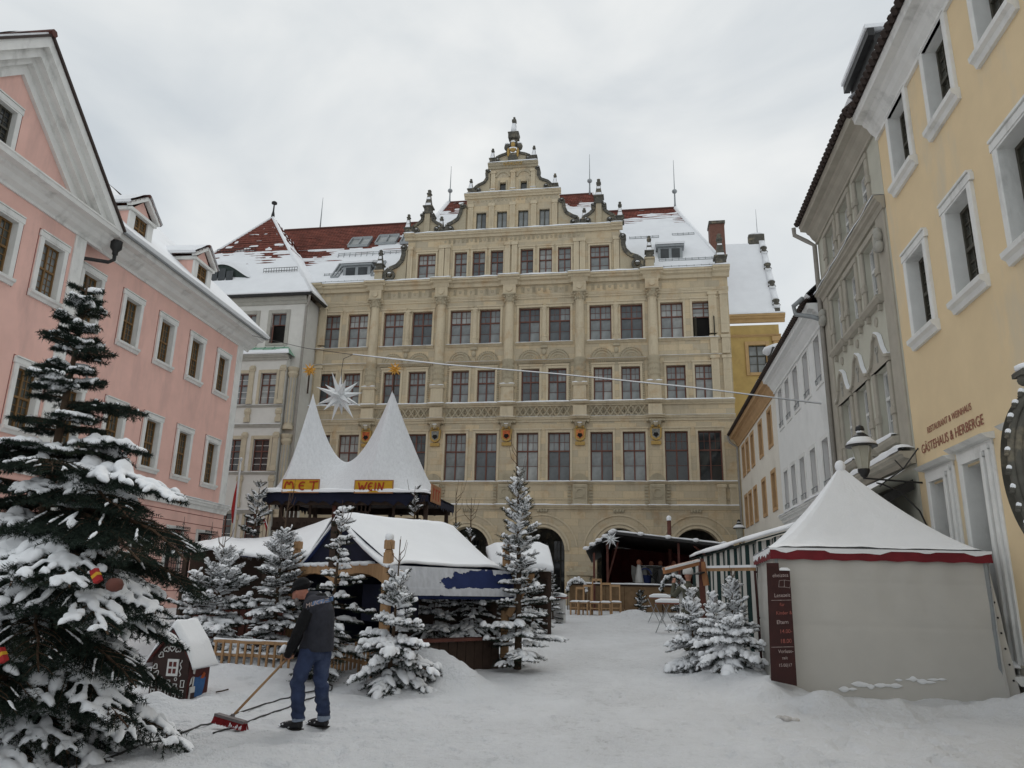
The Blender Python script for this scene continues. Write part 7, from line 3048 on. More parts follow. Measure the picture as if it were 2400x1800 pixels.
for dx, df, bt, lab, rz in ((1246, 1322, 1268, 'leftmost wooden chair in front of the stage', -.5), (1264, 1325, 1263, 'second wooden chair from the left in front of the stage', -.35), (1287, 1328, 1250, 'wooden chair with the tallest open back, middle of the five', -.15), (1309, 1331, 1259, 'fourth wooden chair from the left in front of the stage', .0), (1331, 1332, 1263, 'rightmost wooden chair in front of the stage', .12)):
 chair(lab, dx, df, bt, 32.6, rz)

# folding tables
M['tablered'] = mat('reddish_table_board', (.26, .10, .07), .6, .15, 5)


def folding_table(label, dx0, dx1, dy, Y, h=.78, dep=.6):
 a, b = AT(dx0, dy, Y), AT(dx1, dy, Y)
 c = (a + b) / 2
 base = Vector((c.x, c.y, gz(c.x, c.y)))
 o = thing('folding_table', label, 'table', base, 0, 'folding tables by the lane')
 w = (b - a).length
 h = a.z - base.z
 q = MB()
 q.bbox(-w / 2, w / 2, -dep / 2, dep / 2, h - .045, h)
 t = q.build('table_top', M['tablered'], o)
 snow_strip(t, -w / 2, w / 2, -dep / 2, dep / 2, h, .09)
 for s in (-1, 1):
  q = MB()
  x = s * w * .3
  q.tube([(x - .25, -dep / 2, -.1), (x + .2, dep / 2 - .05, h - .05)], .014, 5).tube([(x + .25, -dep / 2, -.1), (x - .2, dep / 2 - .05, h - .05)], .014, 5)
  q.build('leg_frame', M['zinc'], o)
 return o


folding_table('snowy folding table with crossed metal legs, nearest the tent', 1415, 1485, 1301, 25.0)
folding_table('snowy folding table behind, close to the stage', 1402, 1448, 1290, 29.5)
b = AT(1198, 1320, 28.0)
b.z = gz(b.x, b.y)
wb = thing('box_table', 'white box table with snowy pink-edged top left of the chairs', 'table', b)
h_ = AT(1198, 1289, 28.0).z - b.z
w_ = (AT(1222, 1300, 28).x - AT(1178, 1300, 28).x) / 2
q = MB()
q.bbox(-w_, w_, -.35, .35, -.15, h_ - .06)
q.build('box', M['plasticwhite'], wb)
q = MB()
q.bbox(-w_ - .12, w_ + .1, -.45, .45, h_ - .058, h_)
tp_ = q.build('table_top', M['tablered'], wb)
snow_strip(tp_, -w_ - .12, w_ + .1, -.45, .45, h_, .12)
# evergreen arches
def wreath(label, dx, dy, rr, Y, seed):
 rng = np.random.default_rng(seed)
 c = AT(dx, dy, Y)
 o = thing('evergreen_arch', label, 'arch', c, 0, 'snowy evergreen arches')
 P = []
 for i in range(40):
  a = PI * (-.08 + 1.16 * i / 39)
  P.append([rr * math.cos(a), 0, rr * math.sin(a)])
 P = np.array(P)
 q = MB()
 q.tube([tuple(p) for p in P], .025, 5)
 q.tube([tuple(P[0]), (P[0][0], 0, gz(c.x, c.y) - c.z)], .025, 5).tube([tuple(P[-1]), (P[-1][0], 0, gz(c.x, c.y) - c.z)], .025, 5)
 q.build('hoop', M['darkwood'], o)
 V, F = needles(P[:-1], P[1:], rng, 500, .14, .012, .4)
 link('greenery', np_mesh('greenery', V, F), M['needles'], o)['kind'] = 'stuff'
 V, F = sausages(P[:-1] + rng.normal(0, .04, P[:-1].shape), P[1:] + rng.normal(0, .04, P[:-1].shape), np.full(len(P) - 1, .085), rng, lift=.9)
 link('snow', np_mesh('snow', V, F), M['snow'], o, True)['kind'] = 'stuff'


wreath('snowy evergreen arch at the left end of the stage', 1246, 1275, .42, 35.4, 3)
wreath('snowy evergreen arch in front of the red stage cloth', 1455, 1272, .48, 33.5, 4)

# ---------------------------------------------------------------- striped stall along the right houses
sA, sB = AT(1712, 1148, 17.2), AT(1497, 1208, 23.5)
STR = thing('striped_stall', 'stall with green and white striped side cloth and thick snow on its roof', 'market stall', ((sA.x + sB.x) / 2, (sA.y + sB.y) / 2, gz(3, 20)))
sto = Vector(STR.location)
A_, B_ = sA - sto, sB - sto
L_ = (B_ - A_).length
n = 46
dirx = (B_ - A_) / n
for i in range(n):
 p, p2 = A_ + dirx * i, A_ + dirx * (i + 1)
 w0, w1 = .05 * math.sin(i * .9), .05 * math.sin((i + 1) * .9)
 q = MB()
 q.add([(p.x + w0, p.y, p.z - .02), (p2.x + w1, p2.y, p2.z - .02), (p2.x + w1 * 1.5 - .02, p2.y, -.1), (p.x + w0 * 1.5 - .02, p.y, -.1)], [(0, 3, 2, 1)])
 q.build('canvas_stripe', M['greencanvas' if i % 2 else 'whitecanvas'], STR)
inw = Vector((1.9, .35, .62))


def sroof(off):
 return lambda u, v: tuple(lerp(A_, B_, u) + inw * v + Vector((-.1 * (1 - v), 0, off(u, v))))


canopy(STR, 'canvas_roof', sroof(lambda u, v: 0), 30, 6, 'greencanvas', .015)
canopy(STR, 'roof_snow', sroof(lambda u, v: .05 + .10 * min(1, 8 * v + .5) + .05 * float(fbm(np.array([u * 7]), np.array([v]), 3, 12)[0])), 60, 12, 'snow', .05)
e = B_
q = MB()
q.add([(e.x, e.y, e.z - .02), tuple(e + inw), (e.x + inw.x, e.y + inw.y, -.1), (e.x, e.y, -.1)], [(0, 1, 2, 3)])
q.build('end_cloth', M['whitecanvas'], STR)
for t in (.0, .5, 1.0):
 p = lerp(A_, B_, t)
 q = MB()
 q.box(p.x + .06, p.x + .14, p.y - .04, p.y + .04, -.2, p.z - .03)
 q.build('post', M['wood'], STR)
# timber frame with hinged arms in front of it
TF = thing('timber_frame', 'timber stall frame with snowy hinged beam and crossbar in front of the striped stall', 'frame', AT(1517, 1400, 17.8))
tfo = Vector(TF.location)
tfo.z = gz(tfo.x, tfo.y)
TF.location = tfo
ptop, pmid = AT(1514, 1207, 17.8) - tfo, AT(1519, 1226, 17.8) - tfo
q = MB()
q.bar((ptop.x + .02, ptop.y, -.2), tuple(ptop), .12)
q.build('post', M['redwood'], TF)
q = MB()
q.bar(tuple(AT(1511, 1214, 17.8) - tfo), tuple(AT(1434, 1233, 16.8) - tfo), .06, .13)
bm = q.build('hinged_beam', M['woodorange'], TF)
q = MB()
q.bar(tuple(AT(1511, 1210, 17.8) - tfo), tuple(AT(1434, 1229, 16.8) - tfo), .09, .05)
q.build('snow', M['snow'], bm)
q = MB()
q.bar(tuple(AT(1527, 1229, 17.8) - tfo), tuple(AT(1628, 1227, 15.6) - tfo), .08, .1)
cb_ = q.build('crossbar', M['wood'], TF)
q = MB()
q.bar(tuple(AT(1527, 1225, 17.8) - tfo), tuple(AT(1628, 1223, 15.6) - tfo), .1, .05)
q.build('snow', M['snow'], cb_)
q = MB()
q.bar(tuple(AT(1517, 1214, 17.75) - tfo), tuple(AT(1526, 1265, 17.7) - tfo), .05, .12)
q.build('flap_arm', M['woodorange'], TF)
q = MB()
q.bar(tuple(AT(1505, 1240, 17.6) - tfo), tuple(AT(1516, 1236, 17.7) - tfo), .2, .03)
q.build('hanging_pan', M['iron'], TF)

# the person reaching up beside that post
M['coat'] = mat('grey_green_coat', (.10, .10, .075), .9, .15, 8, bump=.2, bscale=60)
M['whitecloth'] = mat('white_cloth', (.62, .62, .6), .9, .06, 6)
M['skin'] = mat('skin', (.42, .21, .15), .6, .08, 8)


def person_at_frame():
 b = AT(1492, 1400, 18.4)
 b.z = gz(b.x, b.y)
 o = thing('person', 'person in grey-green coat and white cap reaching up beside the striped stall', 'person', b)
 q = MB()
 for s in (-1, 1):
  q.tube([(s * .1, 0, 0.02), (s * .1, 0, .45), (s * .09, 0, .9)], [.06, .075, .1], 10)
  q.ell((s * .1, -.07, .05), (.055, .14, .06), 10, 6)
 q.tube([(0, 0, .82), (0, 0, 1.1), (0, 0, 1.35), (0, 0, 1.47)], [.17, .18, .2, .12], 14, .7)
 q.tube([(0, 0, 1.4), (0, -.02, 1.58)], [.06, .06], 8)
 q.ell((0, -.03, 1.68), (.09, .11, .13), 12, 8)
 q.ell((0, -.14, 1.66), (.018, .025, .025), 6, 4)
 # right arm bent up towards the flap, left arm bent in front
 q.tube([(.18, 0, 1.38), (.34, -.05, 1.2), (.42, -.12, 1.22), (.4, -.2, 1.52)], [.075, .06, .055, .04], 10)
 q.tube([(-.18, 0, 1.38), (-.28, -.06, 1.14), (-.1, -.22, 1.05)], [.075, .06, .04], 10)
 for i in range(4):
  q.tube([(.37 + .02 * i, -.2, 1.5), (.365 + .022 * i, -.22, 1.58), (.365 + .022 * i, -.25, 1.6)], [.011, .01, .008], 6)
  q.tube([(-.1 + .02 * i, -.22, 1.04), (-.06 + .02 * i, -.26, 1.02), (-.04 + .02 * i, -.25, 1.0)], [.011, .01, .008], 6)
 q.tube([(.43, -.19, 1.48), (.46, -.2, 1.52)], [.013, .01], 6)
 me = remesh(q.mesh('body', (1, 0)), .014, 3, 'body')
 link('body', me, M['coat'], o, True)
 me.materials.append(M['skin'])
 for p in me.polygons:
  c = p.center
  if c.z > 1.53 and abs(c.x) < .13 or (c.x > .36 and c.z > 1.49):
   p.material_index = 1
 q = MB()
 q.lathe([(.118, 0), (.125, .05), (.115, .12), (.07, .18), (.02, .2)], 0, -.02, 1.68, 14)
 q.build('cap', M['whitecloth'], o, True)
 q = MB()
 q.tube([(.12, -.12, 1.45), (.14, -.18, 1.2), (.15, -.19, .75)], [.09, .14, .12], 10, .5)
 q.build('apron', M['whitecloth'], o, True)
 o.scale = (1.0, 1.0, 1.0)
 o.rotation_euler = (0, 0, R(160))
 return o


person_at_frame()

# ---------------------------------------------------------------- white pavilion tent
TFL, TFR = Vector((2.44, 13.4, 0)), Vector((5.66, 13.75, 0))
TFL.x = AT(1716, 1400, 13.4).x - .22
TBL = TFL + Vector((0, 3.15, 0))
TBL.x = AT(1634, 1195, TBL.y).x
TBR = TFR + Vector((-.1, 3.1, 0))
TZ = .12
TENT = thing('pavilion_tent', 'white pavilion tent with burgundy edge and snowy pointed roof', 'tent', ((TFL.x + TFR.x) / 2, (TFL.y + TBL.y) / 2, TZ))
to = Vector(TENT.location)
tz0, te = -.1, 2.38 - TZ
cap = AT(1815, 1010, to.y) - to


def wallp(a, b, seed):
 nrm = Vector((b.y - a.y, -(b.x - a.x), 0)).normalized()

 def fn(u, v):
  p = lerp(a, b, u)
  f = .075 * float(fbm(np.array([u * 2.6 + v * 1.9]), np.array([v * 1.2 - u * 1.6]), 4, seed)[0]) + .012 * math.sin(u * 40 + seed) * (v ** 3)
  crease = -.012 * math.exp(-((v - .5) / .008) ** 2) - .012 * math.exp(-((v - .79) / .008) ** 2)
  flare = .22 * (1 - v) if seed == 2 else 0.10 * (1 - v)
  return (p.x - to.x + nrm.x * (f + crease) + (u - .5) * flare * 2 * abs(b.x - a.x) / 3.2, p.y - to.y + nrm.y * (f + crease) + (u - .5) * flare * 2 * abs(b.y - a.y) / 3.2, tz0 + (te - tz0) * v)
 return fn


for a, b, sd in ((TFL, TFR, 2), (TBL, TFL, 5), (TFR, TBR, 7), (TBR, TBL, 9)):
 canopy(TENT, 'tent_wall', wallp(a, b, sd), 90, 70, 'whitecanvas')
crn = [p - to for p in (TFL, TFR, TBR, TBL)]
for p in crn:
 p.z = te
ov = 1.035


def troof(i, off):
 a, b = crn[i], crn[(i + 1) % 4]

 def fn(u, v):
  e = lerp(a, b, u) * ov
  e.z = te + .02
  c = Vector((cap.x, cap.y, cap.z))
  p = lerp(e, c, v)
  z = te + .02 + (cap.z - te) * (v ** 1.45 * .78 + v * .22)
  z -= .05 * math.sin(PI * u) * math.sin(PI * min(1, v * 1.4)) * (1 - v)
  return (p.x, p.y, z + off(u, v))
 return fn


M['tentroof'] = frosted('snow_dusted_tent_canvas', (.66, .66, .66), (.45, .7), 2.5, (1, 1, 1), (.80, .81, .825))
for i in range(4):
 canopy(TENT, 'tent_roof', troof(i, lambda u, v: 0), 40, 40, 'tentroof')
 canopy(TENT, 'roof_snow', troof(i, lambda u, v: max(-.02, .055 * (1 - v * .75) * min(1, 14 * u + .12, 14 * (1 - u) + .12) * (1 + .8 * float(fbm(np.array([u * 9]), np.array([v * 6]), 3, 60 + i)[0])))), 60, 40, 'snow')
 a, b = crn[i] * ov, crn[(i + 1) % 4] * ov
 n = 40
 q = MB()
 V_, F_ = [], []
 for k in range(n + 1):
  p = lerp(a, b, k / n)
  V_ += [(p.x, p.y, te + .03), (p.x * 1.004, p.y * 1.004, te - .14 + .008 * math.sin(k * 1.3))]
 F_ = [(2 * k, 2 * k + 1, 2 * k + 3, 2 * k + 2) for k in range(n)]
 q.add(V_, F_)
 va = q.build('valance', M['burgundy'], TENT)
 V_ = []
 q = MB()
 for k in range(n + 1):
  p = lerp(a, b, k / n) * 1.006
  d_ = .015 + .035 * max(0, float(vnoise(k * .35, i, 3)) - .45) * 3
  if i == 3:
   d_ += .07 * float(vnoise(k * .9, 2, 3))
  V_ += [(p.x, p.y, te + .05), (p.x, p.y, te + .03 - d_)]
 q.add(V_, F_)
 q.build('valance_snow', M['snow'], va, True)
q = MB()
q.ell((cap.x, cap.y, cap.z + .02), (.1, .1, .12), 10, 6)
q.build('finial', M['snow'], TENT, True)
for p, nm in ((crn[0], 0), (crn[1], 0), (crn[2], 0), (crn[3], 0)):
 q = MB()
 q.bar((p.x * .98, p.y * .98, tz0), (p.x * .98, p.y * .98, te), .05)
 q.build('pole', M['zinc'], TENT)
# streaks of wind-blown snow caught on the front wall
for k in range(16):
 u0, wd = .28 + .026 * k + random.uniform(-.01, .01), random.uniform(.03, .07)
 v0 = .105 + .075 * (u0 - .28) / .42 + random.uniform(-.015, .02)
 hh = random.uniform(.006, .02)
 canopy(TENT, 'snow_streak', lambda u, v: tuple(Vector(wallp(TFL, TFR, 2)(u0 + wd * u, v0 + (v - .5) * hh * math.sin(PI * u) * 2)) + Vector((0, -.012 - .01 * math.sin(PI * v), 0))), 10, 4, 'thinsnow')
q = MB()
for k in range(9):
 p = Vector(wallp(TFL, TFR, 2)(.985, .08 + .1 * k))
 q.ell((p.x, p.y - .01, p.z), (.018, .01, .018), 8, 4)
q.build('eyelets', M['iron'], TENT)
q = MB()
q.bar((crn[1].x + .05, crn[1].y - .05, tz0), (crn[1].x + .35, crn[1].y - .45, -.05), .12, .06)
q.build('foot_weight', M['iron'], TENT)
# brown frame leaning at the left edge of the tent
fr_ = thing('leaning_frame', 'narrow dark red frame leaning against the left edge of the tent', 'frame', G(1646, 1440))
fo_ = Vector(fr_.location)
tpp = AT(1630, 1225, fo_.y + .5) - fo_
for s in (0, .14):
 q = MB()
 q.bar((s, 0, -.1), (tpp.x + s * .5, tpp.y, tpp.z), .05, .07)
 q.build('stile', M['chalkboard'], fr_)
for t in (.1, .5, .95):
 q = MB()
 a, b = lerp((0, 0, -.1), tpp, t), lerp((.14, 0, -.1), tpp + Vector((.07, 0, 0)), t)
 q.bar(a, b, .04)
 q.build('rung', M['chalkboard'], fr_)

# chalk board leaning at the tent corner
CY = 13.05
cbB = AT(1700, 1482, CY)
CHB = thing('chalk_board', 'tall brown chalk board with handwriting leaning on the tent corner', 'sign', (cbB.x, CY, AT(1700, 1482, CY).z))
co = Vector(CHB.location)
c1_, c2_, c3_, c4_ = AT(1666, 1470, CY) - co, AT(1722, 1482, CY) - co, AT(1706, 1233, CY + .2) - co, AT(1656, 1216, CY + .2) - co
c5_, c6_ = AT(1683, 1231, CY + .2) - co, AT(1682, 1216, CY + .2) - co
q = MB()
fr_pts = [c1_, c2_, c3_, c5_, c6_, c4_]
q.add([tuple(p) for p in fr_pts] + [tuple(p + Vector((0, .03, 0))) for p in fr_pts], [tuple(range(6)), tuple(range(11, 5, -1))] + [(i, i + 6, (i + 1) % 6 + 6, (i + 1) % 6) for i in range(6)])
bd = q.build('board', M['chalkboard'], CHB)
snow_strip(bd, c5_.x, c3_.x, c5_.y - .02, c5_.y + .04, c5_.z - .01, .035)
ux_ = (c2_ - c1_)
ang_ = math.atan2((c3_ - c2_).x, (c3_ - c2_).z)
bt_ = math.atan2((c3_ - c2_).y, (c3_ - c2_).z)


def chalk(s, dx, dy, size, m_='chalk', sx=.9):
 t = max(0, min(1, (1478 - dy) / 250.0))
 p = AT(dx, dy, CY + .2 * t) - co
 text(CHB, 'chalk_writing', s, size, m_, (p.x, p.y - .012, p.z), (PI / 2 - bt_, -ang_ * 0 - .06, 0), sx, .001, shear=.1)


for s, dx, dy, sz, mm in (('eheiztes', 1685, 1243, .085, 'chalk'), ('Lesezeit', 1689, 1286, .085, 'chalk'), ('für', 1689, 1306, .075, 'chalkpink'), ('Kinder &', 1693, 1324, .075, 'chalkpink'), ('Eltern', 1690, 1344, .085, 'chalk'), ('14.00-', 1697, 1364, .085, 'chalkpink'), ('18.00', 1697, 1385, .09, 'chalkpink'), ('Vorlese-', 1697, 1407, .075, 'chalk'), ('zeit', 1695, 1421, .065, 'chalk'), ('15.00|17', 1696, 1437, .065, 'chalk')):
 chalk(s, dx, dy, sz, mm)
for y0_ in (1297, 1398):
 q = MB()
 t = (1478 - y0_) / 250.0
 q.bar(AT(1666, y0_, CY + .2 * t) - co + Vector((0, -.012, 0)), AT(1714, y0_ - 1, CY + .2 * t) - co + Vector((0, -.012, 0)), .004, .006)
 q.build('chalk_line', M['chalk'], CHB)
q = MB()
t = (1478 - 1262) / 250.0
bk_ = [AT(x, y, CY + .2 * t) - co + Vector((0, -.012, 0)) for x, y in ((1683, 1254), (1694, 1253), (1708, 1255), (1706, 1270), (1694, 1268), (1682, 1268))]
for i in range(6):
 q.bar(bk_[i], bk_[(i + 1) % 6], .005)
q.bar(bk_[1], bk_[4], .005)
q.build('chalk_book', M['chalk'], CHB)

# ---------------------------------------------------------------- lamps, flags, carved arch
M['lampglass'] = mat('lantern_glass', (.42, .41, .34), .3, .1, 5)


def lantern(o, x, y, z, s):
 q = MB()
 q.lathe([(.10, 0), (.2, .5), (.22, .52)], x, y, z, 6)
 for i, (a, b) in enumerate(((.105, .205),)):
  for k in range(6):
   w = 2 * PI * k / 6
   q.tube([(x + a * math.cos(w), y + a * math.sin(w), z), (x + b * math.cos(w), y + b * math.sin(w), z + .51)], .012, 4)
 q.v = [(x + (a - x) * s, y + (b - y) * s, z + (c - z) * s) for a, b, c in q.v]
 q.build('lantern_glass', M['lampglass'], o)
 q = MB()
 q.lathe([(.34, .5), (.34, .53), (.26, .58), (.2, .7), (.1, .8), (.06, .82), (.1, .88), (.08, .96), (.02, 1.0)], x, y, z, 14)
 q.lathe([(.06, -.18), (.13, -.06), (.13, 0)], x, y, z, 8)
 q.v = [(x + (a - x) * s, y + (b - y) * s, z + (c - z) * s) for a, b, c in q.v]
 q.build('lantern_cap', M['iron'], o, 'auto')
 q = MB()
 q.lathe([(.33, .535), (.3, .6), (.23, .66), (.2, .7)], x, y, z, 14)
 q.ell((x, y, z + .84), (.09, .09, .06), 8, 5)
 q.v = [(x + (a - x) * s, y + (b - y) * s, z + (c - z) * s) for a, b, c in q.v]
 q.build('snow', M['snow'], o, True)


LY = 17.25
lw = Vector((6.04, LY, AT(1985, 1043, LY).z))
le = AT(1868, 1035, LY)
LMP = thing('wall_lamp', 'black lantern on a curved wall bracket above the pavilion tent', 'lamp', (lw.x, LY, lw.z))
d = le - lw
q = MB()
q.tube([(0, 0, 0), (d.x, 0, d.z + .02)], .022, 6)
q.tube([(0, 0, -.95), (-.12, 0, -.6), (-.45, 0, -.2), (-.8, 0, -.03), (d.x * .8, 0, 0)], .018, 6)
q.tube([(0, 0, .75), (-.35, 0, .3), (-.75, 0, .02), (d.x * .75, 0, -.08)], .016, 6)
q.tube([(-.35, 0, .3), (-.5, 0, .5)], .014, 5)
q.tube([(d.x, 0, d.z), (d.x - .02, 0, d.z + .12), (d.x, 0, d.z + .18)], .03, 6)
q.build('bracket', M['iron'], LMP)
lantern(LMP, d.x, 0, d.z + .22, .98)
c = AT(1598, 1162, 41.0)
L2 = thing('street_lamp', 'street lantern in front of the far orange-trimmed house', 'lamp', (c.x, c.y, gz(c.x, c.y)))
q = MB()
hz = c.z - gz(c.x, c.y)
q.tube([(0, 0, 0), (0, 0, 1.0), (0, 0, hz - .25)], [.09, .06, .045], 8)
q.build('lamp_post', M['iron'], L2, True)
lantern(L2, 0, 0, hz, .95)
# slim post beside the stage roof
c = AT(1445, 1123, 38.5)
pp = thing('post', 'snow-capped dark pole standing behind the stage roof', 'pole', (c.x, c.y, gz(c.x, c.y)))
pp.name = 'market_pole'
q = MB()
q.tube([(0, 0, 0), (0, 0, c.z - gz(c.x, c.y))], .1, 8)
q.build('shaft', M['redwood'], pp, True)
q = MB()
q.ell((0, 0, c.z - gz(c.x, c.y) + .06), (.13, .13, .16), 8, 6)
q.build('snow', M['snow'], pp, True)

# flag pole with a furled red flag
M['flagred'] = mat('red_flag_cloth', (.32, .02, .02), .8, .2, 5)
M['polemetal'] = mat('pale_pole', (.5, .5, .5), .4, .06, 3)
fb = AT(502, 1200, 25.0)
FLG = thing('flag_pole', 'pale flag pole with a furled red flag beside the pink house', 'flag pole', (fb.x, 25.0, gz(fb.x, 25)))
fo2 = Vector(FLG.location)
t1 = AT(520, 995, 25.0) - fo2
q = MB()
q.tube([(AT(500, 1200, 25).x - fo2.x, 0, 0), (t1.x, 0, t1.z)], [.05, .035], 8)
q.ell((t1.x, 0, t1.z + .05), (.07, .07, .07), 8, 6)
q.build('pole', M['polemetal'], FLG, True)
q = MB()
fp = [AT(513, 1040, 25) - fo2, AT(509, 1070, 25) - fo2, AT(505, 1100, 25) - fo2, AT(503, 1130, 25) - fo2]
q.tube([tuple(p) for p in fp], [.02, .1, .13, .05], 8, .5)
q.build('flag', M['flagred'], FLG, True)
q = MB()
for k in range(8):
 a = 2 * PI * k / 8
 p = AT(546 * .0 + 502, 1172, 25) - fo2
 q.bar(tuple(p), (p.x + .2 * math.cos(a), p.y - .02, p.z + .2 * math.sin(a)), .04)
q.build('snowflake_sign', M['starwhite'], FLG)
c = AT(570, 1120, 23.5)
F2 = thing('flag', 'snow-covered drooping white and red flag above the long stall', 'flag', (c.x, c.y, gz(c.x, c.y)))
h2 = c.z - gz(c.x, c.y)
q = MB()
q.tube([(.08, 0, 0), (.16, 0, h2 + .75)], .02, 6)
q.build('pole', M['redwood'], F2)
q = MB()
V_, F_ = grid_surface(lambda u, v: (-.28 + .42 * u + .1 * v, .05 * math.sin(u * 5), h2 + .55 - .75 * u * .9 - .32 * v * (1 - .3 * u)), 10, 6)
q.add(V_, F_)
q.build('cloth', M['thinsnow'], F2, True)
q = MB()
V_, F_ = grid_surface(lambda u, v: (.0 + .16 * u, -.02 + .03 * math.sin(u * 5), h2 + .05 - .3 * u - .16 * v), 8, 4)
q.add(V_, F_)
q.build('red_stripe', M['flagred'], F2, True)

# carved stone arch at the right edge of the view, its leafy crockets capped with snow
AC = AT(2290, 1010, 7.2)
ARC = thing('carved_arch', 'dark carved stone arch with snow-capped leaf knobs at the right edge', 'stone carving', (AC.x, AC.y, 0))
rw, rh = (AT(2290, 1010, 7.2).x - AT(2186, 1010, 7.2).x), 1.0
hz_ = (AT(2290, 810, 7.2).z - AT(2290, 1190, 7.2).z) / 2
cz_ = (AT(2290, 830, 7.2).z + AT(2290, 1190, 7.2).z) / 2 - .05
pts = lambda k, a: (-rw * k * math.cos(a), 0, cz_ + hz_ * k * math.sin(a))
for k, r_, yo in ((.985, .034, 0), (.88, .03, -.03), (.78, .034, 0), (.66, .03, .03)):
 q = MB()
 q.tube([(p[0], yo, p[2]) for p in [pts(k, R(-48 + i * 6)) for i in range(24)]], r_, 8)
 q.build('arch_moulding', M['dark_stone'], ARC, True)
q = MB()
aa = [R(-48 + i * 6) for i in range(24)]
for i in range(23):
 a, b = pts(1.0, aa[i]), pts(.6, aa[i])
 c, d = pts(.6, aa[i + 1]), pts(1.0, aa[i + 1])
 q.add([(p[0], .06, p[2]) for p in (a, b, c, d)], [(0, 1, 2, 3)])
 q.add([(p[0], .2, p[2]) for p in (a, b, c, d)], [(3, 2, 1, 0)])
q.build('arch_body', M['dark_stone'], ARC)
for i in range(11):
 a = R(-34 + i * 11.5)
 p = pts(1.07, a)
 q = MB()
 q.ell(p, (.026, .03, .024), 8, 6).ell((p[0] - .008, 0, p[2] - .024), (.022, .03, .016), 8, 5).ell((p[0] + .02, 0, p[2] - .006), (.024, .022, .016), 8, 5)
 kn = q.build('leaf_knob', M['dark_stone'], ARC, True)
 q = MB()
 q.ell((p[0] + .008, 0, p[2] + .024), (.027, .032, .024 + .01 * random.random()), 8, 5)
 q.build('snow', M['snow'], kn, True)
p = pts(.93, R(-50))
q = MB()
for k in range(7):
 q.ell((p[0] + random.uniform(-.05, .07), random.uniform(-.06, .06), p[2] + random.uniform(-.08, .05)), (.07, .07, .07), 8, 6)
q.build('arch_boss', M['dark_stone'], ARC, True)
q = MB()
q.bbox(.3, .9, .0, .5, 0, cz_ + hz_ + .6)
q.build('pier', M['dark_stone'], ARC)
c = AT(2205, 797, 7.2)
q = MB()
q.bbox(c.x - AC.x - .04, .3, -.1, .1, c.z - .07, c.z - .01).ell((c.x - AC.x + .02, 0, c.z - .1), (.06, .08, .06), 8, 6)
lg = q.build('finial_ledge', M['dark_stone'], ARC)
q = MB()
q.ell((c.x - AC.x + .08, 0, c.z + .01), (.14, .1, .05), 10, 5)
q.build('snow', M['snow'], lg, True)
# ---------------------------------------------------------------- the man sweeping snow
from mathutils.bvhtree import BVHTree
M['jeans'] = mat('blue_denim', (.024, .036, .08), .85, .35, 5, bump=.25, bscale=90, col2=(.06, .08, .14), c2pos=(.5, .75), c2scale=3.5)
M['jeanscuff'] = mat('frosted_denim_cuff', (.22, .26, .33), .9, .2, 20)
M['blackwool'] = mat('black_knit', (.008, .008, .009), .95, .3, 30, bump=.3, bscale=160)
M['vest'] = mat('charcoal_fleece_vest', (.03, .031, .04), .95, .2, 12, bump=.35, bscale=120)
M['shoe'] = mat('black_shoe_leather', (.015, .015, .017), .5, .3, 20, col2=(.6, .61, .63), c2pos=(.6, .63), c2scale=16)
M['beard'] = mat('grey_beard', (.22, .20, .19), .95, .3, 60, bump=.4, bscale=150)
M['facial'] = mat('ruddy_skin', (.40, .17, .12), .6, .1, 12)

mF = (G(628, 1576) + G(695, 1571)) / 2
MAN = thing('person', 'man in charcoal vest, black knit cap and jeans sweeping snow with a broom', 'person', mF)
mo = Vector(mF)
Y0 = mF.y


def J(sx, sy, dy=0.0):
 return at(sx, sy, Y0 + dy) - mo


fa, fb_ = G(626, 1576) - mo, G(696, 1571) - mo      # feet on the snow
ankL, ankR = J(699, 1690, fa.y), J(760, 1686, fb_.y)
kneL, kneR = J(697, 1600, -.12 + fa.y * .5), J(752, 1598, .0)
hipL, hipR = J(724, 1528, -.06), J(756, 1522, .12)
pel = J(746, 1512, .03)
wst = J(748, 1478, .02)
chs = J(745, 1435, .0)
upb = J(742, 1408, .02)
nck = J(717, 1399, .02)
hed = J(704, 1388, .0)
shL, shR = J(727, 1424, -.17), J(735, 1412, .2)
elL, elR = J(697, 1484, -.22), J(704, 1478, .14)
wrL, wrR = J(673, 1538, -.1), J(683, 1532, .02)
haL, haR = J(667, 1551, -.08), J(677, 1542, .0)
q = MB()
q.tube([hipL, hipL.lerp(kneL, .5), kneL, kneL.lerp(ankL, .45), ankL], [.115, .105, .082, .083, .078], 14)
q.tube([hipR, hipR.lerp(kneR, .5), kneR, kneR.lerp(ankR, .45), ankR], [.115, .105, .082, .083, .078], 14)
q.tube([pel + Vector((0, 0, -.06)), pel, wst, chs, upb, nck], [.15, .165, .165, .185, .15, .06], 16, .95)
q.ell(hipL.lerp(hipR, .5), (.17, .19, .14), 14, 8)
q.ell(upb.lerp(chs, .4), (.15, .22, .13), 14, 8)
q.tube([upb, nck, hed], [.1, .07, .06], 12)
for a, b, c in ((shL, elL, wrL), (shR, elR, wrR)):
 q.tube([a, a.lerp(b, .5), b, b.lerp(c, .5), c], [.085, .08, .066, .058, .05], 12)
q.ell(hed, (.095, .085, .12), 14, 10)
fd = Vector((-.86, .2, -.42)).normalized()
upv = Vector((-.35, .05, .93)).normalized()
lf = fd.cross(upv).normalized()
for s in (-1, 1):
 q.ell(hed + fd * .075 + lf * s * .032 + upv * .0, (.028, .028, .025), 8, 6)
 q.ell(hed + lf * s * .085 + upv * -.01, (.022, .02, .035), 8, 6)
q.tube([hed + fd * .085 + upv * .02, hed + fd * .125 - upv * .03, hed + fd * .1 - upv * .045], [.012, .02, .015], 8)
q.ell(hed + fd * .06 - upv * .085, (.05, .05, .04), 10, 6)
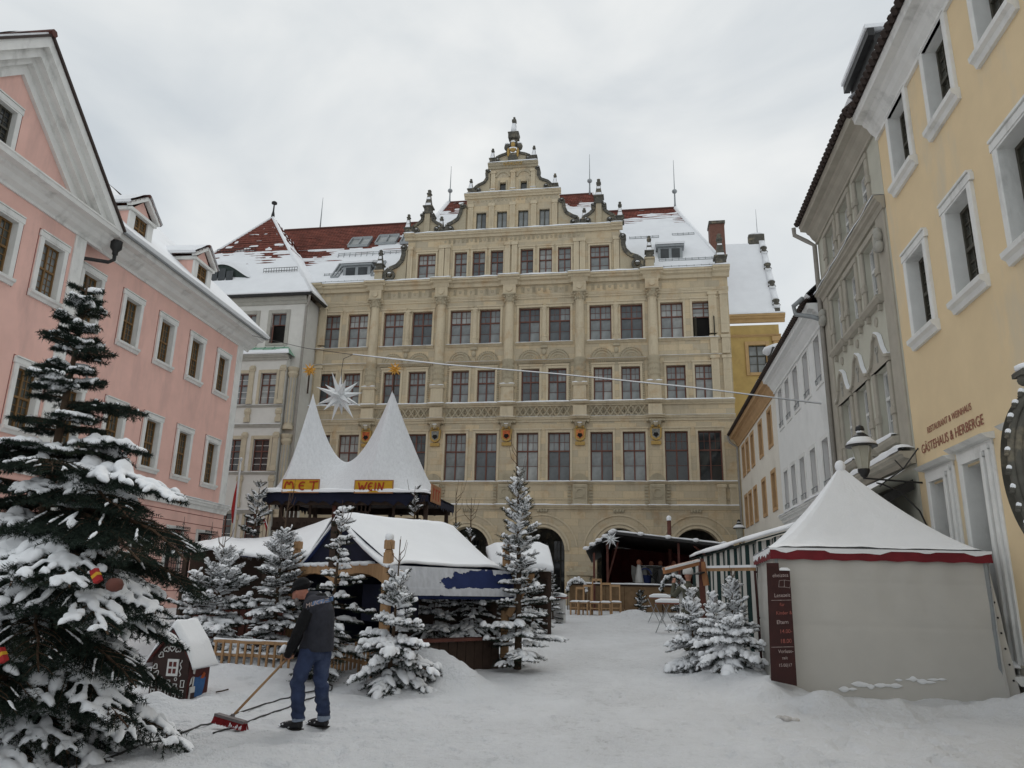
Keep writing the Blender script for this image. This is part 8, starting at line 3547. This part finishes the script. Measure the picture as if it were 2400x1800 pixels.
# hands closed round the broom handle, five fingers each
hb0, hb1 = J(692, 1524, .04), G(503, 1548) - mo
hdir = (hb1 - hb0).normalized()
for w, h in ((wrL, haL), (wrR, haR)):
 t = (h - hb0).dot(hdir)
 c = hb0 + hdir * t
 q.tube([w, w.lerp(c, .6), c + Vector((0, 0, .012))], [.042, .04, .034], 10, .8)
 side = hdir.cross(Vector((0, 0, 1))).normalized()
 upn = side.cross(hdir)
 for i in range(4):
  o_ = c + hdir * (-.035 + .023 * i)
  rr = .027 + .002 * (1 - abs(i - 1.5))
  pts = [o_ + (side * math.cos(a) + upn * math.sin(a)) * rr for a in (R(60), R(10), R(-50), R(-110), R(-160 + 8 * i))]
  q.tube(pts, [.0105, .0105, .0098, .009, .0075], 7)
 pts = [c - hdir * .04 + upn * .03, c - hdir * .05 - side * .028 + upn * .008, c - hdir * .03 - side * .03 - upn * .012]
 q.tube(pts, [.013, .012, .0095], 7)
me = remesh(q.mesh('body', (1, 0)), .0085, 3, 'body')
co_ = np.zeros(len(me.vertices) * 3)
me.vertices.foreach_get('co', co_)
co_ = co_.reshape(-1, 3)
no_ = np.zeros(len(me.vertices) * 3)
me.vertices.foreach_get('normal', no_)
no_ = no_.reshape(-1, 3)
wt = np.where(co_[:, 2] < pel.z + .05, 1.0, .55) * (np.linalg.norm(co_ - np.array(hed), axis=1) > .2) * (np.minimum(np.linalg.norm(co_ - np.array(haL), axis=1), np.linalg.norm(co_ - np.array(haR), axis=1)) > .09)
fold = fbm(co_[:, 0] * 6 + co_[:, 2] * 5, co_[:, 2] * 13 - co_[:, 1] * 7, 3, 21) * .03 + .007 * np.sin(co_[:, 2] * 46 + co_[:, 0] * 25) * np.exp(-((co_[:, 2] - kneL.z) / .12) ** 2) + .008 * np.sin(co_[:, 2] * 60 + co_[:, 0] * 18) * np.exp(-((co_[:, 2] - ankL.z - .1) / .1) ** 2)
co_ = co_ + no_ * (fold * wt)[:, None]
me.vertices.foreach_set('co', co_.ravel())
me.update()
bo_ = link('body', me, M['jeans'], MAN, True)
for m_ in ('blackwool', 'facial', 'jeanscuff'):
 me.materials.append(M[m_])


def seg_d(p, a, b):
 t = max(0, min(1, (p - a).dot(b - a) / (b - a).length_squared))
 return (p - a - (b - a) * t).length


for p in me.polygons:
 c = p.center
 if (c - hed).length < .19 and c.z > nck.z - .03 and (c - nck).length > .055:
  p.material_index = 2
 elif min((c - haL).length, (c - haR).length) < .085 and c.z < wrL.z + .005:
  p.material_index = 2
 elif c.z > pel.z + .02 or min(seg_d(c, elL, wrL), seg_d(c, elR, wrR)) < .09:
  p.material_index = 1
 elif c.z < ankL.z + .035:
  p.material_index = 3
# vest
q = MB()
q.tube([pel + Vector((.0, 0, -.07)), pel + Vector((0, 0, .05)), wst, chs, upb.lerp(chs, .2)], [.185, .19, .19, .205, .15], 18, 1.0, True)
q.ell(upb.lerp(chs, .4), (.165, .245, .145), 16, 9)
q.tube([upb, nck + Vector((.02, 0, -.01))], [.12, .095], 14)
for a, b in ((shL, elL), (shR, elR)):
 q.ell(a, (.1, .09, .105), 12, 8)
q.ell(pel + Vector((-.1, -.06, -.03)), (.12, .12, .14), 12, 8)
vm = remesh(q.mesh('vest', (1, 0)), .012, 5, 'vest')
# cloth creases
nv = np.zeros(len(vm.vertices) * 3)
vm.vertices.foreach_get('co', nv)
nv = nv.reshape(-1, 3)
nn_ = np.zeros(len(vm.vertices) * 3)
vm.vertices.foreach_get('normal', nn_)
nn_ = nn_.reshape(-1, 3)
nv = nv + nn_ * (.03 * fbm(nv[:, 0] * 5 + nv[:, 1] * 4, nv[:, 2] * 9 + nv[:, 0] * 4, 3, 3))[:, None]
vm.vertices.foreach_set('co', nv.ravel())
vm.update()
link('vest', vm, M['vest'], MAN, True)
# printed lettering across the shoulders
bv = BVHTree.FromPolygons([Vector(v) for v in nv], [tuple(p.vertices) for p in vm.polygons])
M['printblue'] = mat('pale_blue_print', (.12, .18, .3), .8, .3, 20)
M['printwhite'] = mat('orange_white_print', (.42, .33, .3), .8, .2, 20)


def project(me_, off):
 for v in me_.vertices:
  hit = bv.ray_cast(v.co + Vector((0, -1.0, 0)), Vector((0, 1, 0)))
  if hit[0] is not None:
   v.co = hit[0] + Vector((0, -off, 0))
 return me_


pa, pb = J(737, 1421), J(779, 1405)
n = 24
q = MB()
V_, F_ = grid_surface(lambda u, v: (pa.x + (pb.x - pa.x) * (u * .75 + .3), 0, pa.z + (pb.z - pa.z) * (u * .75 + .3) - .018 + .055 * v), n, 6)
q.add(V_, F_)
link('vest_print', project(q.mesh('vest_print', (1, 0)), .004), M['printblue'], MAN, True)
cu = bpy.data.curves.new('lt', 'FONT')
cu.body = 'MUGES'
cu.size = .075
cu.shear = .25
tmp = bpy.data.objects.new('lt', cu)
COL.objects.link(tmp)
lm = bpy.data.meshes.new_from_object(tmp.evaluated_get(bpy.context.evaluated_depsgraph_get()))
bpy.data.objects.remove(tmp)
an = math.atan2(pb.z - pa.z, pb.x - pa.x)
for v in lm.vertices:
 x, z = v.co.x, v.co.y
 v.co = Vector((pa.x + x * math.cos(an) - z * math.sin(an), 0, pa.z - .02 + x * math.sin(an) + z * math.cos(an)))
link('vest_lettering', project(lm, .007), M['printwhite'], MAN)
# cap, beard, eyes, shoes
q = MB()
rt = Matrix((lf, fd, upv)).transposed()
q.ell(hed + upv * .075 - fd * .03, (.106, .122, .095), 18, 10, rt)
q.tube([hed + upv * .05 - fd * .02 + (lf * math.cos(a) * .105 + fd * math.sin(a) * .118) for a in [2 * PI * i / 20 for i in range(21)]], .022, 8)
cap_m = remesh(q.mesh('cap', (1, 0)), .009, 2, 'cap')
link('knit_cap', cap_m, M['blackwool'], MAN, True)
q = MB()
q.ell(hed + fd * .062 - upv * .105, (.05, .05, .04), 12, 8)
q.ell(hed + fd * .035 - upv * .085 + lf * .06, (.026, .03, .035), 10, 6).ell(hed + fd * .035 - upv * .085 - lf * .06, (.026, .03, .035), 10, 6)
q.ell(hed + fd * .1 - upv * .062, (.03, .02, .012), 10, 6)
link('beard', remesh(q.mesh('beard', (1, 0)), .008, 2, 'beard'), M['beard'], MAN, True)
for s in (-1, 1):
 q = MB()
 q.ell(hed + fd * .092 + lf * s * .034 + upv * .005, (.011, .011, .011), 8, 6)
 q.build('eye', M['dark'], MAN, True)
for an_, ft, dirv in ((ankL, fa, Vector((-.98, .1, 0))), (ankR, fb_, Vector((-.95, .2, 0)))):
 q = MB()
 base = Vector((an_.x, an_.y, ft.z))
 hl = base - dirv * .04
 q.tube([hl + Vector((0, 0, .05)), base + dirv * .06 + Vector((0, 0, .055)), base + dirv * .16 + Vector((0, 0, .045)), base + dirv * .23 + Vector((0, 0, .035))], [.055, .06, .054, .035], 12, .85)
 q.ell(base + Vector((0, 0, .08)), (.06, .055, .06), 10, 6)
 sm = remesh(q.mesh('shoe', (1, 0)), .009, 2, 'shoe')
 sh = link('shoe', sm, M['shoe'], MAN, True)
 q = MB()
 q.tube([hl - dirv * .02 + Vector((0, 0, .008)), base + dirv * .1 + Vector((0, 0, .008)), base + dirv * .245 + Vector((0, 0, .012))], [.05, .058, .035], 12, .22)
 q.build('sole', M['dark'], sh, True)
 q = MB()
 for k in range(4):
  q.ell(base + dirv * (.08 + .05 * k) + Vector((0, random.uniform(-.03, .0), .085 - .014 * k)), (.028, .03, .012), 8, 4)
 q.build('snow', M['snow'], sh, True)

# broom: wooden handle, grey back, red bristles
BRM = thing('push_broom', 'push broom with wooden handle and red bristles held by the sweeping man', 'broom', G(500, 1575))
bo2 = Vector(BRM.location)
M['bristle'] = mat('red_bristles', (.22, .012, .016), .7, .35, 40)
M['broomback'] = mat('grey_broom_back', (.17, .15, .15), .6, .15, 10)
h0, h1 = hb0 + mo - bo2, AT(503, 1546, bo2.y + .02) - bo2
q = MB()
q.tube([h0, h0.lerp(h1, .5), h1], .0145, 10)
q.build('handle', M['wood'], BRM, True)
e0, e1 = AT(468, 1543, bo2.y + .03) - bo2, AT(530, 1561, bo2.y - .1) - bo2
bx_ = (e1 - e0).normalized()
q = MB()
q.bar(e0, e1, .075, .03)
q.lathe([(.026, 0), (.022, .06)], h1.x, h1.y, h1.z - .04, 10)
q.build('head', M['broomback'], BRM)
V, F = [], []
rng = np.random.default_rng(3)
dn = Vector((-.12, 0, -1)).normalized()
for i in range(900):
 t, s = rng.random(), rng.random() - .5
 c = e0.lerp(e1, t) + Vector((-bx_.y, bx_.x, 0)) * s * .07
 d = dn * .085 + Vector((rng.normal(0, .008) + (t - .5) * .03, rng.normal(0, .008) + s * .03, 0))
 k = len(V)
 V += [c + Vector((-.0025, 0, 0)), c + Vector((.0025, 0, 0)), c + d + Vector((.003, 0, 0)), c + d + Vector((-.003, 0, 0))]
 F.append((k, k + 1, k + 2, k + 3))
br = link('bristles', np_mesh('bristles', [tuple(v) for v in V], F), M['bristle'], BRM)
br['kind'] = 'stuff'
q = MB()
for i in range(14):
 c = e0.lerp(e1, .45 + .5 * rng.random()) + Vector((0, -.045, -.05 - .03 * rng.random()))
 q.ell(c, (.008, .006, .02), 6, 4)
sn_ = q.build('snow', M['snow'], BRM, True)
sn_['kind'] = 'stuff'

# ---------------------------------------------------------------- gingerbread play house
gp = G(398, 1512)
GBH = thing('gingerbread_house', 'small brown gingerbread play house with white icing and thick snow on its roof', 'play house', gp, R(2))
M['ginger'] = mat('dark_brown_painted_board', (.03, .014, .011), .6, .3, 5)
M['gingerred'] = mat('dark_red_painted_board', (.085, .018, .015), .6, .3, 4)
M['icing'] = mat('white_icing_paint', (.62, .62, .6), .7, .06, 10)
M['paintblue'] = mat('blue_paint', (.03, .11, .28), .6, .2, 8)
M['paintorange'] = mat('orange_paint', (.4, .08, .02), .6, .2, 8)
fw_ = .56
hs = AT(392, 1420, gp.y).z - gp.z
ha = AT(366, 1368, gp.y).z - gp.z + .03
sd_ = .62
q = MB()
q.prism([(-fw_, -.1), (0, -.1), (0, hs), (-fw_ / 2, ha), (-fw_, hs)], 0, .03)
fr0 = q.build('front_wall', M['ginger'], GBH)
q = MB()
q.quad((0, .03, -.1), (0, sd_, -.1), (0, sd_, hs), (0, .03, hs))
rsd = q.build('side_wall', M['gingerred'], GBH)
q = MB()
q.quad((-fw_, sd_, -.1), (-fw_, .03, -.1), (-fw_, .03, hs), (-fw_, sd_, hs)).add([(0, sd_, -.1), (-fw_, sd_, -.1), (-fw_, sd_, hs), (-fw_ / 2, sd_, ha), (0, sd_, hs)], [(0, 1, 2, 3, 4)])
q.build('back_wall', M['gingerred'], GBH)
for s in (0, 1):
 q = MB()
 xe = -fw_ / 2 + (fw_ / 2 + .07) * (1 if s else -1)
 k_ = (ha - hs) / (fw_ / 2)
 ze = hs - .07 * k_
 P4 = [(xe, -.05, ze), (xe, sd_ + .05, ze), (-fw_ / 2, sd_ + .05, ha), (-fw_ / 2, -.05, ha)]
 q.add(P4 + [(a, b, c + .025) for a, b, c in P4], [(3, 2, 1, 0), (4, 5, 6, 7), (0, 1, 5, 4), (1, 2, 6, 5), (2, 3, 7, 6), (3, 0, 4, 7)])
 q.build('roof_panel', M['gingerred'], GBH)
 for i in range(9):
  q = MB()
  y = -.02 + i * (sd_ + .04) / 9
  q.box(min(xe, xe + .012), max(xe, xe + .012), y, y + .06, ze - .05, ze + .02)
  if s:
   q.build('shingle_edge', M['gingerred'], GBH)


def gsnow(u, v):
 x = -fw_ / 2 + (fw_ / 2 + .1) * (2 * u - 1)
 k_ = (ha - hs) / (fw_ / 2)
 z = ha - abs(x + fw_ / 2) * k_ + .03
 y = -.06 + (sd_ + .12) * v
 ed = min(1, 6 * u, 6 * (1 - u)) ** .6 * min(1, 7 * v + .25, 7 * (1 - v)) ** .6
 return (x, y, z + .15 * ed * (1 + .35 * float(fbm(np.array([u * 3]), np.array([v * 4]), 2, 8)[0])) - .03 * (1 - ed) + .0)


canopy(GBH, 'roof_snow', gsnow, 40, 24, 'snow', .03)
WX, WZ, ww_, wh_ = -fw_ * .42, hs * .55, .17, .23
q = MB()
q.box(WX - ww_ / 2, WX + ww_ / 2, -.016, 0, WZ, WZ + wh_)
wf = q.build('painted_window', M['icing'], GBH)
for i in range(2):
 for j in range(2):
  q = MB()
  x, z = WX - ww_ / 2 + .028 + i * .066, WZ + .035 + j * .092
  q.box(x, x + .046, -.02, -.016, z, z + .066)
  q.build('pane', M['gingerred'], wf)


def icing(pts, w=.009, close=True):
 q = MB()
 m_ = len(pts)
 for i in range(m_ if close else m_ - 1):
  a, b = pts[i], pts[(i + 1) % m_]
  q.bar((a[0], -.006, a[1]), (b[0], -.006, b[1]), .012, w)
 return q


def heart(cx, cz, r, rot):
 out = []
 for i in range(20):
  t = 2 * PI * i / 20
  x = r * .062 * 16 * math.sin(t) ** 3
  z = r * .062 * (13 * math.cos(t) - 5 * math.cos(2 * t) - 2 * math.cos(3 * t) - math.cos(4 * t))
  out.append((cx + x * math.cos(rot) - z * math.sin(rot), cz + x * math.sin(rot) + z * math.cos(rot)))
 return out


ap_x = -fw_ / 2
for cx, cz, r_, rot in ((ap_x, ha - .13, .045, PI), (ap_x - .085, ha - .25, .042, PI - .1), (ap_x - .0, ha - .235, .042, 0), (ap_x + .095, ha - .25, .042, PI + .1), (ap_x - .155, ha - .33, .042, 1.0), (-fw_ + .055, WZ + .12, .038, .9), (-fw_ + .085, WZ + .03, .04, .6)):
 o_ = icing(heart(cx, cz, r_, rot)).build('icing_heart', M['icing'], GBH)
for r_ in range(2):
 for i in range(5):
  cx, cz = -fw_ + .06 + i * (fw_ - .12) / 4, WZ - .10 - r_ * .13 - (.05 if i % 2 else 0)
  icing([(cx - .026, cz - .045), (cx + .026, cz - .045), (cx + .022, cz), (cx + .028, cz + .045), (cx - .028, cz + .045), (cx - .022, cz)], .008).build('icing_block', M['icing'], GBH)
for i in range(2):
 cx = -fw_ + .06 + (2 * i + 1) * (fw_ - .12) / 4
 icing([(cx + .018 * math.cos(a), WZ - .04 + .022 * math.sin(a)) for a in [2 * PI * k / 10 for k in range(10)]], .007).build('icing_ring', M['icing'], GBH)
cx = WX + ww_ / 2 + .035
icing([(cx + .014 * math.sin(k * 1.5), WZ + .0 + k * .022) for k in range(11)], .008, False).build('icing_curl', M['icing'], GBH)
# painted shapes on the side wall: a blue field with dabs of orange and white
def dab(name, m_, pts, off):
 q = MB()
 q.add([(.0 + off, y, z * .68) for y, z in pts], [tuple(range(len(pts)))])
 q.build(name, M[m_], rsd)


dab('painted_field', 'paintblue', [(.18, 0), (.46, .02), (.5, .18), (.52, .36), (.42, .44), (.3, .4), (.2, .42), (.17, .2)], .006)
dab('painted_dab', 'paintorange', [(.36, .37), (.46, .36), (.5, .45), (.44, .5), (.4, .44)], .009)
dab('painted_dab', 'paintorange', [(.12, .62), (.22, .6), (.24, .7), (.16, .75), (.1, .7)], .009)
dab('painted_dab', 'icing', [(.13, .5), (.18, .48), (.2, .58), (.16, .64), (.12, .6)], .012)
dab('painted_dab', 'icing', [(.06, .26), (.12, .3), (.13, .44), (.09, .4)], .012)
dab('painted_dab', 'icing', [(.14, .24), (.18, .24), (.185, .42), (.15, .44)], .013)
dab('painted_dab', 'ginger', [(.06, .08), (.16, .06), (.2, .24), (.12, .3), (.05, .2)], .010)
q = MB()
q.box(.005, .03, .08, .2, -.02, .16)
q.build('painted_panel', M['icing'], rsd)
q = MB()
q.box(.03, .036, .09, .19, 0, .08)
q.build('painted_panel', M['ginger'], rsd)

# ---------------------------------------------------------------- wooden rails
def rail(label, pa, pb, h, n):
 c = (pa + pb) / 2
 base = Vector((c.x, c.y, gz(c.x, c.y)))
 o = thing('wooden_rail', label, 'railing', base, 0, 'low wooden rails round the stall')
 a, b = pa - base, pb - base
 for f in (1.0, .48):
  q = MB()
  z0, z1 = gz(pa.x, pa.y) - base.z + h * f, gz(pb.x, pb.y) - base.z + h * f
  q.bar((a.x, a.y, z0), (b.x, b.y, z1), .035, .06)
  r_ = q.build('rail_bar', M['wood'], o)
  m_ = 14
  q = MB()
  pts = [lerp((a.x, a.y, z0 + .035), (b.x, b.y, z1 + .035), i / m_) for i in range(m_ + 1)]
  q.tube(pts, [.022 * random.uniform(.5, 1.4) for _ in pts], 6)
  q.build('snow', M['snow'], r_, True)
 for i in range(n):
  p = lerp(a, b, (i + .5) / n)
  z = gz(p.x + base.x, p.y + base.y) - base.z
  q = MB()
  q.bbox(p.x - .02, p.x + .02, p.y - .055, p.y - .02, z - .1, z + h * .985, .004)
  q.build('baluster', M['wood'], o)
 return o


r1, r2 = G(455, 1441), G(632, 1446)
rail('low wooden rail with snowy bars between the play house and the sweeping man', r1, r2, .44, 11)
r3, r4 = G(700, 1440), G(806, 1490)
rail('low wooden rail running from behind the man towards the snow heap', r3, r4, .44, 13)

# cables on the snow
def cable(label, pts, r_=.011):
 P = []
 for i in range(len(pts) - 1):
  for k in range(6):
   t = k / 6
   P.append((pts[i][0] * (1 - t) + pts[i + 1][0] * t, pts[i][1] * (1 - t) + pts[i + 1][1] * t))
 P.append(pts[-1])
 W = [G(*p) for p in P]
 q = MB()
 zz = [max(float(ground_z(np.array([w.x + e]), np.array([w.y]))[0]) for e in (-.03, 0, .03)) for w in W]
 zz = [max(zz[max(i - 1, 0):i + 2]) for i in range(len(zz))]
 q.tube([(w.x, w.y, z + .006) for w, z in zip(W, zz)], r_, 6)
 o = q.build('cable', M['iron'], None, True, k=(1, 0))
 tag(o, label, 'cable', 'black cables on the snow')


cable('black cable running from the broom towards the lower left corner', [(177, 1657), (260, 1630), (361, 1598), (448, 1567), (520, 1542), (623, 1509), (680, 1492)])
cable('black cable under the broom leading to the loop behind the man', [(460, 1590), (534, 1562), (623, 1529), (700, 1502), (716, 1492), (718, 1480), (706, 1472), (690, 1476)])
st = thing('twig', 'short dark stick lying in the snow beside the play house', 'stick', G(477, 1497))
q = MB()
q.tube([(-.08, 0, .01), (0, .02, .025), (.09, .05, .05)], .012, 6)
q.build('stick', M['bark'], st)
q = MB()
for k in range(7):
 q.ell((random.uniform(-.12, .12), random.uniform(-.06, .06), .01 + .01 * random.random()), (.06, .045, .035), 8, 5)
cl = thing('snow_clod', 'dirty snow clod lying on the path in front of the tent', 'snow clod', G(1706, 1556))
M['dirtysnow'] = mat('dirty_snow', (.5, .48, .46), .9, .25, 14)
q.build('clod', M['dirtysnow'], cl, True)

# ornaments on the large spruce
def ornament(label, dx, dy, Y, kind):
 c = AT(dx, dy, Y)
 o = thing('tree_ornament', label, 'ornament', c, 0, 'ornaments on the large spruce')
 if kind == 0:
  q = MB()
  q.bar((-.03, 0, .045), (.03, 0, -.05), .05, .055)
  q.build('parcel', M['flagred'], o)
  q = MB()
  q.bar((-.009, 0, .01), (.009, 0, -.011), .053, .058)
  q.build('ribbon', M['signyellow'], o)
 else:
  q = MB()
  q.lathe([(.02, 0), (.06, .02), (.07, .06), (.05, .1), (.02, .11)], 0, 0, -.06, 12)
  q.build('bauble', M['redwood'], o, True)
  q = MB()
  q.lathe([(.02, 0), (.02, .03)], 0, 0, .09, 6)
  q.build('cap', M['iron'], o)


ornament('red and yellow parcel hanging in the large spruce', 208, 1243, 5.75, 0)
ornament('rust-brown bauble beside the parcel in the large spruce', 248, 1262, 5.8, 1)
ornament('red parcel at the left edge of the picture in the large spruce', 4, 1415, 5.6, 0)
